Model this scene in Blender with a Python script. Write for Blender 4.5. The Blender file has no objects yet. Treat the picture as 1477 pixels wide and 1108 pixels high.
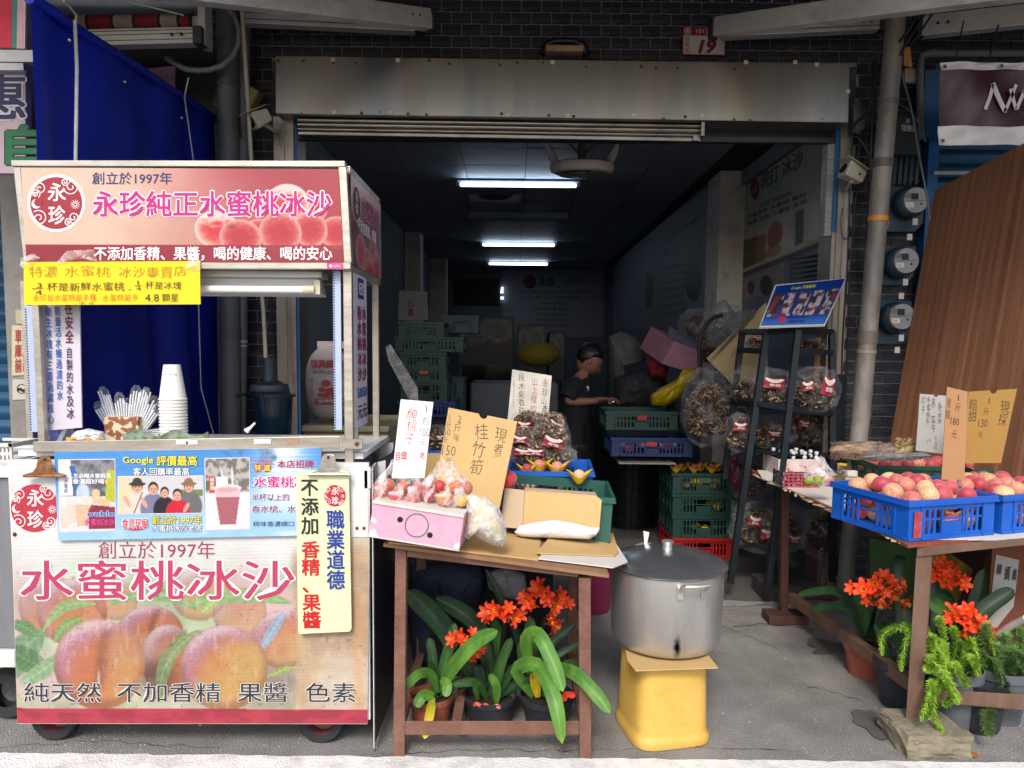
import bpy, math, random
import numpy as np
from mathutils import Vector, Matrix, noise
from math import sin, cos, pi, radians as R
random.seed(7)
sc = bpy.context.scene
COL = sc.collection
V = Vector
F, CX, CY, CAMH = 1050.0, 742.0, 588.0, 1.5
TH = math.atan(85 / F); RO = 0.0094
fwd = V((0, cos(TH), -sin(TH))); r0 = V((1, 0, 0)); u0_ = V((0, sin(TH), cos(TH)))
rgt = r0 * cos(RO) + u0_ * sin(RO); upv = -r0 * sin(RO) + u0_ * cos(RO)
EYE = V((0, 0, CAMH))
cam = bpy.data.cameras.new('camera'); cam_o = bpy.data.objects.new('camera', cam); COL.objects.link(cam_o)
cam.sensor_width = 36; cam.lens = F / 1477 * 36
cam.shift_y = (CY - 554) / 1477; cam.shift_x = -(CX - 738.5) / 1477
cam.clip_start = 0.05; cam.clip_end = 400
m3 = Matrix((rgt, upv, -fwd)).transposed(); mm = m3.to_4x4(); mm.translation = EYE
cam_o.matrix_world = mm
sc.camera = cam_o
w = bpy.data.worlds.new('World'); sc.world = w; w.use_nodes = True
nt = w.node_tree; bg = nt.nodes['Background']
sky = nt.nodes.new('ShaderNodeTexSky'); sky.sky_type = 'NISHITA'; sky.sun_disc = False
SUN_EL, SUN_AZ = R(44), R(190)     # azimuth measured clockwise from +Y
sky.sun_elevation = SUN_EL; sky.sun_rotation = SUN_AZ; sky.dust_density = 2.5
bg.inputs['Strength'].default_value = 0.15
nt.links.new(sky.outputs[0], bg.inputs[0])
sl = bpy.data.lights.new('sun', 'SUN'); sl.energy = 1.45; sl.angle = R(14); sl.color = (1, .96, .9)
so = bpy.data.objects.new('sun', sl); COL.objects.link(so)
sd = V((sin(SUN_AZ) * cos(SUN_EL), cos(SUN_AZ) * cos(SUN_EL), sin(SUN_EL)))
so.rotation_euler = sd.to_track_quat('Z', 'Y').to_euler(); so.location = (0, -3, 8)
sc.view_settings.view_transform = 'Standard'; sc.view_settings.look = 'None'
sc.view_settings.exposure = 0.74; sc.view_settings.gamma = 1
sc.cycles.use_denoising = True
sc.cycles.max_bounces = 8; sc.cycles.diffuse_bounces = 4; sc.cycles.transparent_max_bounces = 24
sc.cycles.sample_clamp_indirect = 6; sc.cycles.caustics_reflective = False; sc.cycles.caustics_refractive = False
def ray(u, v): return fwd + rgt * ((u - CX) / F) + upv * ((CY - v) / F)
def P(u, v, Y):
 d = ray(u, v); return EYE + d * (Y / d.y)
def PZ(u, v, z):
 d = ray(u, v); return EYE + d * ((z - CAMH) / d.z)
def PX(u, v, x):
 d = ray(u, v); return EYE + d * (x / d.x)
def G(u, v): return PZ(u, v, 0)
def lin(c): return c / 12.92 if c <= .04045 else ((c + .055) / 1.055) ** 2.4
def hx(h, k=1.0):
 h = h.lstrip('#'); return tuple(lin(int(h[i:i + 2], 16) / 255) * k for i in (0, 2, 4)) + (1,)
MATS = {}
def mat(name, col='#808080', rough=.6, metal=0, var=.18, vs=6, bump=.15, bs=60, rnd=0, stretch=None, dirt=None, damt=.5, ds=3, spec=.5, emit=0, alpha=None, col2=None, c2s=(.45, .6), coat=0, sub=0, trans=0, spk=None, stain=None, attr=False):
 if name in MATS: return MATS[name]
 m = bpy.data.materials.new(name); m.use_nodes = True; n = m.node_tree; N = n.nodes; L = n.links
 p = N['Principled BSDF']; p.inputs['Roughness'].default_value = rough; p.inputs['Metallic'].default_value = metal
 p.inputs['Specular IOR Level'].default_value = spec
 if coat: p.inputs['Coat Weight'].default_value = coat
 if trans: p.inputs['Transmission Weight'].default_value = trans
 c = hx(col) if isinstance(col, str) else tuple(col) + (1,)
 tc = N.new('ShaderNodeTexCoord'); src = tc.outputs['Object']
 if stretch:
  mp = N.new('ShaderNodeMapping'); mp.inputs['Scale'].default_value = stretch; L.new(src, mp.inputs[0]); src = mp.outputs[0]
 nz = N.new('ShaderNodeTexNoise'); nz.inputs['Scale'].default_value = vs; nz.inputs['Detail'].default_value = 6; nz.inputs['Roughness'].default_value = .6
 L.new(src, nz.inputs['Vector'])
 base = N.new('ShaderNodeRGB'); base.outputs[0].default_value = c; cur = base.outputs[0]
 if col2:
  rp = N.new('ShaderNodeValToRGB'); rp.color_ramp.elements[0].position = c2s[0]; rp.color_ramp.elements[1].position = c2s[1]
  rp.color_ramp.elements[0].color = c; rp.color_ramp.elements[1].color = hx(col2)
  L.new(nz.outputs[0], rp.inputs[0]); cur = rp.outputs[0]
 hs = N.new('ShaderNodeHueSaturation')
 mr = N.new('ShaderNodeMapRange'); mr.inputs[1].default_value = .25; mr.inputs[2].default_value = .75
 mr.inputs[3].default_value = 1 - var; mr.inputs[4].default_value = 1 + var
 nz2 = N.new('ShaderNodeTexNoise'); nz2.inputs['Scale'].default_value = vs * 1.7; nz2.inputs['Detail'].default_value = 8
 L.new(src, nz2.inputs['Vector']); L.new(nz2.outputs[0], mr.inputs[0])
 val = mr.outputs[0]
 if rnd:
  oi = N.new('ShaderNodeObjectInfo'); r2 = N.new('ShaderNodeMapRange'); r2.inputs[3].default_value = 1 - rnd; r2.inputs[4].default_value = 1 + rnd
  L.new(oi.outputs['Random'], r2.inputs[0]); mu = N.new('ShaderNodeMath'); mu.operation = 'MULTIPLY'
  L.new(val, mu.inputs[0]); L.new(r2.outputs[0], mu.inputs[1]); val = mu.outputs[0]
 L.new(val, hs.inputs['Value']); L.new(cur, hs.inputs['Color']); cur = hs.outputs[0]
 if dirt:
  dn = N.new('ShaderNodeTexNoise'); dn.inputs['Scale'].default_value = ds; dn.inputs['Detail'].default_value = 10; dn.inputs['Roughness'].default_value = .7
  L.new(src, dn.inputs['Vector'])
  dr = N.new('ShaderNodeMapRange'); dr.inputs[1].default_value = .48; dr.inputs[2].default_value = .68; dr.inputs[4].default_value = damt
  L.new(dn.outputs[0], dr.inputs[0]); mx = N.new('ShaderNodeMix'); mx.data_type = 'RGBA'
  L.new(dr.outputs[0], mx.inputs['Factor']); L.new(cur, mx.inputs[6]); mx.inputs[7].default_value = hx(dirt); cur = mx.outputs[2]
 if spk:      # fine speckle: aggregate, grit
  sn = N.new('ShaderNodeTexNoise'); sn.inputs['Scale'].default_value = spk[0]; sn.inputs['Detail'].default_value = 3; L.new(src, sn.inputs['Vector'])
  sr = N.new('ShaderNodeMapRange'); sr.inputs[1].default_value = .35; sr.inputs[2].default_value = .65; sr.inputs[3].default_value = 1 - spk[1]; sr.inputs[4].default_value = 1 + spk[1]; L.new(sn.outputs[0], sr.inputs[0])
  h2 = N.new('ShaderNodeHueSaturation'); L.new(sr.outputs[0], h2.inputs['Value']); L.new(cur, h2.inputs['Color']); cur = h2.outputs[0]
 if stain:    # one dark mark of its own shape: (centre, radii, colour)
  sm = N.new('ShaderNodeMapping'); sm.vector_type = 'POINT'; c_, r_, k_ = stain; sm.inputs['Scale'].default_value = [1 / q for q in r_]; sm.inputs['Location'].default_value = [-a / q for a, q in zip(c_, r_)]; L.new(tc.outputs['Object'], sm.inputs[0])
  le = N.new('ShaderNodeVectorMath'); le.operation = 'LENGTH'; L.new(sm.outputs[0], le.inputs[0]); sn = N.new('ShaderNodeTexNoise'); sn.inputs['Scale'].default_value = 45; sn.inputs['Detail'].default_value = 6; L.new(tc.outputs['Object'], sn.inputs[0])
  ma = N.new('ShaderNodeMath'); ma.operation = 'MULTIPLY_ADD'; ma.inputs[1].default_value = .9; L.new(sn.outputs[0], ma.inputs[0]); L.new(le.outputs['Value'], ma.inputs[2]); sr = N.new('ShaderNodeMapRange'); sr.inputs[1].default_value = .85; sr.inputs[2].default_value = 1.6; sr.inputs[3].default_value = 1; sr.inputs[4].default_value = 0; L.new(ma.outputs[0], sr.inputs[0])
  mx = N.new('ShaderNodeMix'); mx.data_type = 'RGBA'; L.new(sr.outputs[0], mx.inputs['Factor']); L.new(cur, mx.inputs[6]); mx.inputs[7].default_value = hx(k_); cur = mx.outputs[2]
 if attr:     # the leaf's own veins, midrib and dry tip
  at = N.new('ShaderNodeAttribute'); at.attribute_name = 'Col'; mx = N.new('ShaderNodeMix'); mx.data_type = 'RGBA'; mx.blend_type = 'MULTIPLY'; mx.inputs['Factor'].default_value = 1; L.new(cur, mx.inputs[6]); L.new(at.outputs['Color'], mx.inputs[7]); cur = mx.outputs[2]
 L.new(cur, p.inputs['Base Color'])
 rr = N.new('ShaderNodeMapRange'); rr.inputs[3].default_value = max(.03, rough - .12); rr.inputs[4].default_value = min(1, rough + .12)
 L.new(nz.outputs[0], rr.inputs[0]); L.new(rr.outputs[0], p.inputs['Roughness'])
 if bump:
  bn = N.new('ShaderNodeTexNoise'); bn.inputs['Scale'].default_value = bs; bn.inputs['Detail'].default_value = 5; L.new(src, bn.inputs['Vector'])
  bp = N.new('ShaderNodeBump'); bp.inputs['Strength'].default_value = bump; bp.inputs['Distance'].default_value = .01
  L.new(bn.outputs[0], bp.inputs['Height']); L.new(bp.outputs[0], p.inputs['Normal'])
 if emit:
  p.inputs['Emission Color'].default_value = c; p.inputs['Emission Strength'].default_value = emit
 if alpha is not None: p.inputs['Alpha'].default_value = alpha
 if sub: p.inputs['Subsurface Weight'].default_value = sub; p.inputs['Subsurface Radius'].default_value = (.01, .004, .002)
 MATS[name] = m; return m
def film(name, col='#ffffff', lo=.06, hi=.55, scale=14, rough=.25, bump=.6, edge=.45):
 """clear crinkled plastic film: mostly see-through, milky where it is crumpled or seen edge-on"""
 if name in MATS: return MATS[name]
 m = bpy.data.materials.new(name); m.use_nodes = True; n = m.node_tree; N = n.nodes; L = n.links
 p = N['Principled BSDF']; p.inputs['Base Color'].default_value = hx(col); p.inputs['Roughness'].default_value = rough
 tc = N.new('ShaderNodeTexCoord'); nz = N.new('ShaderNodeTexNoise'); nz.inputs['Scale'].default_value = scale; nz.inputs['Detail'].default_value = 6
 nz.inputs['Distortion'].default_value = 1.2
 L.new(tc.outputs['Object'], nz.inputs[0]); lw = N.new('ShaderNodeLayerWeight'); lw.inputs[0].default_value = .35
 mr = N.new('ShaderNodeMapRange'); mr.inputs[1].default_value = .45; mr.inputs[2].default_value = .7; mr.inputs[3].default_value = lo; mr.inputs[4].default_value = hi
 L.new(nz.outputs[0], mr.inputs[0]); ad = N.new('ShaderNodeMath'); ad.operation = 'MULTIPLY_ADD'
 L.new(lw.outputs['Facing'], ad.inputs[0]); ad.inputs[1].default_value = edge; L.new(mr.outputs[0], ad.inputs[2])
 bp = N.new('ShaderNodeBump'); bp.inputs['Strength'].default_value = bump; bp.inputs['Distance'].default_value = .01
 L.new(nz.outputs[0], bp.inputs['Height']); L.new(bp.outputs[0], p.inputs['Normal'])
 cl = N.new('ShaderNodeClamp'); L.new(ad.outputs[0], cl.inputs[0]); L.new(cl.outputs[0], p.inputs['Alpha'])
 MATS[name] = m; return m
def flat(h, rough=.55, k=.9):
 nm = 'ink_' + h.strip('#')
 if nm in MATS: return MATS[nm]
 m = bpy.data.materials.new(nm); m.use_nodes = True; p = m.node_tree.nodes['Principled BSDF']
 p.inputs['Base Color'].default_value = hx(h, k); p.inputs['Roughness'].default_value = rough
 MATS[nm] = m; return m
def printed(rough=.4, name='printed_sheet', wear=.10, ribs=0):
 if name in MATS: return MATS[name]
 m = bpy.data.materials.new(name); m.use_nodes = True; n = m.node_tree; N = n.nodes; L = n.links; p = N['Principled BSDF']
 a = N.new('ShaderNodeAttribute'); a.attribute_name = 'Col'; tc = N.new('ShaderNodeTexCoord')
 nz = N.new('ShaderNodeTexNoise'); nz.inputs['Scale'].default_value = 9; nz.inputs['Detail'].default_value = 10; nz.inputs['Roughness'].default_value = .75
 L.new(tc.outputs['Object'], nz.inputs[0]); mr = N.new('ShaderNodeMapRange'); mr.inputs[1].default_value = .35; mr.inputs[2].default_value = .72
 mr.inputs[3].default_value = 1.04; mr.inputs[4].default_value = 1 - wear * 1.6; L.new(nz.outputs[0], mr.inputs[0])
 hs = N.new('ShaderNodeHueSaturation'); L.new(mr.outputs[0], hs.inputs['Value']); L.new(a.outputs['Color'], hs.inputs['Color'])
 L.new(hs.outputs[0], p.inputs['Base Color']); p.inputs['Roughness'].default_value = rough
 if ribs:
  wv = N.new('ShaderNodeTexWave'); wv.bands_direction = 'Z'; wv.inputs['Scale'].default_value = ribs
  L.new(tc.outputs['Object'], wv.inputs[0]); bp = N.new('ShaderNodeBump'); bp.inputs['Strength'].default_value = .25; bp.inputs['Distance'].default_value = .002
  L.new(wv.outputs[0], bp.inputs['Height']); L.new(bp.outputs[0], p.inputs['Normal'])
 MATS[name] = m; return m
class B:
 def __init__(s, m=None): s.v = []; s.f = []; s.mi = []; s.mats = []; s.sm = []; s.cur = 0; s.col = None; s.smooth = False; s.marks = []; (s.m(m) if m else None)
 def m(s, material, smooth=None):
  if material not in s.mats: s.mats.append(material)
  s.cur = s.mats.index(material)
  if smooth is not None: s.smooth = smooth
  return s
 def add(s, vs, fs):
  o = len(s.v); s.v += [tuple(x) for x in vs]; s.f += [tuple(i + o for i in f) for f in fs]
  s.mi += [s.cur] * len(fs); s.sm += [s.smooth] * len(fs); return s
 def mark(s, nm): s.marks.append((len(s.f), len(s.v), nm)); return s
 def hexa(s, p):   # 8 points: bottom ring (4), top ring (4)
  return s.add(p, [(0, 3, 2, 1), (4, 5, 6, 7), (0, 1, 5, 4), (1, 2, 6, 5), (2, 3, 7, 6), (3, 0, 4, 7)])
 def box(s, c, sz, M=None):
  x, y, z = sz[0] / 2, sz[1] / 2, sz[2] / 2
  ps = [V(a) for a in ((-x, -y, -z), (x, -y, -z), (x, y, -z), (-x, y, -z), (-x, -y, z), (x, -y, z), (x, y, z), (-x, y, z))]
  if M is not None: ps = [M @ a for a in ps]
  return s.hexa([a + V(c) for a in ps])
 def bb(s, a, b): return s.box(((a[0] + b[0]) / 2, (a[1] + b[1]) / 2, (a[2] + b[2]) / 2), (abs(b[0] - a[0]), abs(b[1] - a[1]), abs(b[2] - a[2])))
 def bar(s, p, q, w, h, up=V((0, 0, 1))):
  p = V(p); q = V(q); d = (q - p).normalized()
  if abs(d.dot(up)) > .95: up = V((0, 1, 0))
  a = d.cross(up).normalized() * w / 2; b = a.cross(d).normalized() * h / 2
  return s.hexa([p - a - b, p + a - b, q + a - b, q - a - b, p - a + b, p + a + b, q + a + b, q - a + b])
 def tube(s, pts, r, n=8, caps=True):
  pts = [V(p) for p in pts]; rs = r if isinstance(r, (list, tuple)) else [r] * len(pts)
  up = V((0, 0, 1)); d0 = (pts[1] - pts[0]).normalized()
  if abs(d0.z) > .9: up = V((1, 0, 0))
  a = d0.cross(up).normalized(); vs = []
  for i, p in enumerate(pts):
   d = (pts[min(i + 1, len(pts) - 1)] - pts[max(i - 1, 0)])
   d = d.normalized() if d.length > 1e-9 else d0
   a = (a - d * a.dot(d)).normalized(); b = d.cross(a)
   for k in range(n):
    t = 2 * pi * k / n; vs.append(p + (a * cos(t) + b * sin(t)) * rs[i])
  fs = [(i * n + k, i * n + (k + 1) % n, (i + 1) * n + (k + 1) % n, (i + 1) * n + k) for i in range(len(pts) - 1) for k in range(n)]
  if caps: fs += [tuple(range(n - 1, -1, -1)), tuple(range((len(pts) - 1) * n, len(pts) * n))]
  return s.add(vs, fs)
 def lathe(s, prof, n=24, c=(0, 0, 0), M=None, sq=None):
  vs = []
  for (r, z) in prof:
   for k in range(n):
    t = 2 * pi * k / n; x, y = cos(t), sin(t)
    if sq:
     q = (abs(x) ** sq + abs(y) ** sq) ** (-1 / sq); x *= q; y *= q
    p = V((x * r, y * r, z)); vs.append((M @ p if M is not None else p) + V(c))
  fs = [(i * n + k, i * n + (k + 1) % n, (i + 1) * n + (k + 1) % n, (i + 1) * n + k) for i in range(len(prof) - 1) for k in range(n)]
  return s.add(vs, fs)
 def prism(s, pts, off):    # planar outline, thickness vector
  n = len(pts); off = V(off); vs = [V(p) for p in pts] + [V(p) + off for p in pts]
  fs = [tuple(range(n)), tuple(range(2 * n - 1, n - 1, -1))] + [(i, i + n, (i + 1) % n + n, (i + 1) % n) for i in range(n)]
  return s.add(vs, fs)
 def grid(s, fn, nx, ny, thick=None):
  vs = [V(fn(i / nx, j / ny)) for j in range(ny + 1) for i in range(nx + 1)]; W_ = nx + 1
  fs = [(j * W_ + i, j * W_ + i + 1, (j + 1) * W_ + i + 1, (j + 1) * W_ + i) for j in range(ny) for i in range(nx)]
  if thick is not None:
   n = len(vs); t = V(thick); vs += [p + t for p in vs]; fs += [tuple(i + n for i in reversed(f)) for f in fs]
   ed = [i for i in range(nx + 1)] + [j * W_ + nx for j in range(1, ny + 1)] + [ny * W_ + i for i in range(nx - 1, -1, -1)] + [j * W_ for j in range(ny - 1, 0, -1)]
   fs += [(ed[k], ed[k] + n, ed[(k + 1) % len(ed)] + n, ed[(k + 1) % len(ed)]) for k in range(len(ed))]
  return s.add(vs, fs)
 def ball(s, c, r, n=12, m_=8, M=None, fn=None):
  prof = [(sin(pi * i / m_), -cos(pi * i / m_)) for i in range(m_ + 1)]
  rr = r if isinstance(r, (tuple, list)) else (r, r, r); vs = []
  for (a, z) in prof:
   for k in range(n):
    t = 2 * pi * k / n; p = V((cos(t) * a, sin(t) * a, z))
    if fn: p = fn(p)
    p = V((p.x * rr[0], p.y * rr[1], p.z * rr[2])); vs.append((M @ p if M is not None else p) + V(c))
  fs = [(i * n + k, i * n + (k + 1) % n, (i + 1) * n + (k + 1) % n, (i + 1) * n + k) for i in range(m_) for k in range(n)]
  return s.add(vs, fs)
WM = {}
def mesh_of(name, b, Minv=None):
 me = bpy.data.meshes.new(name)
 vs = b.v if Minv is None else [tuple(Minv @ V(p)) for p in b.v]
 me.from_pydata(vs, [], b.f)
 for m in b.mats: me.materials.append(m)
 if len(b.mats) > 1: me.polygons.foreach_set('material_index', b.mi)
 if any(b.sm):
  me.polygons.foreach_set('use_smooth', b.sm)
  me.set_sharp_from_angle(angle=R(42))
 if b.col is not None:
  at = me.color_attributes.new('Col', 'FLOAT_COLOR', 'POINT'); at.data.foreach_set('color', np.asarray(b.col, dtype=np.float32).ravel())
 me.update(); return me
def mk(name, b, parent=None, label=None, cat=None, group=None, kind=None, loc=None, bev=0):
 """link builder b as ONE mesh object; b is in world coordinates"""
 if b.marks:
  mk_ = b.marks; b.marks = []; cuts = [(0, 0, mk_[0][2] if mk_[0][0] == 0 else name)] + [m for m in mk_ if m[0] > 0]; last = None
  cuts = [c for i, c in enumerate(cuts) if i + 1 >= len(cuts) or cuts[i + 1][0] > c[0]]
  for i, (f0, v0, nm) in enumerate(cuts):
   f1, v1 = (cuts[i + 1][0], cuts[i + 1][1]) if i + 1 < len(cuts) else (len(b.f), len(b.v))
   if f1 <= f0: continue
   q = B(); q.v = b.v[v0:v1]; q.f = [tuple(k - v0 for k in f) for f in b.f[f0:f1]]; us = sorted(set(b.mi[f0:f1])); q.mats = [b.mats[k] for k in us]
   q.mi = [us.index(k) for k in b.mi[f0:f1]]; q.sm = b.sm[f0:f1]; last = mk(nm, q, parent, kind=kind)
  return last
 if parent is None:
  if loc is None:
   a = np.array(b.v); loc = V(((a[:, 0].min() + a[:, 0].max()) / 2, (a[:, 1].min() + a[:, 1].max()) / 2, a[:, 2].min()))
  Mw = Matrix.Translation(loc)
 else: Mw = WM[parent]
 o = bpy.data.objects.new(name, mesh_of(name, b, Mw.inverted())); COL.objects.link(o)
 if parent is None: o.location = loc
 else: o.parent = parent
 WM[o] = Mw
 if bev:
  bv = o.modifiers.new('bevel', 'BEVEL'); bv.width = bev; bv.segments = 2; bv.limit_method = 'ANGLE'; bv.angle_limit = R(40)
 tagp(o, label, cat, group, kind); return o
def tagp(o, label=None, cat=None, group=None, kind=None):
 if label: o['label'] = label
 if cat: o['category'] = cat
 if group: o['group'] = group
 if kind: o['kind'] = kind
 return o
def thing(name, label, cat, loc=(0, 0, 0), group=None):
 o = bpy.data.objects.new(name, None); COL.objects.link(o); o.location = loc; o.empty_display_size = .1
 WM[o] = Matrix.Translation(V(loc)); return tagp(o, label, cat, group)
KIDS = {}
def copy_tree(o, parent=None):
 c = o.copy(); COL.objects.link(c)
 if parent is not None: c.parent = parent
 for ch in o.children: copy_tree(ch, c)
 return c
def place(proto, used, loc, rot=(0, 0, 0), label=None, scale=None, group=None):
 """first call moves the prototype itself, later calls copy it with its parts"""
 o = copy_tree(proto) if used[0] else proto; used[0] = True
 o.location = loc; o.rotation_euler = rot
 if scale: o.scale = scale if not isinstance(scale, (int, float)) else (scale,) * 3
 if label: o['label'] = label
 if group: o['group'] = group
 elif 'group' in o and group == '': del o['group']
 return o
TC = {}
_cu = bpy.data.curves.new('lettering_source', 'FONT'); _cu.resolution_u = 2; _to = None
def bold(pts, fs, off):
 """thicken strokes by laying shifted copies on one another (a hair apart)"""
 if off <= 0: return [(pts, fs, 0)]
 n = 8 if off > .03 else 4
 return [(pts, fs, 0)] + [(pts + np.array([cos(2 * pi * (k + .5) / n), sin(2 * pi * (k + .5) / n)]) * off, fs, .00006 * (k + 1)) for k in range(n)]
def glyphs(t, off=0, shear=0, res=2):
 off = min(off, 0)
 k = (t, off, shear, res)
 if k not in TC:
  global _to
  if _to is None: _to = bpy.data.objects.new('lettering_source', _cu); COL.objects.link(_to)
  _cu.body = t; _cu.offset = off; _cu.shear = shear; _cu.resolution_u = res
  dg = bpy.context.evaluated_depsgraph_get(); me = _to.evaluated_get(dg).to_mesh()
  TC[k] = (np.array([v.co[:2] for v in me.vertices]).reshape(-1, 2), [tuple(p.vertices) for p in me.polygons]); _to.evaluated_get(dg).to_mesh_clear()
 return TC[k]
def is_cjk(ch): return ord(ch) > 0x2e7f
class Bd:
 """a flat board standing in the place: plane through three points, seen through photo pixels"""
 def __init__(s, o, a, b): s.o = V(o); s.n = (V(a) - s.o).cross(V(b) - s.o).normalized()
 @property
 def nn(s): return s.n if s.n.dot(EYE - s.o) > 0 else -s.n
 def hit(s, u, v, lift=0):
  d = ray(u, v); t = (s.o + s.nn * lift - EYE).dot(s.n) / d.dot(s.n); return EYE + d * t
 def rect(s, u0, v0, u1, v1): return [(u0, v1), (u1, v1), (u1, v0), (u0, v0)]
 def put(s, b, pts2, faces, quad, lift):
  bl, br, tr, tl = [s.hit(*q, lift) for q in quad]
  vs = [bl * ((1 - x) * (1 - y)) + br * (x * (1 - y)) + tr * (x * y) + tl * ((1 - x) * y) for x, y in pts2]
  b.add(vs, faces)
 def h(s, b, t, q, m, off=0, lift=.003, shear=0, jit=0, res=2, mark=True):
  """one line of writing filling the pixel box (or quad) q"""
  if mark: b.mark('text_line')
  if len(q) == 4 and not isinstance(q[0], (tuple, list)): q = s.rect(*q)
  b.m(m, False)
  if jit:
   n = len(t)
   bl, br, tr, tl = [V((*p, 0)) for p in q]
   for i, ch in enumerate(t):
    if ch == ' ': continue
    a0, a1 = i / n, (i + 1) / n; dy = random.uniform(-jit, jit) * .25; w_ = random.uniform(-.02, .03)
    f = lambda x, y: tuple((bl.lerp(br, x)).lerp(tl.lerp(tr, x), y))[:2]
    s.h1(b, ch, [f(a0 + w_ / n, dy), f(a1, dy + random.uniform(-jit, jit) * .3), f(a1, 1 + dy + random.uniform(-jit, jit) * .2), f(a0, 1 + dy)], off, lift, shear)
   return
  pts, fs = glyphs(t, off, shear, res)
  x0, x1 = pts[:, 0].min(), pts[:, 0].max(); lo, hi = (-.08, .84) if any(is_cjk(c) for c in t) else (pts[:, 1].min(), pts[:, 1].max())
  for p_, f_, l_ in bold(pts, fs, off): s.put(b, [((x - x0) / (x1 - x0), (y - lo) / (hi - lo)) for x, y in p_], f_, q, lift + l_)
 def h1(s, b, ch, q, off, lift, shear=0):
  pts, fs = glyphs(ch, off, shear)
  if not len(pts): return
  if is_cjk(ch):
   for p_, f_, l_ in bold(pts, fs, off): s.put(b, [(x, (y + .1) / .96) for x, y in p_], f_, q, lift + l_)
  else:
   x0, x1 = pts[:, 0].min(), pts[:, 0].max(); wd = max(x1 - x0, .1)
   s.put(b, [(.5 + (x - (x0 + x1) / 2) * min(1, .8 / wd), (y + .05) / .85) for x, y in pts], fs, q, lift)
 def vt(s, b, t, q, m, off=0, lift=.003, jit=0, gap=.06):
  """a column of writing, top to bottom, in the pixel box/quad q"""
  if len(q) == 4 and not isinstance(q[0], (tuple, list)): q = s.rect(*q)
  b.m(m, False); bl, br, tr, tl = [V((*p, 0)) for p in q]; n = len(t); b.mark('text_column')
  for i, ch in enumerate(t):
   if ch == ' ': continue
   y0, y1 = 1 - (i + 1 - gap / 2) / n, 1 - (i + gap / 2) / n
   f = lambda x, y: tuple((bl.lerp(br, x)).lerp(tl.lerp(tr, x), y))[:2]
   j = [random.uniform(-jit, jit) for _ in range(4)]
   s.h1(b, ch, [f(j[0] * .2, y0 + j[1] * .15 / n), f(1 + j[0] * .2, y0 + j[2] * .2 / n), f(1 + j[3] * .2, y1 + j[2] * .2 / n), f(j[3] * .2, y1 + j[1] * .15 / n)], off, lift)
 def poly(s, b, pts, m, lift=.002):
  b.m(m, False); b.add([s.hit(*p, lift) for p in pts], [tuple(range(len(pts)))])
 def slab(s, pts, thick=.006, m=None, b=None):
  b = b or B(); b.m(m, False); b.prism([s.hit(*p) for p in pts], -s.nn * thick); return b
 def disc(s, b, cu, cv, r, m, lift=.002, n=40, ry=None, r2=0, a0=0, a1=2 * pi):
  b.m(m, False); ry = ry or r; A = [a0 + (a1 - a0) * k / n for k in range(n + 1)]
  if r2 == 0: b.add([s.hit(cu + r * cos(t), cv + ry * sin(t), lift) for t in A[:-1]], [tuple(range(n))])
  else:
   k = ry / r
   b.add([s.hit(cu + q * cos(t), cv + q * k * sin(t), lift) for t in A for q in (r, r2)], [(2 * i, 2 * i + 2, 2 * i + 3, 2 * i + 1) for i in range(n)])
 def strip(s, b, pts, wd, m, lift=.003):
  """flat ribbon along pixel points"""
  b.m(m, False); vs = []
  for i, p in enumerate(pts):
   a = pts[max(i - 1, 0)]; c = pts[min(i + 1, len(pts) - 1)]; dx, dy = c[0] - a[0], c[1] - a[1]; l = math.hypot(dx, dy) or 1
   ww = wd[i] if isinstance(wd, (list, tuple)) else wd; nx, ny = -dy / l * ww / 2, dx / l * ww / 2
   vs += [s.hit(p[0] + nx, p[1] + ny, lift), s.hit(p[0] - nx, p[1] - ny, lift)]
  b.add(vs, [(2 * i, 2 * i + 2, 2 * i + 3, 2 * i + 1) for i in range(len(pts) - 1)])
 def img(s, quad, nx, ny, fn, lift=.001, m=None, k=.85, thick=0):
  """printed picture: a fine sheet whose vertex colours hold the print"""
  if len(quad) == 4 and not isinstance(quad[0], (tuple, list)): quad = s.rect(*quad)
  bl, br, tr, tl = [np.array(s.hit(*q, lift)) for q in quad]
  X, Y = np.meshgrid(np.linspace(0, 1, nx + 1), np.linspace(0, 1, ny + 1)); x = X.ravel()[:, None]; y = Y.ravel()[:, None]
  vs = bl * (1 - x) * (1 - y) + br * x * (1 - y) + tr * x * y + tl * (1 - x) * y
  c = fn(X.ravel(), 1 - Y.ravel()); c = np.clip(c, 0, 1)
  c = np.where(c <= .04045, c / 12.92, ((c + .055) / 1.055) ** 2.4) * k
  b = B().m(m or printed()); b.v = [tuple(p) for p in vs]; W_ = nx + 1
  b.f = [(j * W_ + i, j * W_ + i + 1, (j + 1) * W_ + i + 1, (j + 1) * W_ + i) for j in range(ny) for i in range(nx)]
  b.mi = [0] * len(b.f); b.sm = [False] * len(b.f); b.col = np.concatenate([c, np.ones((len(c), 1))], 1); return b
def C(h): h = h.lstrip('#'); return np.array([int(h[i:i + 2], 16) / 255 for i in (0, 2, 4)])
def sst(a, b, x): t = np.clip((x - a) / (b - a), 0, 1); return t * t * (3 - 2 * t)
def mixc(a, b, t): return a * (1 - t[:, None]) + b * t[:, None]
_rng = np.random.RandomState(5); _lat = _rng.rand(64, 64)
def vn(x, y):
 xi = np.floor(x).astype(int); yi = np.floor(y).astype(int); fx = x - xi; fy = y - yi; fx = fx * fx * (3 - 2 * fx); fy = fy * fy * (3 - 2 * fy)
 g = lambda a, b: _lat[a % 64, b % 64]
 return (g(xi, yi) * (1 - fx) + g(xi + 1, yi) * fx) * (1 - fy) + (g(xi, yi + 1) * (1 - fx) + g(xi + 1, yi + 1) * fx) * fy
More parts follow.
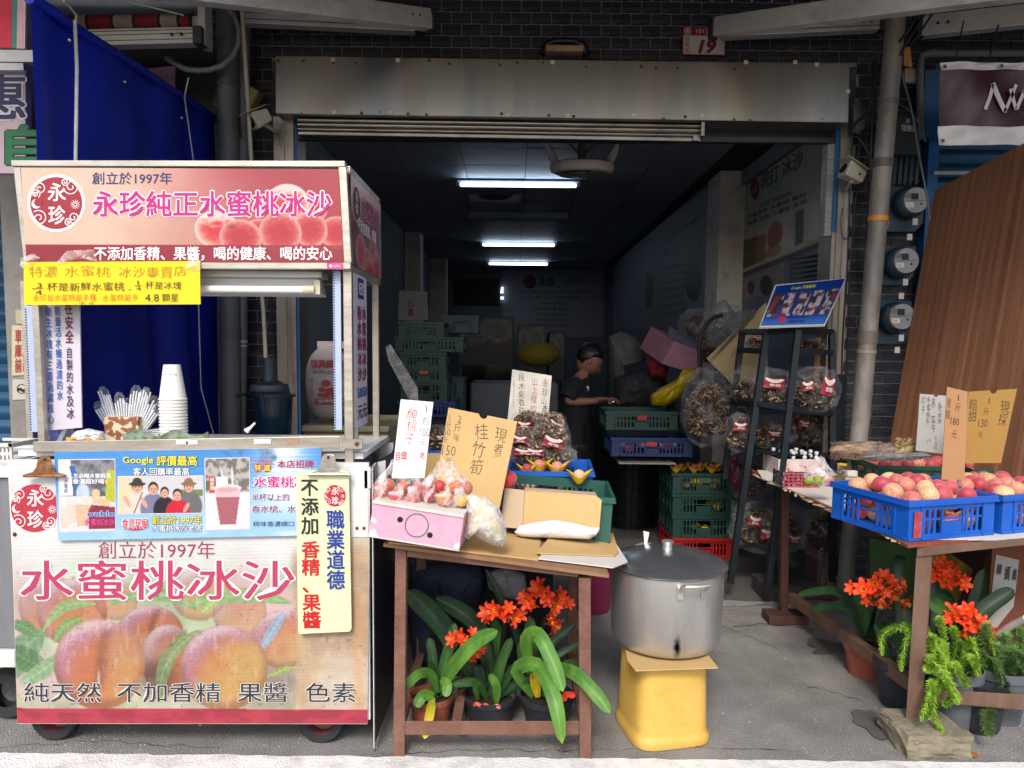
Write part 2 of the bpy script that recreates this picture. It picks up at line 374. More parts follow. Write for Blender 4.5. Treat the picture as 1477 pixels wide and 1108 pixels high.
def fbm(x, y, o=4):
 r = 0; a = .5
 for i in range(o): r = r + a * vn(x * 2 ** i + 7 * i, y * 2 ** i + 3 * i); a *= .5
 return r / (1 - .5 ** o)
def ell(x, y, cx, cy, rx, ry, soft=.05, rot=0):
 dx, dy = x - cx, y - cy; c_, s_ = cos(rot), sin(rot); a = (dx * c_ + dy * s_) / rx; b = (-dx * s_ + dy * c_) / ry
 return 1 - sst(1 - soft, 1 + soft, np.sqrt(a * a + b * b)), a, b
def rect_m(x, y, x0, y0, x1, y1): return ((x >= x0) & (x <= x1) & (y >= y0) & (y <= y1)).astype(float)
def clothlump(name, label, cat, poly, Y, thick, m, seed=0, base=None):
 """crumpled flat packet: outline in photo pixels, swollen towards the viewer"""
 n = len(poly); cu_ = sum(p[0] for p in poly) / n; cv_ = sum(p[1] for p in poly) / n; N_ = 48; ring = []
 for i in range(N_):
  s = i / N_ * n; k = int(s); f = s - k; a, c = poly[k], poly[(k + 1) % n]; ring.append((a[0] + (c[0] - a[0]) * f, a[1] + (c[1] - a[1]) * f))
 vs = []; K = 8
 for j in range(K + 1):
  q = j / K
  for (u, v) in ring:
   uu, vv = cu_ + (u - cu_) * q, cv_ + (v - cv_) * q; z = (1 - q ** 2.2) ** .6 + .22 * noise.noise(V((uu / 9, vv / 9, seed))) * (1 - q ** 4) + .1 * noise.noise(V((uu / 4, vv / 4, seed)))
   vs.append(P(uu, vv, Y - thick * z))
 for j in range(K + 1):
  q = j / K
  for (u, v) in ring: vs.append(P(cu_ + (u - cu_) * q, cv_ + (v - cv_) * q, Y + thick * .8 * (1 - q ** 2) + .002))
 o1 = (K + 1) * N_
 fs = [(j * N_ + i, j * N_ + (i + 1) % N_, (j + 1) * N_ + (i + 1) % N_, (j + 1) * N_ + i) for j in range(K) for i in range(N_)]
 fs += [(o1 + j * N_ + i, o1 + (j + 1) * N_ + i, o1 + (j + 1) * N_ + (i + 1) % N_, o1 + j * N_ + (i + 1) % N_) for j in range(K) for i in range(N_)]
 fs += [(K * N_ + i, K * N_ + (i + 1) % N_, o1 + K * N_ + (i + 1) % N_, o1 + K * N_ + i) for i in range(N_)]
 b = B(m).m(m, True).add(vs, fs)
 return mk(name, b, label=label, cat=cat) if label else b
# ================================================================ SETTING
def quadm(b, p): b.add(p, [(0, 1, 2, 3)])
asph = mat('worn_asphalt', '#8c8985', .85, var=.2, vs=3, bump=1, bs=150, dirt='#55524f', damt=.5, ds=1.1, spk=(230, .42))
conc = mat('dark_concrete', '#5a5856', .75, var=.25, vs=2, bump=.5, bs=60, dirt='#2c2a2a', damt=.7, ds=1.4, spk=(160, .3))
b = B(asph); b.grid(lambda x, y: V((-45 + 90 * x, -60 + 64.2 * y, 0)), 8, 8); mk('ground', b, kind='structure', loc=V((0, 0, 0)))
b = B(conc); b.add([(-45, 4.2, 0), (45, 4.2, 0), (45, 30, 0), (-45, 30, 0)], [(0, 1, 2, 3)]); mk('shop_floor', b, kind='structure', loc=V((0, 4.2, 0)))
YW = G(700, 1094).y
b = B(mat('white_road_paint', '#e6e4e0', .7, var=.1, vs=5, bump=.7, bs=120, dirt='#8f8c88', damt=.6, ds=6))
def wl(x, y):
 X = -3.2 + 6.4 * x; return V((X, (YW - .16) * (1 - y) + YW * y + (noise.noise(V((X * 9, y * 3, 0))) * .012 + noise.noise(V((X * 40, y, 2))) * .006) * (1 if y > .5 else 0), .004))
b.grid(wl, 220, 1); mk('white_road_line', b, kind='structure')
b = B(mat('pale_cement', '#8d8a86', .85, var=.3, vs=9, bump=.6, bs=50))
b.grid(lambda x, y: V((-.35 + 3.0 * x, 4.17 + .10 * y + noise.noise(V((x * 9, y, 1))) * .05 + noise.noise(V((x * 30, y * 4, 3))) * .02, .004)), 60, 1)
mk('threshold_strip', b, kind='structure')
def splat(name, u, v, ru, rv, m, z=.006, n=44, amp=.25):
 c = G(u, v); rx = abs(G(u + ru, v).x - c.x); ry = abs(G(u, v - rv).y - G(u, v + rv).y) / 2
 bb_ = B(m); sdv = random.random() * 50
 bb_.add([(c.x + rx * cos(t) * k, c.y + ry * sin(t) * k, z) for t, k in [(2 * pi * i / n, 1 + amp * noise.noise(V((cos(2 * pi * i / n) * 1.6 + sdv, sin(2 * pi * i / n) * 1.6, sdv)))) for i in range(n)]], [tuple(range(n))])
 return mk(name, bb_, kind='structure')
dark_asph = mat('darker_asphalt', '#5c5954', .7, var=.3, vs=5, bump=1, bs=150, spk=(230, .4))  # speckled ground in a darker tone, for irregular patches
splat('dark_patch', 1272, 1046, 34, 22, dark_asph, amp=.6); splat('dark_patch', 1200, 936, 36, 10, dark_asph, amp=.7)
crk = mat('crack_line', '#2a2827', .95, var=.3)
def crack(pts, wd, seed):
 rg = random.Random(seed); b = B(crk); ps = []
 for i in range(len(pts) - 1):
  a, c = G(*pts[i]), G(*pts[i + 1])
  for k in range(10): ps.append(a.lerp(c, k / 10) + V((rg.uniform(-1, 1), rg.uniform(-1, 1), 0)) * .012)
 vs = []
 for i, p in enumerate(ps): q = wd * rg.uniform(.3, 1.2); vs += [p + V((0, -q, .0045)), p + V((q * .4, q, .0045))]
 b.add(vs, [(2 * i, 2 * i + 2, 2 * i + 3, 2 * i + 1) for i in range(len(ps) - 1)]); mk('ground_crack', b, kind='structure')
crack([(1045, 905), (1120, 935), (1160, 990), (1240, 1010), (1285, 1060)], .0022, 1); crack([(545, 1090), (700, 1082), (860, 1085), (1000, 1078), (1180, 1086)], .0016, 2); crack([(1060, 905), (1100, 900), (1190, 912)], .003, 3); crack([(0, 1078), (150, 1070), (330, 1082)], .0015, 4)
b = B(mat('grit', '#a9a49c', .9, var=.4, vs=30, bump=0)); rg = random.Random(3)
for i in range(1500):
 u = rg.uniform(-20, 1490); v = rg.uniform(900, 1106); p = G(u, v); s = rg.uniform(.0012, .0035) * (2 if rg.random() < .04 else 1)
 b.add([p + V((s, 0, 0)), p + V((-s * .5, s, 0)), p + V((-s * .6, -s, 0)), p + V((0, 0, s * 1.2))], [(0, 1, 3), (1, 2, 3), (2, 0, 3)])
mk('grit', b, kind='stuff')
YF = 4.70
tile_m = mat('slate_tile', '#1c1a22', .45, var=.35, vs=9, bump=.8, bs=22, rnd=.5, stretch=(1, 1, 5), dirt='#6a666a', damt=.4, ds=2.2)
mortar = mat('pale_mortar', '#96959e', .9, var=.2, vs=20)
mortar_m = mortar
xs = lambda u, v=300: P(u, v, YF).x
zs = lambda v, u=742: P(u, v, YF).z
xL, xA, xB_, xR = xs(312), xs(397), xs(1226), xs(1338)
zT, zL = 3.72, zs(92)
wall = thing('tiled_shop_wall', 'dark slate tiled shop front wall with pale joints round the open shop entrance', 'wall', (0, YF, 0))
b = B(mortar)
YB = YF + .12
b.bb((xL, YF, zL), (4.6, YB, zT)); b.bb((xL, YF, 0), (xA - .002, YB, zL - .002)); b.bb((xB_ + .002, YF, 0), (xR, YB, zL - .002))
mk('wall_backing', b, wall)
TW, THh = .124, .0712
proto_me = None; ntile = 0; rest = B(tile_m)
cand = []
r = 0; z = zT
while z - THh > 0:
 z0 = z - THh; off = (r % 2) * TW / 2; x = xL - off
 while x < 4.4:
  a, c = x + .003, x + TW - .003; zz0, zz1 = z0 + .003, z0 + THh - .003
  segs = []
  if z0 >= zL - .02: segs = [(xL, 4.4)]
  else: segs = [(xL, xA), (xB_, xR)]
  for s0, s1 in segs:
   a2, c2 = max(a, s0 + .002), min(c, s1 - .002)
   if c2 - a2 > .03 and zz1 > 0: cand.append((a2, c2, max(zz0, .0), zz1, z0 >= zL - .02))
  x += TW
 z -= THh; r += 1
def pri(t):
 xm = (t[0] + t[1]) / 2; zm = (t[2] + t[3]) / 2
 if t[4]: return 0
 if xm > xB_ and zm < 1.9 and zm > .9: return 1
 return 2
cand.sort(key=pri); mesh_cache = {}
for (a, c, z0, z1, top) in cand:
 xm, zm = (a + c) / 2, (z0 + z1) / 2
 if ntile < 300 and pri((a, c, z0, z1, top)) < 2:
  key = (round(c - a, 4), round(z1 - z0, 4))
  if key not in mesh_cache:
   q = B(tile_m); hw, hh = (c - a) / 2, (z1 - z0) / 2
   q.add([(-hw, 0, -hh), (hw, 0, -hh), (hw, 0, hh), (-hw, 0, hh), (-hw + .002, -.008, -hh + .002), (hw - .002, -.008, -hh + .002), (hw - .002, -.008, hh - .002), (-hw + .002, -.008, hh - .002)],
     [(4, 5, 6, 7), (0, 1, 5, 4), (1, 2, 6, 5), (2, 3, 7, 6), (3, 0, 4, 7)])
   mesh_cache[key] = mesh_of('tile', q)
  o = bpy.data.objects.new('tile', mesh_cache[key]); COL.objects.link(o); o.parent = wall
  o.location = (xm, -.001 - random.random() * .002, zm); o.rotation_euler = (0, random.uniform(-.004, .004), random.uniform(-.006, .006)); ntile += 1
 else: rest.box((xm, YF - .004, zm), (c - a, .0078, z1 - z0))
o = mk('tiles', rest, wall, kind='stuff')
def shell(name, m, quads):
 b = B(m)
 for q in quads: quadm(b, q)
 return mk(name, b, kind='structure')
XLW, XR1, XR2, ZC, YBK = -1.72, 2.27, 2.05, 3.29, 16.3
wallp = mat('grey_interior_paint', '#7c8896', .8, var=.12, vs=2, bump=.1, dirt='#525c68', damt=.4, ds=1)
b = B(wallp); b.bb((XLW - .1, YB + .001, 0), (XLW, YBK, ZC)); mk('wall_left', b, kind='structure')
b = B(wallp); b.bb((XR1, YB + .001, 0), (XR1 + .1, 7.45, ZC)); b.bb((XR2, 7.451, 0), (XR2 + .1, YBK, ZC)); mk('wall_right', b, kind='structure')
b = B(wallp); b.bb((XLW - .1, YBK, 0), (XR1 + .1, YBK + .1, ZC)); mk('wall_back', b, kind='structure')
b = B(mat('ceiling_grid', '#2c3038', .7)); b.bb((XLW - .1, YB + .001, ZC), (XR1 + .1, YBK + .1, ZC + .05)); ceil = mk('ceiling', b, kind='structure')
q = B(mat('ceiling_panel', '#8e96a4', .6, var=.08, vs=1.5, bump=.05, rnd=.08)); q.box((0, 0, 0), (.592, .592, .012)); pm = mesh_of('ceiling_panel', q)
ny = 0; y = YB + .02
while y + .6 < YBK + .3:
 for i in range(7):
  x = XLW + .01 + i * .6
  if x + .59 > XR1: continue
  o = bpy.data.objects.new('ceiling_panel', pm); COL.objects.link(o); o.parent = ceil
  o.location = V((x + .3, y + .3, ZC - .007)) - ceil.location; o.rotation_euler = (random.uniform(-.006, .006), random.uniform(-.006, .006), 0)
 y += .6
def column(u0, u1, Y, x_out, label, m):
 a = P(u0, 500, Y).x; c = P(u1, 500, Y).x if x_out is None else x_out
 b = B(m); b.bb((a, Y, 0), (c, Y + .45, ZC - .02)); return mk('interior_column', b, label=label, cat='column', group='')
wcol = mat('old_white_paint', '#e9e3da', .8, var=.1, vs=4, bump=.3, bs=30, dirt='#77716c', damt=.5, ds=4)
b = B(wcol); xa = P(1038, 300, 7.35).x; b.bb((xa, 7.35, 0), (XR1 - .001, 7.82, ZC - .02)); mk('interior_column', b, label='white tiled column with hanging dark pipe beside the juice poster', cat='column')
b = B(wcol); b.bb((XLW + .001, 11.4, 0), (P(606, 500, 11.4).x, 11.8, ZC - .02)); mk('interior_column', b, label='nearer grey column standing on the left side deep inside the shop', cat='column')
b = B(wcol); b.bb((XLW + .001, 14.6, 0), (P(643, 500, 14.6).x, 15., ZC - .02)); mk('interior_column', b, label='farther grey column on the left side near the back wall', cat='column')
b = B(wallp); b.bb((XR1 - .05, YB + .1, ZC - .16), (XR1 - .001, 7.34, ZC - .02)); mk('ceiling_moulding', b, kind='structure')
steel = mat('stained_stainless_painted_reflections', '#a39b90', .3, .8, var=.3, vs=.55, bump=.05, bs=3, stretch=(1, 1, .25), dirt='#8a7460', damt=.45, ds=1.3, col2='#777c82', c2s=(.44, .56))  # dirt is staining; the broad grey-blue second colour paints in reflections
lint = thing('steel_shutter_box', 'stained stainless steel shutter box over the shop entrance', 'shutter box', P(812, 130, 4.45))
p = [P(397, 164, 4.45), P(1224, 177, 4.45), P(1226, 92, 4.45), P(397, 80, 4.45)]
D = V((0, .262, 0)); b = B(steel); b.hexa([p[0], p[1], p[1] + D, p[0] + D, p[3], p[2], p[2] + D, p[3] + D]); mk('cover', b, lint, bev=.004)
L_ = lambda u, v, lift=.0: P(u, v, 4.45 - lift)
b = B(mat('yellowed_tape', '#cfc8a8', .6))
for u, v in ((480, 86), (574, 87), (797, 90), (1076, 90), (1147, 90), (482, 162), (563, 163), (732, 166), (819, 167), (914, 167), (1012, 167), (1223, 132), (1178, 93)):
 c_ = L_(u, v, .003); b.box(c_, (.024, .003, .022), Matrix.Rotation(random.uniform(-.2, .2), 3, 'Y'))
mk('tape_squares', b, lint, kind='stuff')
b = B(mat('grimy_spot', '#4d4034', .7)); rg = random.Random(9)
for u in list(range(410, 560, 24)) + list(range(590, 1220, 33)):
 for s in (1, -1):
  uu = u + rg.uniform(-9, 9); v0 = (163 if s > 0 else 86) + (uu - 397) * .0155 + rg.uniform(-4, 2) * s; c_ = L_(uu, v0, .0008); rr = rg.uniform(.005, .012)
  if rg.random() < .6: b.add([c_ + V((cos(t) * rr, 0, sin(t) * rr)) for t in [k * pi / 5 for k in range(10)]], [tuple(range(10))])
mk('rivet_marks', b, lint, kind='stuff')
rail = thing('shutter_rail', 'pair of ribbed steel rails hanging below the shutter box', 'rail', P(720, 190, 4.5))
dk = mat('dark_opening_trim', '#20242b', .5)
stl = mat('ribbed_steel', '#8a837b', .3, 1, var=.35, vs=2, bump=.1, bs=20, stretch=(.3, 1, 1), dirt='#3b3028', damt=.6, ds=5)
b = B(stl).m(stl, True)
for v, r_ in ((177.5, .016), (184, .02), (190.5, .013)):
 b.tube([P(430, v - 4, 4.52), P(1012, v + 5, 4.52)], r_, 14)
mk('upper_rail', b, rail)
b = B(stl).m(stl, False); b.bar(P(431, 192, 4.55), P(1010, 202, 4.55), .05, .034); mk('lower_rail', b, rail, bev=.004)
b = B(dk); b.bar(P(431, 199, 4.62), P(1202, 204, 4.62), .05, .03); b.hexa([P(426, 195, 4.66), P(1202, 206, 4.66), P(1202, 206, 4.7), P(426, 195, 4.7), P(426, 165, 4.66), P(1202, 178, 4.66), P(1202, 178, 4.7), P(426, 165, 4.7)]); mk('dark_channel', b, rail)
b = B(stl).m(stl); c_ = P(1012, 188, 4.49); b.box(c_, (.02, .06, .08)); b.box(P(1003, 201, 4.53), (.04, .06, .03)); mk('end_bracket', b, rail)
alu = mat('weathered_aluminium', '#a39a90', .42, .85, var=.2, vs=3, bump=.2, bs=30, stretch=(1, 1, .3), dirt='#5c5048', damt=.5, ds=5)
blu = mat('blue_frame_paint', '#1f5f9a', .5, var=.15)
def jamb(ua, ub, uc, ud, vt, label, flip):
 t = thing('shop_door_jamb', label, 'door jamb', (P(ua, 500, 4.6).x, 4.6, 0))
 b = B(alu); x0, x1 = P(ua, 400, 4.58).x, P(ub, 400, 4.58).x; zt = P(ua, vt, 4.58).z
 b.bb((x0, 4.58, 0), (x1, 4.83, zt)); xm = (x0 + x1) / 2; b.bb((xm - .006, 4.568, 0), (xm + .006, 4.579, zt)); mk('aluminium_post', b, t)
 b = B(blu); x0, x1 = P(uc, 400, 4.6).x, P(ud, 400, 4.6).x; zb_ = 0 if not flip else P(1200, 335, 4.6).z; b.bb((x0, 4.6, zb_), (x1, 4.605, zt)); mk('blue_edge', b, t); b = B(alu); b.bb((x0 + .002, 4.606, 0), (x1 - .002 if flip else x1 - .003, 4.8, zt)); mk('inner_channel', b, t)
jamb(398, 426, 427, 431, 168, 'left aluminium entrance jamb with a thin blue edge behind the cart', 0)
jamb(1204, 1222, 1197, 1203.4, 176, 'right aluminium entrance jamb with a blue edge beside the meters', 1)
b = B(mat('ribbed_plastic_guide', '#9a9996', .5, var=.1)); x0 = P(1186, 400, 4.62).x; x1 = P(1196, 400, 4.62).x; zt = P(1190, 205, 4.62).z; zb = P(1190, 340, 4.62).z
k = 0; z = zb
while z < zt: b.bb((x0, 4.62 - .006 * (k % 2), z), (x1, 4.66, z + .016)); z += .016; k += 1
mk('ribbed_strip', b, label='pale ribbed plastic strip hanging inside the right jamb', cat='strip')
t = thing('house_number_plate', 'white and maroon house number plate reading 19 above the entrance', 'number plate', P(1015, 60, 4.66))
bd = Bd(P(984, 80, 4.665), P(1046, 80, 4.665), P(984, 40, 4.665)); mk('plate', bd.slab([(984, 79), (1046, 80.5), (1047, 39.5), (985, 38)], .02, flat('#a3224f')), t)
b = B(); bd.poly(b, [(985.6, 78), (1044.8, 79), (1045, 52), (986, 51)], flat('#e8e0cc'), .002); bd.disc(b, 992, 45, 5, flat('#e8e0cc')); bd.disc(b, 992, 45, 3.6, flat('#301525'), .003, r2=2.2)
bd.h(b, '中正', (1004, 41.5, 1030, 49.5), flat('#f0dcd8'), .01); bd.h(b, '19', [(1008, 76), (1032, 76), (1032, 58), (1008, 58)], flat('#9c2650'), .05, shear=.25)
bd.vt(b, '復興區', (987, 52, 995, 77), flat('#9c2650')); mk('lettering', b, t)
t = thing('taped_junction_box', 'small taped wooden box perched on top of the shutter box', 'junction box', P(812, 80, 4.5))
b = B(mat('aged_timber_end', '#9a7c62', .7, var=.3)); b.box(P(813, 79, 4.56), (.22, .2, .035)); mk('block', b, t, bev=.003)
b = B(mat('black_tape', '#1a1b20', .35, var=.3, bump=.5, bs=30)).m(MATS['black_tape'], True)
b.tube([P(782, 80, 4.6), P(787, 65, 4.6), P(800, 59, 4.6), P(826, 59, 4.6), P(842, 65, 4.6), P(847, 80, 4.6)], .018, 8); b.hexa([P(790, 78, 4.62), P(840, 78, 4.62), P(840, 78, 4.69), P(790, 78, 4.69), P(795, 62, 4.64), P(835, 62, 4.64), P(835, 62, 4.69), P(795, 62, 4.69)]); mk('tape_wrap', b, t)
b = B(mat('dark_canopy_fabric', '#262c38', .85, var=.15, vs=3, bump=.3, bs=10))
b.grid(lambda x, y: V((-7 + 14 * x, 2.15 + 2.54 * y, 3.66 - .2 * (1 - y) + .02 * noise.noise(V((x * 12, y * 3, 0))))), 40, 8, V((0, 0, .012)))
mk('shop_awning', b, label='dark grey awning fabric stretched over the shop front', cat='awning')
galv = mat('galvanised_arm', '#c9c6c2', .42, .35, var=.15, vs=4, bump=.1, bs=30, stretch=(.4, 1, 1), dirt='#6a625c', damt=.4, ds=6)
def arm(label, pts, hgt, endcap, up=True):
 t = thing('metal_beam', label, 'beam', pts[0])
 b = B(galv); p, q_ = V(pts[0]), V(pts[1]); d = (q_ - p).normalized(); sd_ = V((0, 0, 1))
 b.bar(p, q_, .07, hgt); mk('beam', b, t, bev=.004)
 b = B(mat('groove_shadow_line', '#4c4a48', .6, .3))
 for k in (-.25, .1, .33): b.bar(p + sd_ * hgt * k - d.cross(sd_).normalized() * 0 + V((0, -.034, 0)), q_ + sd_ * hgt * k + V((0, -.034, 0)), .004, hgt * .05)
 mk('grooves', b, t)
 b = B(mat('black_end', '#2e2f33', .5)); b.box(p - d * .02, (.05, .08, hgt * 1.1)); mk('joint_cap', b, t, bev=.004)
 b = B(MATS['black_end'])
 for k in (.06, .11): c_ = p + d * k + V((0, -.046, 0)); b.m(MATS['black_end'], True).ball(c_, .009, 8, 6)
 mk('bolts', b, t, kind='stuff')
arm('left folding awning arm reaching over the cart towards the street', (P(618, 29, 4.3), P(60, -42, 2.9)), .105, 1)
arm('right folding awning arm sloping up to the top right corner', (P(1034, 40, 4.3), P(1560, -30, 2.9)), .10, 1)
arm('short grey awning beam behind the left folding arm', (P(600, 36, 4.55), P(352, 24, 4.5)), .10, 1)
arm('grey awning beam behind the right folding arm', (P(1266, 34, 4.55), P(1042, 45, 4.5)), .09, 1)
arm('neighbouring awning beam over the maroon banner', (P(1330, 40, 4.5), P(1600, 10, 4.1)), .115, 1)
# ================================================================ DRINK CART
def spiral(cx, cy, r, turns=1.7, a0=0, dr=1, n=26):
 return [(cx + (r * (1 - .85 * t)) * cos(a0 + dr * turns * 2 * pi * t), cy + (r * (1 - .85 * t)) * sin(a0 + dr * turns * 2 * pi * t)) for t in [i / n for i in range(n + 1)]]
def emblem(bd, b, cu, cv, r, ring=True, L0=.002, red='#9e2334'):
 W_ = flat('#efeae6'); Rr = flat(red); b.mark('emblem')
 if ring: bd.disc(b, cu, cv, r * 1.12, W_, L0)
 bd.disc(b, cu, cv, r, Rr, L0 + .0006); k = r / 38
 for (x, y, q, a, d) in ((-24, -21, 11, 2, 1), (-30, -14, 7, 1, -1), (22, -24, 12, 3, -1), (13, -31, 6, 0, 1), (-25, 22, 12, 4, 1), (25, 21, 9, 2.5, -1), (18, 27, 6, 1, 1)):
  bd.strip(b, spiral(cu + x * k, cv + y * k, q * k, 1.6, a, d), 1.5 * k, W_, L0 + .0014)
 bd.disc(b, cu - 29 * k, cv + 1 * k, 7 * k, W_, L0 + .0013); bd.disc(b, cu - 26.3 * k, cv - 1 * k, 6 * k, Rr, L0 + .0018)
 sx, sy = cu + 28 * k, cv + 2 * k; bd.disc(b, sx, sy, 3.2 * k, W_, L0 + .0013, 16, r2=2 * k)
 for i in range(12):
  t = i * pi / 6; bd.strip(b, [(sx + 4 * k * cos(t), sy + 4 * k * sin(t)), (sx + 7 * k * cos(t), sy + 7 * k * sin(t))], [1.3 * k, .5 * k], W_, L0 + .0013)
 bd.h(b, '永', (cu - 12 * k, cv - 29 * k, cu + 14 * k, cv - 3 * k), W_, .02, L0 + .0016, mark=False); bd.h(b, '珍', (cu - 11 * k, cv + 4 * k, cu + 13 * k, cv + 31 * k), W_, .02, L0 + .0016, mark=False)
def outl(bd, b, t, q, m1, m2, o1=.03, o2=.075, L0=.002):
 bd.h(b, t, q, m2, o2, L0, res=1); bd.h(b, t, q, m1, o1, L0 + .0012, mark=False)
YC = 2.58
calu = mat('cart_aluminium', '#b9b2a6', .4, .75, var=.12, vs=5, bump=.15, bs=40, stretch=(.3, 1, 1), dirt='#80705c', damt=.5, ds=7)
cwht = mat('scuffed_white_panel', '#d6d5d2', .5, var=.08, vs=3, bump=.15, bs=20, dirt='#98928a', damt=.5, ds=4)
cart = thing('drink_cart', 'peach smoothie cart with a printed header and faded peach front board on rubber wheels', 'food cart', (P(270, 1040, YC).x, YC + .3, 0))
hT = [(20, 234), (498, 235)]; yh = YC - .02; yb = 3.17
pTL, pTR, pBL, pBR = P(22, 233, yh), P(499, 234, yh), P(36, 388, yh), P(507, 389, yh)
xr = (pTR.x + pBR.x) / 2; DD = V((0, yb - yh, 0))
FR = lambda u, v, l=0: P(u, v, yh - l)
b = B(calu)
def fbar(b, u0, v0, u1, v1, w_, l=0, h_=.03):
 b.bar(P(u0, v0, yh + h_ / 2 - l), P(u1, v1, yh + h_ / 2 - l), h_, w_)
fbar(b, 20, 237, 499, 238, .020); fbar(b, 34, 383, 507, 384, .024)
def vbar(b, ut0, ut1, vt, ub0, ub1, vb, l=0, h_=.03):
 y0, y1 = yh - l, yh - l + h_
 b.hexa([P(ub0, vb, y0), P(ub1, vb, y0), P(ub1, vb, y0) + V((0, h_, 0)), P(ub0, vb, y0) + V((0, h_, 0)), P(ut0, vt, y0), P(ut1, vt, y0), P(ut1, vt, y0) + V((0, h_, 0)), P(ut0, vt, y0) + V((0, h_, 0))])
vbar(b, 19, 29, 241.5, 34, 40, 379, .001); vbar(b, 488, 499.5, 241.5, 496, 507, 379, .001)
zt, zb = FR(260, 234).z, FR(270, 388).z
for z_ in (zt - .012, zb + .012): b.bar(V((xr - .015, yh + .031, z_)), V((xr - .015, yb, z_)), .03, .024); b.bar(V((FR(25, 300).x + .01, yh + .031, z_)), V((FR(25, 300).x + .01, yb, z_)), .03, .024)
b.bb((xr - .03, yb - .03, zb), (xr, yb, zt)); mk('header_frame', b, cart, bev=.002)
b = B(cwht); b.bb((FR(25, 300).x, yh + .01, zt - .028), (xr - .004, yb - .01, zt - .018)); b.bb((FR(25, 300).x, yb - .02, zb), (xr - .04, yb - .01, zt - .03)); mk('header_roof', b, cart)
b = B(mat('lightbox_underside', '#3a3430', .6)); b.bb((FR(30, 300).x + .02, yh + .035, zb + .002), (xr - .035, yb - .025, zb + .006)); mk('header_underside', b, cart)
hb = Bd(FR(0, 400), FR(500, 400), FR(0, 200))
def peach_rgb(a, bb_, base, kind=0):
 r = np.sqrt(a * a + bb_ * bb_); n_ = fbm(a * 6 + 20, bb_ * 6 + 20, 4); n2 = fbm(a * 30 + 50, bb_ * 30, 2)
 red, pink, pale = C('#c2303c'), C('#dc7068'), C('#f0d8cc')
 if kind == 1: red, pink, pale = C('#d8343a'), C('#eaa890'), C('#f4e6dc')
 c = mixc(np.tile(red, (len(a), 1)), pink, sst(.25, .8, r * .8 + (n_ - .5) * .35)); c = mixc(c, pale, sst(.72, 1.05, r + (n2 - .5) * .25) * (.85 if kind else .6))
 if kind: c = mixc(c, pale, sst(.0, .8, -bb_ + (n_ - .5)) * .8)
 return c + ((n2 - .5) * .05)[:, None]
def hdr(x, y):
 X, Y_ = 30 + x * 462, 241 + y * 137
 t = sst(.35, .98, x + (1 - y) * .12 + (fbm(x * 4, y * 3) - .5) * .12)
 c = mixc(np.tile(C('#ecc8b0'), (len(x), 1)), C('#b23a48'), t); c = mixc(c, C('#c98476'), sst(.25, .75, y) * (1 - sst(.5, .9, x)) * .55 * sst(.2, .5, x))
 for (cx, cy, rx, ry, k) in ((452, 300, 20, 20, 0), (416, 290, 31, 27, 1), (374, 330, 22, 16, 0), (310, 330, 32, 28, 1), (485, 334, 27, 24, 0), (446, 330, 25, 26, 0), (402, 334, 31, 30, 0), (344, 341, 31, 26, 0)):
  m, a, q = ell(X, Y_, cx, cy, rx, ry, .04); c = c * (1 - m[:, None]) + peach_rgb(a, q, None, k) * m[:, None]
  if k == 0 and cx == 344:
   m2, _, _ = ell(X, Y_, 332, 326, 6, 3, .9, .3); c = mixc(c, C('#8a2c38'), m2 * .6)
 bd_ = (Y_ > 352).astype(float); c = mixc(c, C('#9c2136') * 1, bd_ * (1 - .25 * sst(.5, 1, x))); return c
prh = printed(.35, 'printed_header', .06)
pb = hb.img([(38, 377.5), (496, 378.5), (488, 244), (30, 242)], 330, 100, hdr, .002, prh, k=.72); hp = mk('header_print', pb, cart)
b = B(); outl(hb, b, '永珍純正水蜜桃冰沙', (134, 276, 478, 312), flat('#c4107c'), flat('#f2e6e8'), .022, .06, .003)
hb.h(b, '創立於1997年', (133, 248.5, 248, 266), flat('#252c66'), .008, .003)
hb.h(b, '不添加香精、果醬，喝的健康、喝的安心', (136, 356, 479, 375), flat('#f3eeee'), .022, .003)
emblem(hb, b, 81, 293, 37.5, L0=.003); mk('header_lettering', b, cart)
b = B(); hb.poly(b, [(472, 388), (495, 388.5), (494, 379.5), (471, 379)], flat('#d04c92'), .0035); hb.disc(b, 477, 383.6, 2.2, flat('#f2e6e8'), .0042, 10); hb.h(b, 'online', (481, 381, 491, 385.6), flat('#f0c8dc'), .01, .0042); mk('maker_sticker', b, cart)
sb = Bd(V((xr + .003, yh, zb)), V((xr + .003, yb, zb)), V((xr + .003, yh, zt)))
def side(x, y):
 X, Y_ = x, y; c = mixc(np.tile(C('#d8a498'), (len(x), 1)), C('#6a2430'), sst(.25, .6, y + x * .1)); c = mixc(c, C('#541c2a'), sst(.55, 1, y) * .6)
 for (cx, cy, rx, ry) in ((.3, .8, .16, .22), (.5, .9, .13, .2), (.72, .72, .13, .3), (.85, .9, .16, .25), (.6, 1, .2, .2)):
  m, a, q = ell(X, Y_, cx, cy, rx, ry, .06); c = c * (1 - m[:, None]) + (peach_rgb(a, q, None, 0) * .85) * m[:, None]
 return c
b = B(prh); nx, ny_ = 60, 60
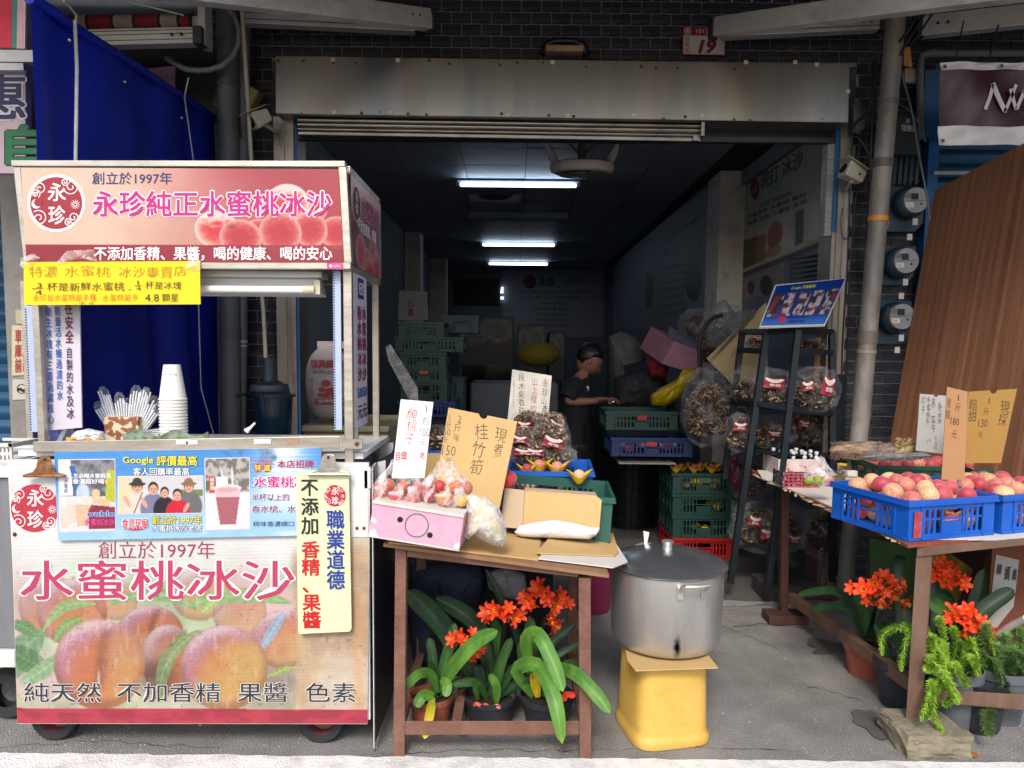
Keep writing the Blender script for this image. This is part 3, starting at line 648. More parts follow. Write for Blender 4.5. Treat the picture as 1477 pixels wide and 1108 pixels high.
def metric_img(o, ex, ey, W_, H_, nx, ny, fn, m, k=.85):
 o, ex, ey = V(o), V(ex).normalized(), V(ey).normalized()
 X, Y = np.meshgrid(np.linspace(0, 1, nx + 1), np.linspace(0, 1, ny + 1)); x = X.ravel(); y = Y.ravel()
 vs = np.array(o)[None] + np.outer(x * W_, np.array(ex)) + np.outer(y * H_, np.array(ey))
 c = np.clip(fn(x, 1 - y), 0, 1); c = np.where(c <= .04045, c / 12.92, ((c + .055) / 1.055) ** 2.4) * k
 b = B(m); b.v = [tuple(p) for p in vs]; w_ = nx + 1; b.f = [(j * w_ + i, j * w_ + i + 1, (j + 1) * w_ + i + 1, (j + 1) * w_ + i) for j in range(ny) for i in range(nx)]
 b.mi = [0] * len(b.f); b.sm = [False] * len(b.f); b.col = np.concatenate([c, np.ones((len(c), 1))], 1); return b
def metric_txt(b, t, o, ex, ey, W_, H_, m, off=0, vertical=False, lift=.002, fit=True):
 """writing in a W x H metre rectangle with lower-left corner o"""
 o, ex, ey = V(o), V(ex).normalized(), V(ey).normalized(); n_ = ex.cross(ey); b.m(m, False); b.mark('text_line')
 cells = [(t, 0, 0, W_, H_)] if not vertical else [(ch, 0, H_ * (1 - (i + 1) / len(t)), W_, H_ / len(t) * .93) for i, ch in enumerate(t)]
 for (s_, x0, y0, w_, h_) in cells:
  if s_ == ' ': continue
  pts, fs = glyphs(s_, off)
  a0, a1 = (pts[:, 0].min(), pts[:, 0].max()) if not vertical else ((0, 1) if is_cjk(s_) else (pts[:, 0].min() - .15, pts[:, 0].max() + .15))
  for p_, f_, l_ in bold(pts, fs, off): b.add([o + ex * (x0 + (x - a0) / (a1 - a0) * w_) + ey * (y0 + (y + .1) / .96 * h_) + n_ * (lift + l_) for x, y in p_], f_)
SW, SH = yb - yh - .06, zt - zb - .05
so_ = (xr + .001, yh + .03, zb + .025); EX, EY = (0, 1, 0), (0, 0, 1)
mk('side_print', metric_img(so_, EX, EY, SW, SH, 70, 60, side, prh), cart)
b = B(); o_ = V(so_)
def circ(b, o, ex, ey, cx, cy, r, m, lift=.002, n=28):
 b.m(m, False); ex, ey = V(ex), V(ey); b.add([V(o) + ex * (cx + r * cos(2 * pi * k / n)) + ey * (cy + r * sin(2 * pi * k / n)) + ex.cross(ey) * lift for k in range(n)], [tuple(range(n))])
circ(b, o_, EX, EY, .09, SH * .72, .066, flat('#d8cfd2'), .001); circ(b, o_, EX, EY, .09, SH * .72, .06, flat('#5a1826'), .0014)
metric_txt(b, '永珍', o_ + V((0, .062, SH * .6)), EX, EY, .055, .09, flat('#d8cfd2'), .02, True)
metric_txt(b, '水蜜桃冰沙', o_ + V((0, .17, SH * .62)), EX, EY, SW - .2, .08, flat('#d8cfd2'), .07); metric_txt(b, '水蜜桃冰沙', o_ + V((0, .17, SH * .62)), EX, EY, SW - .2, .08, flat('#9a2468'), .03, lift=.003)
metric_txt(b, '不添加香精、果醬', o_ + V((0, .1, SH * .42)), EX, EY, SW - .2, .05, flat('#e8e0e0'), .02); mk('side_lettering', b, cart)
b = B(mat('white_enamel', '#d9d9d6', .35, var=.05)); lz = P(300, 394, 2.66).z
xa, xb_ = P(200, 410, 2.66).x, P(467, 410, 2.66).x
b.bb((xa, 2.63, P(300, 399, 2.63).z), (xb_, 2.72, P(300, 389, 2.63).z))
zq = P(300, 401, 2.68).z; b.hexa([(xa, 2.64, zq - .06), (xb_, 2.64, zq - .06), (xb_, 2.70, zq - .065), (xa, 2.70, zq - .065), (xa, 2.66, zq), (xb_ - .02, 2.66, zq), (xb_ - .02, 2.72, zq), (xa, 2.72, zq)])
lf = thing('cart_lamp', 'white fluorescent batten with a bare unlit tube hanging under the cart header', 'lamp', (xb_ - .2, 2.67, zq - .06)); mk('housing', b, lf, bev=.002)
b = B(mat('tube_glass', '#f2f2f0', .2, var=0)).m(mat('tube_glass'), True); b.tube([(xa, 2.615, zq - .045), (xb_ - .04, 2.615, zq - .045)], .013, 12); mk('tube', b, lf)
b = B(mat('cream_socket', '#c9bfa5', .5)).m(mat('cream_socket'), True); b.tube([(xb_ - .06, 2.615, zq - .045), (xb_ - .02, 2.615, zq - .045)], .016, 12); b.box((xb_ - .012, 2.63, zq - .035), (.02, .03, .05)); mk('socket', b, lf)
b = B(calu)
def post(u, vt, vb, y, wd, nm):
 b = B(calu); x = P(u, (vt + vb) / 2, y).x; b.bb((x - wd / 2, y, P(u, vb, y).z), (x + wd / 2, y + wd, P(u, vt, y).z)); return mk(nm, b, cart, bev=.002)
post(502, 391, 668, 2.60, .030, 'post'); post(513, 610, 668, 2.72, .018, 'post'); post(54, 391, 640, 2.62, .024, 'post')
b = B(calu); b.bb((P(33, 500, 3.12).x, 3.12, P(50, 640, 3.12).z), (P(33, 500, 3.12).x + .025, 3.145, zb)); mk('post', b, cart); b = B(calu); b.bb((xr - .03, 3.12, .9), (xr - .005, 3.145, zb)); mk('post', b, cart)
b = B(calu); c_ = P(508, 640, 2.59); b.box(c_, (.075, .012, .035)); b.m(mat('rusty_bolt', '#5a3a28', .8), True).ball(c_ + V((.018, -.008, 0)), .008, 8, 6); mk('post_clamp', b, cart)
b = B(calu); b.hexa([P(48, 652, 2.575), P(490, 648, 2.575), P(490, 648, 2.61), P(48, 652, 2.61), P(48, 637, 2.575), P(490, 629, 2.575), P(490, 629, 2.61), P(48, 637, 2.61)]); mk('counter_rail', b, cart, bev=.002)
b = B(); rb = Bd(P(48, 652, 2.574), P(490, 648, 2.574), P(48, 637, 2.574))
rb.poly(b, [(254, 641), (285, 641), (285, 635), (254, 635)], flat('#e4e2e6'), .001); rb.poly(b, [(366, 640.5), (391, 640), (391, 633), (366, 633.5)], flat('#dcd9e0'), .001); rb.poly(b, [(412, 641), (430, 640.5), (430, 633), (412, 633.5)], flat('#b08a68'), .001)
rb.poly(b, [(268, 640.5), (271, 640.5), (271, 637), (268, 637)], flat('#2a2a30'), .0016); mk('rail_stickers', b, cart)
zc = P(270, 640, 2.62).z; xl, xr2 = P(8, 700, YC + .01).x, P(534, 700, YC + .01).x
b = B(cwht); b.bb((xl + .03, 2.62, zc - .05), (xr2 - .03, 3.16, zc - .03)); mk('counter_top', b, cart)
b = B(cwht); zbt, ztp = P(270, 1038, YC).z, P(270, 672, YC).z
b.bb((xl + .01, YC + .012, zbt), (xr2 - .006, YC + .03, zc - .06)); b.bb((xl, YC + .031, zbt), (xl + .015, 3.16, ztp)); b.bb((xl, 3.145, zbt), (xr2 - .01, 3.16, zc - .06)); b.bb((xl + .02, YC + .035, zbt), (xr2 - .02, 3.14, zbt + .02)); mk('body', b, cart)
b = B(cwht); b.bb((xr2 - .02, YC - .004, P(0, 700, YC).z), (xr2 + .004, YC + .02, P(0, 672, YC).z)); b.bb((P(505, 690, YC).x, YC - .004, P(0, 770, YC).z), (xr2 - .005, YC + .008, P(0, 673, YC).z))
mk('corner_sheet', b, cart, bev=.002)
fb = Bd(P(0, 1000, YC), P(500, 1000, YC), P(0, 700, YC))
def leafm(X, Y_, x0, y0, x1, y1, wd, bend=0):
 dx, dy = x1 - x0, y1 - y0; L_2 = math.hypot(dx, dy); t = ((X - x0) * dx + (Y_ - y0) * dy) / L_2 ** 2; s = ((X - x0) * -dy + (Y_ - y0) * dx) / L_2
 s = s - bend * np.sin(np.clip(t, 0, 1) * pi); hw = wd * np.sin(np.clip(t, 0, 1) * pi) ** .7
 m = (1 - sst(.9, 1.1, np.abs(s) / np.maximum(hw, 1e-3))) * ((t > 0) & (t < 1)); return m, t, s
def peach2(X, Y_, cx, cy, rx, ry, hue, seam=0):
 m, a, q = ell(X, Y_, cx, cy, rx, ry, .025); r = np.sqrt(a * a + q * q); n_ = fbm(a * 3 + cx, q * 3 + cy, 4); n2 = fbm(a * 25 + cx, q * 18, 3)
 mauve, orange, gold, pale = C('#b38096'), C('#c27450'), C('#c89f60'), C('#dcc4c6')
 c = mixc(np.tile(orange, (len(X), 1)), gold, sst(.25, .95, .5 + hue * 2 + a * .35 + q * .3 + (n_ - .5) * .5)); c = mixc(c, mauve, sst(.35, 1.05, r * .75 - a * .4 - q * .4 + (n_ - .5) * .35) * .9); c = mixc(c, pale, sst(.85, 1.35, r * .75 - q * .6 - a * .3 + (n2 - .5) * .2) * .8)
 c = mixc(c, C('#7c4c3e'), sst(.78, 1.02, r + q * .12) * .5)
 if seam:
  s_ = np.abs(a - .05 + .35 * (q + .1) ** 2 * np.sign(q)) ; c = mixc(c, C('#7a4638'), (1 - sst(.0, .22, s_)) * (1 - sst(.5, .9, np.abs(q + .1))) * .55); c = mixc(c, C('#e6cdb4'), (1 - sst(0, .05, np.abs(a + .02))) * sst(.05, .2, q) * (1 - sst(.5, .8, q)) * .7)
 return m, c + ((n2 - .5) * .07)[:, None]
def front(x, y):
 X, Y_ = 16 + x * 517, 674 + y * 370; N_ = len(X); f1 = fbm(x * 5, y * 5, 4); f2 = fbm(x * 14, y * 12, 4)
 c = np.tile(C('#e4e4e3'), (N_, 1)) - ((f2 - .5) * .05)[:, None]
 low = sst(775, 850, Y_ + (f1 - .5) * 40); g = mixc(np.tile(C('#cfd8bd'), (N_, 1)), C('#9fb08a'), sst(.35, .7, fbm(x * 7 + 3, y * 4, 3))); g = mixc(g, C('#d7b6b6'), sst(.55, .75, fbm(x * 6 + 9, y * 5 + 4, 2)))
 c = c * (1 - low[:, None]) + g * low[:, None]
 c = mixc(c, C('#6d6a60'), sst(900, 1000, Y_) * sst(.4, .7, fbm(x * 8, y * 4 + 8, 3)) * .7); c = mixc(c, C('#c9bca4'), sst(975, 1005, Y_) * .55)
 for (cx, cy, r, h, k, a) in ((70, 872, 48, .0, 0, .75), (100, 880, 52, -.2, 0, .8), (165, 862, 32, -.2, 0, .6), (285, 855, 40, .0, 0, .6), (345, 880, 40, -.1, 0, .55), (408, 920, 45, 0, 0, .8)):
  m, pc = peach2(X, Y_, cx, cy, r, r * .95, h); c = c * (1 - m[:, None] * a) + pc * (m * a)[:, None]
 def leaf(x0, y0, x1, y1, wd, bend, col, al=1.0):
  nonlocal c
  m, t, s = leafm(X, Y_, x0, y0, x1, y1, wd, bend); lc = np.tile(C(col), (N_, 1)) + ((1 - sst(0, 1.6, np.abs(s))) * .10)[:, None] + ((np.sin(t * 46 + np.abs(s) * .4)) * .025)[:, None]; c = c * (1 - (m * al)[:, None]) + lc * (m * al)[:, None]
 for L4 in ((-4, 985, 60, 905, 22, -6, '#7c9a74'), (5, 930, 62, 960, 18, 5, '#5d8056'), (20, 985, 85, 940, 12, 4, '#8bab7e'), (10, 895, 50, 915, 10, -3, '#6b9060'), (58, 905, 135, 868, 9, -16, '#93ab72'), (72, 925, 118, 888, 8, -8, '#7fa060'), (262, 872, 425, 868, 11, -14, '#8fae74'), (150, 870, 290, 878, 9, -20, '#8aa570'), (290, 880, 325, 838, 7, 4, '#a4bc6c'), (385, 975, 430, 960, 5, -2, '#93a85c')): leaf(*L4)
 leaf(372, 940, 412, 878, 8, 0, '#8db2cc', .8)
 for (cx, cy, rx, ry, h, s) in ((214, 912, 49, 42, -.12, 1), (240, 950, 40, 52, -.2, 0)):
  m, pc = peach2(X, Y_, cx, cy, rx, ry, h, s); c = c * (1 - m[:, None]) + pc * .93 * m[:, None]
 m, _, _ = ell(X, Y_, 222, 975, 26, 26, .8); c = mixc(c, C('#4c3c34'), m * .7)
 leaf(225, 1010, 268, 905, 11, -10, '#77875e'); leaf(236, 960, 290, 905, 8, -6, '#8b9868')
 for (cx, cy, rx, ry, h, s) in ((139, 957, 67, 66, -.06, 1), (322, 962, 64, 63, .14, 0)):
  m, pc = peach2(X, Y_, cx, cy, rx, ry, h, s); c = c * (1 - m[:, None]) + pc * m[:, None]
 e = sst(418, 432, X + (f2 - .5) * 22) * sst(770, 800, Y_ + (f1 - .5) * 60); tan = mixc(np.tile(C('#c8ab88'), (N_, 1)), C('#b59a80'), sst(.35, .65, f2)); tan = mixc(tan, C('#ddd2c4'), sst(.55, .8, f1) * .7)
 tan = mixc(tan, C('#d9a06c'), sst(500, 520, X) * (1 - sst(520, 534, X)) * sst(835, 880, Y_) * .5); c = c * (1 - e[:, None]) + tan * e[:, None]
 sc_ = sst(.62, .8, fbm(x * 60, y * 18, 3)) * .22; c = mixc(c, C('#e8e2da'), sc_ * low); spk = (fbm(x * 120, y * 90, 2) > .80).astype(float) * low * .35; c = mixc(c, C('#6b4c38'), spk)
 c = mixc(c, C('#b9a88c'), sst(.5, .75, fbm(x * 3 + 30, y * 9 + 3, 4)) * .3 * low)
 band = (Y_ > 1022 + (x - .5) * 2).astype(float); bc = mixc(np.tile(C('#b93a4c'), (N_, 1)), C('#8f2c3a'), sst(.45, .7, fbm(x * 20, y * 30, 3)) * .6)
 return c * (1 - band[:, None]) + bc * band[:, None]
prf = printed(.45, 'printed_front', .05, ribs=60)
mk('front_print', fb.img([(25, 1043.5), (530, 1044), (533, 674), (15, 676)], 400, 290, front, .001, prf, k=.78), cart)
b = B(); b.m(cwht).prism([fb.hit(25, 1044), fb.hit(530, 1044.5), fb.hit(534, 674), fb.hit(14, 676)], V((0, .01, 0))); mk('front_board', b, cart)
b = B(); outl(fb, b, '水蜜桃冰沙', (30, 809, 424, 865), flat('#b83c60'), flat('#f0e6e6'), .012, .045, .002); fb.h(b, '創立於1997年', (142, 781, 310, 806), flat('#a03452'), -.004, .003)
for t, u0, u1 in (('純天然', 35, 146), ('不加香精', 169, 318), ('果醬', 343, 415), ('色素', 441, 513)): outl(fb, b, t, (u0, 985, u1, 1013), flat('#2c303a'), flat('#ddd6cf'), .006, .035, .002)
emblem(fb, b, 50, 733, 34.5, ring=False, red='#b83044'); mk('front_lettering', b, cart)
b = B(); fb.disc(b, 21, 771, 3, flat('#5a3030'), .003)
b.m(mat('rusty_bolt'), True); [b.ball(fb.hit(u, v, .004), .006, 8, 6) for u, v in ((21, 771), (515, 762), (525, 762))]; mk('screws', b, cart, kind='stuff')
b = B(mat('dark_side_banner', '#17161c', .4, var=.3, vs=3, bump=.3, bs=6, dirt='#3a1a24', damt=.5, ds=3)); xs_ = xr2 + .006
zt2, zb2 = P(536, 676, YC).z, P(536, 1086, YC + .02).z
b.grid(lambda x, y: V((xs_ + .012 * sin(x * 9 + y * 2) * y * .6, YC + .03 + (3.12 - YC) * x, max(.02, zb2 + (zt2 - zb2) * y))), 14, 20, V((-.003, 0, 0))); mk('side_banner', b, cart)
b = B(mat('perforated_tape', '#c9c6c4', .6)); b.bb((xs_ + .001, YC + .004, max(.02, zb2)), (xs_ + .004, YC + .026, zt2)); z = zb2 + .01
b.m(flat('#17161c'))
while z < zt2: b.bb((xs_ + .0035, YC + .010, z), (xs_ + .0052, YC + .018, z + .005)); z += .010
mk('banner_edge', b, cart)
def wheel(u, v, Y, r):
 c_ = P(u, v, Y); c_.z = r; t = mk_w = None
 b = B(mat('tyre_rubber', '#26272b', .85, var=.2, bump=.5, bs=60)).m(mat('tyre_rubber'), True); M_ = Matrix.Rotation(pi / 2, 3, 'X')
 b.lathe([(r * .62, -.022), (r * .9, -.026), (r * .985, -.018), (r, 0), (r * .985, .018), (r * .9, .026), (r * .62, .022)], 32, c_, M_)
 for k in range(36):
  a = 2 * pi * k / 36; b.m(mat('tyre_rubber'), False).box(c_ + V((cos(a) * r * .99, 0, sin(a) * r * .99)), (.006, .036, .004), Matrix.Rotation(-a, 3, 'Y'))
 w_ = mk('wheel', b, cart); b = B(mat('rusty_pink_rim', '#8a5650', .7, .2, var=.3, dirt='#4a3028')).m(mat('rusty_pink_rim'), True)
 b.lathe([(0, -.03), (r * .22, -.03), (r * .25, -.012), (r * .5, -.010), (r * .55, -.026), (r * .64, -.024), (r * .64, .022)], 24, c_, M_); mk('rim', b, w_)
wheel(82, 1040, YC + .09, .088); wheel(465, 1040, YC + .09, .088)
b = B(mat('dark_chassis', '#2a2624', .8)); b.bar((xl + .05, YC + .12, .13), (xr2 - .05, YC + .12, .13), .04, .04); b.bar((xl + .05, 3.05, .13), (xr2 - .05, 3.05, .13), .04, .04); mk('chassis', b, cart)
pbx = xr2 - .04
px_ = P(500, 500, 2.62).x; EXs = (0, 1, 0)
zpt, zpb = P(500, 391, 2.64).z, P(500, 619, 2.64).z
corr = mat('lilac_white_corrugated', '#c9c2cc', .5, var=.06, bump=.1)
t = thing('price_board', 'tall narrow corrugated price board on the cart post reading 50', 'price sign', (px_, 2.7, zpb))
b = B(corr); b.bb((px_ + .018, 2.64, zpb), (px_ + .024, 2.86, zpt)); mk('board', b, t)
b = B(); o_ = V((px_ + .0245, 2.65, zpb)); HH = zpt - zpb
b.m(flat('#1d1a66')); b.add([o_ + V((.001, .05, HH * .84)), o_ + V((.001, .15, HH * .84)), o_ + V((.001, .15, HH * .97)), o_ + V((.001, .05, HH * .97))], [(0, 1, 2, 3)])
metric_txt(b, '純天然', o_ + V((0, .06, HH * .86)), EXs, EY, .08, HH * .09, flat('#e8e4f0'), .03)
for k, (x_, t1) in enumerate(((.03, '香水桃冰沙'), (.115, '水蜜桃冰沙'))):
 metric_txt(b, t1, o_ + V((0, x_, HH * .30)), EXs, EY, .075, HH * .50, flat('#8e2060'), .03, True); metric_txt(b, '50', o_ + V((0, x_, HH * .185)), EXs, EY, .075, HH * .085, flat('#1f5fae'), .03); metric_txt(b, '元', o_ + V((0, x_, HH * .05)), EXs, EY, .075, HH * .10, flat('#1d1d2a'), .02)
mk('lettering', b, t)
def perf(name, u, vt, vb, Y, wpx, label):
 b = B(mat('blue_white_corrugated', '#a9b6d2', .5, var=.05)); x0, x1 = P(u, 500, Y).x, P(u + wpx, 500, Y).x; z0, z1 = P(u, vb, Y).z, P(u, vt, Y).z
 b.bb((x0, Y, z0), (x1, Y + .01, z1)); b.m(flat('#30344a')); z = z0 + .005
 while z < z1 - .006: b.bb((x0 + .001, Y - .0012, z), (x0 + .006, Y - .0001, z + .005)); z += .0095
 mk(name, b, label=label, cat='sign board')
perf('corrugated_board', 481, 391, 620, 2.60, 11, 'blue white corrugated board edge strapped before the right cart post')
perf('corrugated_board', 38, 441, 623, 2.64, 11, 'blue white corrugated board edge beside the left cart post')
wbY = 2.66; t = thing('writing_board', 'tall lilac board of blue and dark red writing left in the cart window', 'sign', P(90, 617, wbY)); wb = Bd(P(56, 617, wbY), P(118, 617, wbY), P(56, 420, wbY))
mk('board', wb.slab([(57, 622), (118, 617), (114, 392), (52, 392)], .006, corr), t); b = B()
wb.vt(b, '實在安全', [(94, 496), (106, 496), (104, 414), (92, 414)], flat('#7a1626'), .025); wb.vt(b, '自製的水及冰', [(96, 605), (107, 605), (104, 500), (95, 500)], flat('#3c1c48'), .01)
wb.vt(b, '能量活水機過濾的水', [(82, 578), (91, 578), (87, 441), (78, 441)], flat('#2458a8'), .012); wb.vt(b, '衛生冰塊有三道過濾核心', [(69, 612), (78, 612), (74, 442), (65, 442)], flat('#2a5cb0'), .012); mk('lettering', b, t)
ys = yh - .008; t = thing('handwritten_sign', 'bright yellow handwritten card hung below the header of the cart', 'sign', P(160, 440, ys)); yd = Bd(P(34, 440, ys), P(288, 440, ys), P(34, 377, ys))
mk('card', yd.slab([(35, 440), (289, 439), (288, 377), (34, 378)], .005, mat('bright_yellow_card', '#f2d20c', .5, var=.03, vs=2, bump=.03)), t); b = B(); fd, dkm, br = flat('#b58f0a'), flat('#5a4410'), flat('#c8780c')
yd.h(b, '特濃', (41, 383, 83, 401), fd, -.008, jit=.4); yd.h(b, '水蜜桃', (92, 383, 160, 400), fd, -.008, jit=.4); yd.h(b, '冰沙專賣店', (170, 383, 270, 400), fd, -.006, jit=.4)
yd.h(b, '3', (53, 408, 60, 415), dkm); yd.strip(b, [(46, 416.5), (62, 415.5)], 1, dkm); yd.h(b, '4', (51, 418, 60, 425), dkm)
yd.h(b, '杯是新鮮水蜜桃', (67, 407, 180, 420), dkm, 0, jit=.3); yd.disc(b, 187, 418, 1.1, dkm, .003, 8); yd.h(b, '1', (198, 405, 200, 411), dkm); yd.strip(b, [(194, 412.5), (204, 411.5)], 1, dkm); yd.h(b, '4', (196, 413.5, 203, 419), dkm)
yd.h(b, '杯是冰塊', (209, 406, 262, 418), dkm, 0, jit=.3); yd.h(b, '永珍是水蜜桃最多種', (47, 424, 139, 435), br, -.004, jit=.3); yd.h(b, '水蜜桃最多', (147, 424, 200, 435), br, -.004, jit=.3); yd.h(b, '4.8', (209, 424, 229, 435), dkm); yd.h(b, '顆星', (233, 423, 258, 436), dkm, jit=.2); yd.h(b, '(週一-四)', (114, 435, 135, 439), dkm)
mk('handwriting', b, t)
b = B(film('clear_tape', '#f4eee6', .1, .5, 30)); td = Bd(P(34, 440, ys - .004), P(288, 440, ys - .004), P(34, 377, ys - .004))
for pp in ([(28, 384), (40, 386), (58, 372), (48, 366), (30, 372)], [(80, 381), (112, 374), (140, 377), (136, 360), (96, 362)], [(266, 388), (289, 392), (290, 376), (274, 373)]):
 c_ = td.hit(sum(p[0] for p in pp) / len(pp), sum(p[1] for p in pp) / len(pp), .012); n_ = len(pp); b.add([td.hit(*p, .001) for p in pp] + [c_], [(i, (i + 1) % n_, n_) for i in range(n_)])
mk('tape_pieces', b, t)
yb2 = YC - .016; t = thing('photo_board', 'sky blue printed board of customer photos clipped to the cart front', 'sign', P(270, 778, yb2)); bb2 = Bd(P(80, 780, yb2), P(460, 780, yb2), P(80, 650, yb2))
BQ = [(84, 780), (463, 772), (463, 646), (78, 652)]
def blue(x, y):
 c = mixc(np.tile(C('#4f95d8'), (len(x), 1)), C('#9cc8ee'), sst(.15, .85, y)); s = np.exp(-((x - .86) ** 2 / .008 + (y - .14) ** 2 / .18)) + np.exp(-((x - .9) ** 2 / .03 + (y - .5) ** 2 / .05)) * .6
 c = mixc(c, C('#eef4fa'), np.clip(s, 0, 1)); c = mixc(c, C('#dceaf6'), sst(.5, .8, fbm(x * 9, y * 5 + 4, 4)) * sst(.5, 1, y) * .7); st = (np.sin(y * 150) > .5) * (fbm(x * 6, y * 3) > .45) * (y < .45)
 c = mixc(c, C('#3f7cb8'), st * .35); d_, _, _ = ell(x, y, .80, .10, .03, .13, .4); d2 = (fbm(x * 40, y * 20) > .56) * (y < .16) * (x > .62) * (x < .84); return mixc(c, C('#56708c'), np.clip(d_ * .5 + d2 * .6, 0, .8))
prb = printed(.35, 'printed_blue', .04)
bp_ = mk('board', bb2.slab(BQ, .008, cwht), t); mk('sky_print', bb2.img(BQ, 160, 60, blue, .001, prb), t)
def ph1(x, y):
 N_ = len(x); c = mixc(np.tile(C('#5d5f66'), (N_, 1)), C('#8e9096'), sst(.4, .6, fbm(x * 6, y * 6))); R_ = lambda a, e, f, g, h: rect_m(x, y, a, e, f, g)
 c = mixc(c, C('#e7e3e8'), ((x < .2 + y * .1) & (y < .5)).astype(float)); c = mixc(c, C('#3466a8'), ((np.abs(x - (.2 + y * .35)) < .05) & (y < .5) & (y > .08)).astype(float)); c = mixc(c, C('#e6e4e6'), (y > .5 + x * .02) * .9)
 c = mixc(c, C('#b8bc3a'), ((x > .88 - y * .1) & (y > .15) & (y < .6)).astype(float)); m, _, _ = ell(x, y, .42, .47, .12, .14, .1); c = mixc(c, C('#c8d4e2'), m * .9)
 for a_, b_ in ((.66, .47), (.6, .57), (.74, .58), (.84, .62)): m, p1, p2 = ell(x, y, a_, b_, .075, .06, .1); c = mixc(c, C('#e4bc94'), m)
 c = mixc(c, C('#8f3044'), ((x > .52) & (y > .62 + (x - .5) * .1) & (y < .98)).astype(float)); m, _, _ = ell(x, y, .2, .75, .42, .14, .15, -.45); c = mixc(c, C('#f0cdc2'), m); m, _, _ = ell(x, y, .42, .6, .17, .09, .2, -.2); c = mixc(c, C('#f2d8d0'), m)
 m = ((np.abs(x - .40) < .13 - (y - .6) * .12) & (y > .62) & (y < .94)).astype(float); c = mixc(c, C('#ddb79c'), m); return c + ((fbm(x * 30, y * 30, 2) - .5) * .1)[:, None]
def person_px(c, x, y, cx, hy, s, shirt, hat=None, hair='#2a2420', arm=0):
 m, _, _ = ell(x, y, cx, hy + s * 1.9, s * 1.25, s * 1.5, .08); c = mixc(c, C(shirt), m); m, _, _ = ell(x, y, cx, hy - s * .12, s * .48, s * .60, .1); c = mixc(c, C(hair), m); m, _, _ = ell(x, y, cx, hy + s * .06, s * .40, s * .52, .1); c = mixc(c, C('#d9a48c'), m)
 for k in (-1, 1): m, _, _ = ell(x, y, cx + k * s * .16, hy, s * .07, s * .05, .5); c = mixc(c, C('#4a3028'), m)
 m, _, _ = ell(x, y, cx, hy + s * .28, s * .14, s * .05, .5); c = mixc(c, C('#b0544c'), m)
 if hat: m, _, _ = ell(x, y, cx, hy - s * .28, s * .75, s * .2, .1); c = mixc(c, C(hat), m); m, _, _ = ell(x, y, cx, hy - s * .5, s * .42, s * .35, .1); c = mixc(c, C(hat), m)
 if arm: m, _, _ = ell(x, y, cx + arm * s * .9, hy + s * 1.3, s * .2, s * .6, .15, arm * .5); c = mixc(c, C('#d9a48c'), m)
 return c
def ph2(x, y):
 c = mixc(np.tile(C('#d8cfcf'), (len(x), 1)), C('#e6cf9c'), (x < .3).astype(float)); c = mixc(c, C('#c9c9d2'), sst(.4, .6, fbm(x * 8, y * 4)) * .6); c = mixc(c, C('#6f8a54'), ((x > .72) & (y > .35) & (y < .55)).astype(float)); X = x * 2.25
 for (cx, hy, s, sh, hat, arm) in ((.50, .28, .30, '#dccfc2', '#3c3834', -1), (.93, .34, .28, '#7c7c9c', None, -1), (1.88, .28, .28, '#6c6c70', '#8c6c54', -1), (1.23, .45, .24, '#26262c', None, 1), (1.57, .52, .26, '#cc2436', None, 1)): c = person_px(c, X, y, cx, hy, s, sh, hat, arm=arm)
 return mixc(c, C('#2c2a2c'), ((np.abs(X - (.64 - (y - .42) * .40)) < .014) & (y > .42)).astype(float))
def ph3(x, y):
 N_ = len(x); c = mixc(np.tile(C('#b9b2ae'), (N_, 1)), C('#74706c'), sst(.4, .62, fbm(x * 9, y * 12, 3))); c = mixc(c, C('#e2dde6'), sst(.44, .5, y)); c = mixc(c, C('#c65a3a'), rect_m(x, y, .08, .25, .2, .48)); c = mixc(c, C('#547244'), rect_m(x, y, .0, .3, .08, .44)); c = mixc(c, C('#efe9ea'), rect_m(x, y, .24, .26, .5, .46))
 m = ((np.abs(x - .5) < .30 - (y - .45) * .24) & (y > .42) & (y < .93)).astype(float); c = mixc(c, C('#a8646c'), m); m2 = ((np.abs(x - .5) < .30) & (y > .42) & (y < .55)).astype(float) * m; c = mixc(c, C('#dcb8bc'), m2); m, _, _ = ell(x, y, .5, .42, .32, .06, .1); c = mixc(c, C('#e9d6d8'), m)
 m, _, _ = ell(x, y, .5, .44, .26, .04, .2); c = mixc(c, C('#cfa2a6'), m)
 for a_ in (.36, .64): m, _, _ = leafm(x, y, a_ + (.1 if a_ < .5 else -.02), .42, a_ - .03, .1, .03); c = mixc(c, C('#e8e4e4'), m * .8)
 return c
for nm, q_, f_, n1, n2 in (('cup_photo', [(87, 767), (166, 765), (165, 663), (85, 664)], ph1, 80, 100), ('group_photo', [(171, 741), (293, 739.5), (292, 687), (171, 688)], ph2, 130, 60), ('drink_photo', [(298, 764), (360, 762.5), (359, 661), (296, 662)], ph3, 60, 100)):
 b = B(); bb2.poly(b, [(q_[0][0] - 1.2, q_[0][1] + 1.2), (q_[1][0] + 1.2, q_[1][1] + 1.2), (q_[2][0] + 1.2, q_[2][1] - 1.2), (q_[3][0] - 1.2, q_[3][1] - 1.2)], flat('#e6d4da'), .0018); pp_ = mk(nm + '_border', b, t); mk(nm, bb2.img(q_, n1, n2, f_, .0025, prb), t)
b = B(); yl, dk2, wt, mg, pu, cr = flat('#e9dc3c'), flat('#33506c'), flat('#f2f4f6'), flat('#cc2484'), flat('#7c2a74'), flat('#b82448')
outl(bb2, b, 'Google', (177, 659, 221, 671), yl, dk2, .02, .045, .003); outl(bb2, b, '評價最高', (226, 657.5, 284, 672), yl, dk2, .02, .06, .003); outl(bb2, b, '客人回購率最高', (192, 675, 273, 686), wt, dk2, .01, .05, .003)
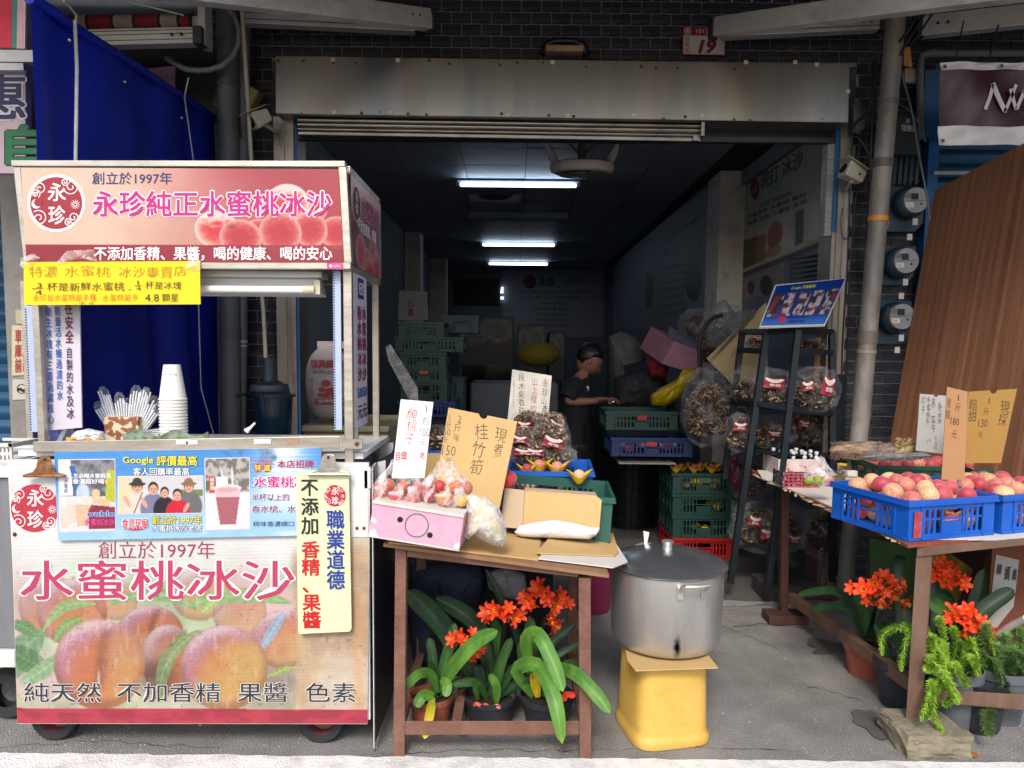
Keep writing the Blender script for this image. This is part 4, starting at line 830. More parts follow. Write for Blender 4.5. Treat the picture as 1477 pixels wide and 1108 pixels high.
outl(bb2, b, '創立於1997年', (219, 744.5, 291, 756), yl, dk2, .015, .055, .003); outl(bb2, b, '水蜜桃冰沙老店', (219, 757, 291, 767), wt, dk2, .005, .05, .003)
bb2.disc(b, 195, 758, 19, flat('#c83a52'), .003, 24, 7.5); bb2.disc(b, 190, 756, 15, wt, .0034, 20, 5); outl(bb2, b, '食尚玩家', (176, 748, 213, 762), flat('#c83a52'), wt, .02, .07, .004); bb2.h(b, 'Double', (364, 662, 391, 669), flat('#e68ca8'), .0, .003, shear=.3)
for u, ch in ((372, '特'), (385, '選')): bb2.disc(b, u, 675, 6, cr, .003, 18); bb2.h(b, ch, (u - 4.5, 670.5, u + 4.5, 679.5), yl, .02, .004)
bb2.h(b, '本店招牌', (400, 664, 452, 675), cr, .015, .003); outl(bb2, b, '水蜜桃冰沙', (366, 687, 462, 703), mg, wt, .02, .07, .003); outl(bb2, b, '半杯以上的', (363, 712, 417, 722), pu, wt, .015, .07, .003); outl(bb2, b, '香水桃、水蜜桃', (363, 729, 452, 739), pu, wt, .015, .07, .003); bb2.h(b, '桃味香濃順口', (365, 752, 424, 759.5), flat('#2c3c60'), .0, .003)
bb2.h(b, 'ouble', (126, 737, 165, 745), flat('#cdd8f0'), .06, .0034); bb2.h(b, 'ouble', (126, 737, 165, 745), flat('#2c5cb0'), .025, .004); bb2.h(b, '水蜜桃冰沙', (122, 748, 165, 758), flat('#d4468c'), .02, .0035)
bb2.h(b, '人生必喝水蜜桃冰', (98, 683, 160, 690), wt, .02, .0035); bb2.h(b, '香濃超好喝', (105, 691, 150, 698), wt, .02, .0035); bb2.disc(b, 154, 695, 3, flat('#e8b83c'), .0036, 12); bb2.vt(b, '純天然', (303, 689, 309, 707), wt, .02, .0035); bb2.vt(b, '水蜜桃', (92, 690, 98, 712), flat('#3a5c98'), .0, .0035); mk('lettering', b, t)
yv = YC - .03; t = thing('vertical_sign', 'pale yellow vertical sign of large black, red and blue characters clipped to the cart', 'sign', P(468, 912, yv)); vd = Bd(P(430, 912, yv), P(505, 912, yv), P(430, 678, yv))
q_ = [(430, 914), (506, 909), (507, 904), (503, 680), (500, 677), (429, 679), (427, 682)]; ss = vd.slab([(432, 914.5), (504, 911), (507, 907), (503, 681), (500, 678), (430, 679), (427, 683), (430, 911)], .006, mat('pale_yellow_board', '#e4e2b0', .5, var=.05, vs=4, bump=.08, dirt='#a8a47c', damt=.3, ds=12)); mk('board', ss, t)
b = B(); K, RD, BL = flat('#22242a'), flat('#c81424'), flat('#1c3c98')
vd.vt(b, '不添加', [(434, 772), (461, 772), (459, 689), (433, 689)], K, .022); vd.vt(b, '香精、果醬', [(436, 907), (464, 907), (461, 780), (434, 780)], RD, .025, gap=.02); vd.vt(b, '職業道德', [(471, 851), (498, 851), (497, 735), (470, 735)], BL, .022, gap=.03); emblem(vd, b, 483, 715, 15.5, ring=False, red='#c02438'); mk('lettering', b, t)
def clip(u0, u1, vt, vb, Y, m, label):
 t = thing('bulldog_clip', label, 'clip', P((u0 + u1) / 2, vb, Y)); d = Bd(P(u0, vb, Y), P(u1, vb, Y), P(u0, vt, Y)); w_ = u1 - u0; um = (u0 + u1) / 2
 b = d.slab([(u0, vb), (u1, vb), (u1 - 1, vb - 3.5), (um + w_ * .26, vb - 7), (um + w_ * .2, vb - 14), (um + w_ * .14, vt + 2), (um + w_ * .06, vt), (um - w_ * .1, vt + 1), (um - w_ * .16, vt + 5), (um - w_ * .2, vb - 14), (um - w_ * .28, vb - 7), (u0 + 1, vb - 3.5)], .003, m); mk('jaw', b, t, bev=.0008)
 b = B(m).m(m, True); b.tube([d.hit(u0, vb - 1.5, .006), d.hit(u1, vb - 1.5, .006)], .005, 8); mk('lip', b, t)
 b = B(flat('#1c1a1c')); d.disc(b, um, vt + 5, 2.2, flat('#1c1a1c'), .0015, 14); mk('hole', b, t)
clip(34, 94, 658, 688, yb2 - .012, mat('rusty_clip', '#8a5c34', .7, .5, var=.35, vs=30, bump=.5, bs=90, dirt='#b8b0a0', damt=.6, ds=14), 'rusty bulldog clip holding the left corner of the blue board')
clip(443, 504, 655, 686, yv - .008, mat('steel_clip', '#b8b4a8', .35, .85, var=.2, vs=20), 'silver bulldog clip holding the yellow vertical sign')
# ================================================================ LEFT NEIGHBOUR, PIPES, TARP
XT = -1.9
tarp_m = mat('royal_blue_tarp', '#1026a8', .5, var=.2, vs=2, bump=.35, bs=14, dirt='#0a1666', damt=.5, ds=1.5)
def tarp():
 pts = [(37, -8), (66, 8), (107, 38), (180, 84), (240, 124), (305, 166)]   # top edge seen in the photo
 ps = [PX(u, v, XT) for u, v in pts]; ys_ = [p.y for p in ps]; zs_ = [p.z for p in ps]
 y0, y1 = ys_[0], ys_[-1]
 def fn(x, y):
  Y = y0 + (y1 - y0) * x; zt = float(np.interp(Y, ys_, zs_)); z = .04 + (zt - .04) * y
  f = .05 * sin(x * 19 + y * 1.5 + 2 * noise.noise(V((x * 3, y, 0)))) + .03 * noise.noise(V((x * 9, y * 1.2, 5))) + .025 * noise.noise(V((x * 8, y * 6, 2)))
  return V((XT + f * (1.1 - .8 * y), Y, z))
 b = B(tarp_m).m(tarp_m, True); b.grid(fn, 90, 60); t = thing('blue_tarp', 'royal blue tarpaulin curtain hanging on ropes between the two shops', 'tarpaulin', (XT, 3.6, 0)); mk('sheet', b, t)
 b = B(tarp_m).m(tarp_m, True); b.tube([p + V((.012, 0, -.012)) for p in ps], .022, 10); mk('top_hem', b, t)
 b = B(mat('brass_eyelet', '#c9c9c0', .4, .8)).m(mat('brass_eyelet'), True)
 for u, v in ((100, 58), (180, 118), (262, 170)): b.ball(PX(u, v, XT + .04), .008, 8, 6)
 mk('eyelets', b, t, kind='stuff')
tarp()
rope = mat('white_rope', '#c9c6c0', .8, bump=.8, bs=200)
def rp(name, label, pts, r, m=rope, cat='rope', n=8): return mk(name, B(m).m(m, True).tube(pts, r, n), label=label, cat=cat)
def sag(p, q, s=.1, n=12): p, q = V(p), V(q); return [p.lerp(q, i / n) - V((0, 0, s * 4 * (i / n) * (1 - i / n))) for i in range(n + 1)]
rp('white_rope', 'thick twisted white rope hanging down the blue tarp above the cart header', [PX(108, 30, XT + .06), PX(111, 100, XT + .07), PX(109, 235, XT + .07), PX(109, 250, XT + .07)], .007)
rp('white_rope', 'thin white cord at the right end of the blue tarp', [PX(272, 112, XT + .1), PX(266, 140, XT + .06), PX(279, 232, XT + .07), PX(283, 330, XT + .07), PX(290, 560, XT + .07), PX(312, 640, XT + .1)], .004)
rp('white_rope', 'short grey cord looping from the canopy to the tarp corner', [PX(92, 2, XT + .05), PX(100, 10, XT + .04), PX(110, 22, XT + .04), PX(109, 33, XT + .05)], .005)
gp = mat('grey_pvc_pipe', '#5b5f63', .55, var=.2, vs=3, bump=.15, bs=40, stretch=(1, 1, .3), dirt='#2f3032', damt=.5, ds=5)
def pipe(name, label, u0, v0, u1, v1, Y, r, m=gp, rings=(), toground=True):
 t = thing(name, label, 'pipe', (0, 0, 0)); p, q = P(u0, v0, Y), P(u1, v1, Y)
 if toground: q = q + (q - p).normalized() * ((q.z - .0) / abs((q - p).normalized().z))
 t.location = q; WM[t] = Matrix.Translation(q); b = B(m).m(m, True); b.tube([p, q], r, 20); mk('tube', b, t)
 for v, c_, w_ in rings:
  f = (v - v0) / (v1 - v0); c0 = p.lerp(P(u1, v1, Y), f); d = (q - p).normalized(); mm_ = mat('ring_' + c_.strip('#'), c_, .5)
  mk('ring', B(mm_).m(mm_, True).tube([c0, c0 + d * w_], r + .004, 20), t)
 return t
pipe('drain_pipe', 'thick grey drain pipe left of the entrance', 328, 0, 333, 600, 4.5, .062, rings=((110, '#4c5054', .05), (470, '#4c5054', .06)))
pipe('drain_pipe', 'thin grey drain pipe just right of the thick one on the left', 353, 0, 347, 600, 4.55, .036, rings=((487, '#b5b2ac', .012), (494, '#b5b2ac', .008)))
pole_m = mat('stained_steel_pole', '#8b857d', .6, .25, var=.3, vs=5, bump=.35, bs=40, stretch=(1, 1, .4), dirt='#403a36', damt=.7, ds=4)
pipe('utility_pole', 'slightly leaning weathered grey pole with a yellow band right of the entrance', 1293, 15, 1238, 640, 4.28, .052, pole_m, rings=((140, '#6a625a', .03), (223, '#5e564e', .05), (305, '#d08a1c', .03), (472, '#6a6258', .075), (500, '#8c857c', .02)))
b = B(mat('terracotta_tab', '#8a6a58', .8)); c_ = P(1283, 320, 4.3); b.prism([P(1276, 312, 4.31), P(1284, 320, 4.31), P(1279, 334, 4.31), P(1273, 334, 4.31)], V((0, .02, 0))); mk('cardboard_tab', b, label='torn cardboard tab tucked behind the leaning pole', cat='tab')
t = thing('awning_crank', 'long white awning crank rod with a red handle left of the entrance', 'crank rod', P(385, 553, 4.3))
mk('rod', B(mat('cream_rod', '#b5aa98', .5)).m(mat('cream_rod'), True).tube([P(349, 12, 4.35), P(356, 120, 4.33), P(364, 260, 4.3), P(380, 450, 4.3), P(384, 530, 4.3)], .012, 10), t)
mk('handle', B(mat('faded_red_grip', '#7c2a20', .6)).m(mat('faded_red_grip'), True).tube([P(384, 528, 4.3), P(385, 534, 4.3), P(386, 545, 4.3), P(387, 553, 4.3)], [.016, .02, .016, .02], 12), t)
rp('conduit_hose', 'grey corrugated conduit curling round the thick drain pipe', [P(u, v, 4.36) for u, v in ((240, 84), (252, 92), (268, 100), (285, 102), (302, 101), (320, 95), (335, 82), (344, 64), (345, 44), (338, 24), (324, 8), (315, -5))], .016, mat('grey_conduit', '#77797a', .5, bump=.4, bs=90), 'hose', 12)
rg = random.Random(4); blk = mat('black_cable', '#101114', .45)
for k, (lab, pts, r_, Y) in enumerate((('black cable drooping left of the shutter box', ((225, 60), (245, 70), (270, 85), (300, 95), (330, 120)), .006, 4.5), ('thin wire hanging beside the left wall lamp', ((345, 170), (346, 190), (349, 200)), .004, 4.5), ('two dark wires running down the left tile strip', ((392, 430), (392, 470), (397, 500), (395, 530), (399, 600)), .005, 4.62))):
 rp('cable', lab, [P(u, v, Y) for u, v in pts], r_, blk, 'cable')
rp('strap', 'black strap tying the grey pipes together behind the cart', [P(339, 572, 4.4), P(350, 570, 4.42), P(368, 565, 4.5), P(385, 558, 4.6)], .007, blk, 'strap')
t = thing('rolled_awning', 'rolled red and cream striped awning on a roller at top left', 'awning', P(200, 34, 4.2)); ra, rb_ = P(95, 35, 4.2), P(276, 33, 4.2)
cols = ['#7e1e28', '#9a8a84', '#7e1e28', '#9a8a84', '#7e1e28', '#9a8a84', '#7e1e28']; fr = [0, .14, .25, .41, .58, .78, .96, 1]
us = [100, 130, 168, 200, 235, 262, 276]
fs_ = [(u - 95) / 181 for u in (95, 115, 131, 167, 198, 234, 262, 278)]
for i in range(7):
 m_ = mat('stripe_' + cols[i].strip('#'), cols[i], .8, bump=.5, bs=60); b = B(m_).m(m_, True); b.tube([ra.lerp(rb_, fs_[i] + .01), ra.lerp(rb_, fs_[i + 1] - .012)], .045, 16); mk('stripe', b, t)
 b = B(mat('black_stripe', '#17181a', .8)).m(mat('black_stripe'), True); b.tube([ra.lerp(rb_, fs_[i + 1] - .012), ra.lerp(rb_, fs_[i + 1] + .01)], .046, 16); mk('dark_stripe', b, t)
b = B(galv); b.bar(P(276, 33, 4.2), P(288, 33, 4.2), .05, .05); b.bb((P(291, 40, 4.2).x, 4.15, P(0, 67, 4.2).z), (P(301, 40, 4.2).x, 4.25, P(0, 2, 4.2).z)); mk('bracket', b, t)
arm('polished aluminium awning bar under the rolled striped awning', (P(283, 54, 4.15), P(120, 58, 4.1)), .085, 1)
rp('steel_wire', 'thin steel wire slanting above the rolled awning', [P(150, -6, 4.1), P(265, 22, 4.1)], .004, galv, 'wire')
b = B(mat('pink_panel', '#a87f92', .6)); b.prism([P(205, 100, 4.6), P(205, 131, 4.6), P(252, 131, 4.6), P(252, 95, 4.6)], V((0, .02, 0))); mk('pink_board', b, label='faded pink board half hidden behind the blue tarp', cat='board')
b = B(mat('sooty_wall', '#33353a', .85, var=.3)); b.bb((-7, 4.75, 0), (xL - .01, 4.85, 3.7)); mk('neighbour_wall', b, label='dark sooty wall of the neighbouring shop on the left', cat='wall')
shb = mat('blue_roller_shutter', '#1f5578', .45, .2, var=.15, vs=3, dirt='#16303f', damt=.4)
def shutter(label, x0, x1, z0, z1, Y, name='roller_shutter'):
 t = thing(name, label, 'roller shutter', ((x0 + x1) / 2, Y, z0)); z = z0; me = None; h_ = .085
 q = B(shb).m(shb, True); wd = x1 - x0
 prof = [(0, 0), (-.004, .012), (-.018, .03), (-.018, .055), (-.004, .073), (0, .083)]
 q.add([V((xx, y, z_)) for xx in (0, wd) for y, z_ in prof], [(i, i + 6, i + 7, i + 1) for i in range(5)]); me = mesh_of('slat', q)
 while z < z1:
  o = bpy.data.objects.new('slat', me); COL.objects.link(o); o.parent = t; o.location = V((x0, Y, z)) - t.location; z += h_
 return t
shutter('blue roller shutter at the far left edge behind the concrete pillar', -4.6, P(17, 400, 4.4).x, .02, 2.62, 4.42)
b = B(mat('grey_concrete', '#8a8680', .85, var=.15, vs=4, bump=.4, bs=40, dirt='#5c5650', damt=.6, ds=3)); x0, x1 = P(10, 500, 3.75).x, P(44, 500, 3.75).x; b.bb((x0, 3.75, 0), (x1, 4.7, 3.3)); mk('concrete_pillar', b, label='grey concrete pillar carrying garage notices behind the cart', cat='pillar')
pd = Bd(P(0, 600, 3.745), P(40, 600, 3.745), P(0, 400, 3.745))
t = thing('garage_notice', 'cream notice of red characters 車庫前 on the concrete pillar', 'notice', P(28, 542, 3.74)); mk('plate', pd.slab([(17, 542), (40, 541), (38.5, 470), (17, 469)], .004, flat('#c9c0a0')), t); b = B(); pd.vt(b, '車庫前', (21, 474, 31, 538), flat('#b02430'), .02); pd.vt(b, '請勿停車', (32, 474, 38, 538), flat('#b02430'), .02); mk('lettering', b, t)
t = thing('paper_label', 'small blank beige paper above the garage notice', 'label', P(30, 467, 3.74)); mk('sheet', pd.slab([(23, 467), (37, 467), (37, 447), (22, 447)], .003, flat('#b5b096')), t)
t = thing('round_logo_notice', 'pale notice printed with a black round mark below the garage notice', 'notice', P(28, 577, 3.74)); mk('plate', pd.slab([(18, 577), (41, 576), (40, 548), (18, 547)], .003, flat('#c4beb2')), t); b = B(); pd.disc(b, 31, 561, 7, flat('#1e1e20'), .002, r2=6); pd.h(b, '~', (25, 560, 37, 565), flat('#1e1e20'), .03, .002); mk('mark', b, t)
t = thing('shop_signboard', 'pale pink neighbouring signboard with cut off blue and green characters', 'signboard', P(0, 250, 3.3)); sg = Bd(P(0, 250, 3.3), P(30, 250, 3.3), P(0, 100, 3.3)); mk('panel', sg.slab([(-90, 250), (36.5, 250), (36.5, 96), (-90, 92)], .04, mat('pale_pink_sign', '#b5a0a4', .5, var=.06)), t)
b = B(); outl(sg, b, '惠', (-32, 108, 36, 172), flat('#141c50'), flat('#d8d2d4'), .02, .055); outl(sg, b, '自', (10, 182, 62, 236), flat('#0c6a3c'), flat('#101a14'), .035, .06)
o = mk('lettering', b, t)
b = B(galv); b.bar(P(-60, 98, 3.28), P(37, 98, 3.28), .03, .03); b.bar(P(-60, 84, 3.35), P(60, 84, 3.35), .05, .05); mk('frame', b, t)
t = thing('striped_valance', 'red awning corner with green and white stripes at the top left', 'awning', P(18, 70, 3.0)); vd2 = Bd(P(0, 70, 3.0), P(36, 70, 3.0), P(0, 0, 3.0))
mk('red_cloth', vd2.slab([(-60, 68), (16.5, 69), (18, -40), (-60, -40)], .01, mat('red_awning_cloth', '#b52a3c', .8, bump=.3, bs=50)), t); mk('green_stripe', vd2.slab([(16.7, 69), (24, 70), (26, -40), (18.2, -40)], .01, mat('green_awning_cloth', '#3c7464', .8)), t)
b = B()
for i in range(6): vd2.slab([(24.2 + i * 2, 70), (25.6 + i * 2, 70), (27.6 + i * 2, -40), (26.2 + i * 2, -40)], .01, mat('pale_awning_cloth', '#cfa8aa', .8), b)
mk('thin_stripes', b, t, kind='stuff')
def cctv(pts, d, label, nm='security_camera', cat='camera'):
 a, c_ = V(pts[0]), V(pts[1]); t = thing(nm, label, cat, a); dr = (c_ - a).normalized(); m_ = mat('yellowed_plastic', '#b8b2a0', .5, var=.06)
 up = V((0, 0, 1)); rt = dr.cross(up).normalized(); uu = rt.cross(dr)
 b = B(m_); w0, w1 = .036, .048
 b.hexa([a - rt * w0 - uu * w0, a + rt * w0 - uu * w0, c_ + rt * w1 - uu * w1, c_ - rt * w1 - uu * w1, a - rt * w0 + uu * w0, a + rt * w0 + uu * w0, c_ + rt * w1 + uu * w1, c_ - rt * w1 + uu * w1]); mk('housing', b, t, bev=.012)
 b = B(m_); b.hexa([a - rt * .04 + uu * .05, a + rt * .04 + uu * .05, c_ + dr * .03 + rt * .052 + uu * .055, c_ + dr * .03 - rt * .052 + uu * .055, a - rt * .04 + uu * .054, a + rt * .04 + uu * .054, c_ + dr * .03 + rt * .052 + uu * .059, c_ + dr * .03 - rt * .052 + uu * .059]); mk('visor', b, t)
 b = B(flat('#131316')).m(flat('#131316'), True); b.tube([c_, c_ + dr * .004], .03, 16); mk('lens', b, t)
 b = B(flat('#131316')).m(flat('#131316'), True); b.ball(a.lerp(c_, .3) - V((0, .045, .0)), .007, 8, 6); mk('screw', b, t)
 b = B(m_).m(m_, True); b.tube([a.lerp(c_, .4) - uu * .04, a.lerp(c_, .2) - uu * .06 + V((0, .1, 0)), V((a.x, YF - .01, a.z))], .012, 8); mk('bracket', b, t); return t
cctv((P(386, 166, 4.4), P(363, 176, 4.33)), 1, 'yellowed white wall lamp beside the shutter box corner', 'wall_lamp', 'wall lamp')
cctv((P(1243, 258, 4.44), P(1217, 243, 4.42)), 1, 'white security camera fixed beside the meters right of the entrance')
b = B(mat('ochre_box', '#8c7c48', .7)); b.box(P(356, 143, 4.6), (.13, .1, .15), Matrix.Rotation(.5, 3, 'Y')); mk('ochre_box', b, label='grimy ochre junction box above the left wall lamp', cat='box', bev=.01)
t = thing('steel_cabinet', 'scratched grey steel cabinet cut off at the left edge beside the cart', 'cabinet', (P(-40, 900, 2.75).x, 2.9, 0)); x1 = P(19, 800, 2.72).x
b = B(mat('scratched_galvanised', '#8f9096', .45, .7, var=.2, vs=4, bump=.3, bs=40, stretch=(1, 1, .15))); b.bb((x1 - .5, 2.72, .33), (x1, 3.2, P(0, 690, 2.72).z)); mk('body', b, t, bev=.006)
b = B(cwht); b.bb((x1 - .52, 2.70, P(0, 690, 2.7).z + .001), (x1 + .014, 3.22, P(0, 672, 2.7).z)); mk('lid', b, t, bev=.004); b = B(cwht); b.bb((x1 - .5, 2.705, .26), (x1 - .002, 3.2, .328)); mk('bottom_band', b, t, bev=.004)
b = B(mat('tyre_rubber')).m(mat('tyre_rubber'), True); b.lathe([(.05, -.025), (.09, -.03), (.105, 0), (.09, .03), (.05, .025)], 28, V((x1 - .11, 2.82, .105)), Matrix.Rotation(pi / 2, 3, 'X')); mk('wheel', b, t)
b = B(mat('white_basket', '#c8c6bf', .5)); c_ = P(15, 655, 2.9)
for k in range(4):
 z = c_.z - .05 + k * .03;
 for s in (0, 1): b.bb((c_.x - .1, 2.8 + s * .2, z), (c_.x + .075, 2.806 + s * .2, z + .012))
 b.bb((c_.x + .07, 2.8, z), (c_.x + .076, 3.0, z + .012))
for k in range(12): b.bb((c_.x - .1 + k * .0155, 2.798, c_.z - .05), (c_.x - .094 + k * .0155, 2.806, c_.z + .045))
b.bb((c_.x - .11, 2.79, c_.z + .045), (c_.x + .085, 2.81, c_.z + .058)); b.bb((c_.x + .07, 2.79, c_.z + .0451), (c_.x + .086, 3.02, c_.z + .0581)); b.bb((c_.x - .1, 2.79, c_.z - .06), (c_.x + .076, 3.0, c_.z - .051)); mk('white_basket', b, label='white slatted plastic basket on the steel cabinet left of the cart', cat='basket')
zct = zc - .03
def on_ct(u, Y=2.72): return V((P(u, 630, Y).x, Y, zct))
t = thing('straw_holder', 'white straws in clear wrap standing in a brown patterned box on the cart', 'straws', on_ct(183, 2.8)); c_ = on_ct(183, 2.8)
b = B(mat('brown_print_box', '#8a5436', .6, col2='#d8c0a4', vs=28, var=.1, c2s=(.5, .54))); b.box(c_ + V((0, 0, .055)), (.13, .08, .11)); mk('box', b, t, bev=.003)
strw = mat('milky_straw', '#dfe2e6', .3, var=.05, bump=0); ww = film('straw_wrap', '#eef0f4', .02, .22, 40, edge=.18)
rg = random.Random(2); ztop = lambda v: P(183, v, 2.8).z
for (ua, va, n_) in ((148, 562, 7), (141, 583, 5), (172, 570, 5), (186, 578, 5), (197, 560, 5), (211, 563, 7), (222, 575, 4), (229, 586, 3)):
 top = P(ua, va, 2.8); base = c_ + V(((ua - 183) / 1050 * 2.8 * .35, 0, .03)); b = B(strw).m(strw, True); d = (top - base).normalized(); sdv = d.cross(V((0, 1, 0))).normalized()
 for k in range(n_):
  o_ = sdv * ((k % 4) - 1.5) * .008 + V((0, ((k // 4) - .5) * .009, 0)); b.tube([base + o_ * .8, top + o_ * 1.3 - d * rg.uniform(0, .03)], .003, 6)
 pk = mk('straw_bundle', b, t); b = B(ww); b.m(ww, True).lathe([(.017, .03), (.021, (top - base).length * .6), (.019, (top - base).length * .96), (.008, (top - base).length + .012)], 10, base, d.to_track_quat('Z', 'Y').to_matrix()); mk('wrap', b, pk)
t = thing('cup_stack', 'tall upside down stack of white paper cups on the cart counter', 'cup stack', on_ct(251)); c_ = on_ct(251); zt_, z1_ = P(251, 526, 2.72).z, P(251, 572, 2.72).z
cupm = mat('white_paper_cup', '#e9e5dc', .5, var=.02, bump=.05); rb2, rt2 = 20 / 1050 * 2.72 * .92, 12 / 1050 * 2.72 * .96; nst = 16; hh = (z1_ - zct) / nst
for k in range(nst):
 z = zct + k * hh; L1 = [(rb2, 0), (rb2 + .0025, .001), (rb2 + .0025, .0055), (rb2 - .0005, .0065), (rb2 - .002, hh + .004)]
 if k == nst - 1: L1 = L1[:-1] + [(rt2, zt_ - z - .003), (rt2 - .001, zt_ - z), (rt2 - .005, zt_ - z - .001), (rt2 - .006, zt_ - z - .006), (0, zt_ - z - .006)]
 mk('cup', B(cupm).m(cupm, True).lathe(L1, 32, (c_.x, c_.y, z)), t)
b = B(); cyl = lambda a, z, rr: V((c_.x + sin(a) * rr, c_.y - cos(a) * rr, z)); zq1 = zt_ - .03
for a0, col in ((-.75, '#9a9cb0'), (-.4, '#e8a090'), (.1, '#6f86bc'), (.45, '#d8d8e0'), (.62, '#c86a7a')):
 b.m(flat(col)); rr = rt2 + (rb2 - rt2) * .22 + .0016; b.add([cyl(a0, zq1 - .022, rr + .001), cyl(a0 + .26, zq1 - .022, rr + .001), cyl(a0 + .26, zq1 - .004, rr - .0008), cyl(a0, zq1 - .004, rr - .0008)], [(0, 1, 2, 3)])
mk('printed_patches', b, t, kind='stuff')
gl = film('clear_glass_wall', '#e8eef0', .05, .25, 6, .08, .1)
t = thing('glass_jar', 'clear glass jar of straws at the left end of the cart counter', 'jar', on_ct(86)); c_ = on_ct(86); b = B(gl).m(gl, True); b.lathe([(.0, 0), (.046, .002), (.048, .02), (.048, .075), (.04, .09), (.043, .1), (.043, .108), (.038, .108)], 24, c_); mk('glass', b, t)
b = B(strw).m(strw, True)
for (ua, va) in ((118, 572), (114, 578), (106, 570), (101, 590)): b.tube([c_ + V((rg.uniform(-.02, .0), 0, .01)), P(ua, va, 2.72)], .0042, 6)
mk('straws', b, t, kind='stuff')
t = thing('wet_wipes_pack', 'white and orange packet of wipes on the cart counter', 'packet', on_ct(125, 2.66)); c_ = on_ct(125, 2.66); m_ = mat('crinkled_white_film', '#dcdde2', .3, bump=.6, bs=30, var=.06)
b = clothlump(None, None, None, [(99, 642), (103, 628), (110, 621), (128, 618), (150, 623), (153, 641)], 2.68, .05, m_, 4); mk('pack', b, t); od = Bd(c_ + V((-.07, -.024, 0)), c_ + V((.07, -.024, 0)), c_ + V((-.07, -.024, .05)))
b = B(flat('#e8a850')); b.box(c_ + V((0, -.024, .025)), (.12, .003, .045)); mk('label_band', b, t); b = B(); metric_txt(b, '濕紙巾', c_ + V((-.04, -.026, .026)), (1, 0, 0), (0, 0, 1), .08, .016, flat('#b84a2c'), .02); mk('lettering', b, t)
t = thing('leaf_print_tray', 'green leaf patterned tray with stacked clear lids on the cart counter', 'tray', on_ct(250, 2.62)); c_ = on_ct(242, 2.63)
lfm = mat('pale_leaf_print', '#8fa28c', .45, col2='#5c7458', vs=26, var=.12, c2s=(.42, .58));
def trayf(x, y):
 X = P(180, 630, 2.63).x + (P(303, 630, 2.63).x - P(180, 630, 2.63).x) * x; top = .028 + .024 * (abs(sin(x * pi * 2.2 + .4))) ** 2
 return V((X, 2.625 - .012 * y, zct + .0 + (top + .03) * y))
b = B(lfm).m(lfm, True); b.grid(trayf, 40, 8, V((0, .004, 0))); mk('front_wall', b, t)
b = B(strw).m(strw, True)
for k in range(9): b.lathe([(.045, 0), (.049, .002), (.049, .004), (.045, .005)], 24, on_ct(212 + (k % 2) * 26, 2.68) + V((k * .003, 0, .028 + k * .0035)), Matrix.Rotation(.25, 3, 'X'))
mk('lids', b, t, kind='stuff')
t = thing('blender_bin', 'dark teal translucent bin holding a grey lidded blender behind the cart', 'bin', P(395, 640, 3.5)); c_ = P(396, 680, 3.5); tl_ = mat('dark_teal_plastic', '#0f2a3a', .2, var=.2, bump=.1); zr = P(396, 573, 3.5).z; rr = 28 / 1050 * 3.5
b = B(tl_).m(tl_, True); b.lathe([(rr * .78, 0), (rr * .98, zr - c_.z), (rr * 1.12, zr - c_.z + .004), (rr * 1.12, zr - c_.z + .014), (rr * .95, zr - c_.z + .012), (rr * .75, 0)], 32, c_); mk('bin', b, t)
m_ = mat('dark_grey_plastic', '#3a444e', .45); b = B(m_).m(m_, True); b.ball(V((c_.x, 3.5, zr - .005)), (rr * .9, rr * .9, .09), 24, 12); mk('dome', b, t); b = B(m_).m(m_, True); b.lathe([(.085, 0), (.09, .01), (.085, .03), (.03, .045), (.028, .05), (.026, .15), (.024, .155), (0, .155)], 24, V((c_.x + .01, 3.42, zr + .035))); mk('blender_lid', b, t)
rp('spray_nozzle', 'small white spray nozzle sticking up behind the cart rail', [P(355, 622, 2.9), P(361, 617, 2.9), P(368, 610, 2.9)], [.012, .006, .004], strw, 'nozzle')
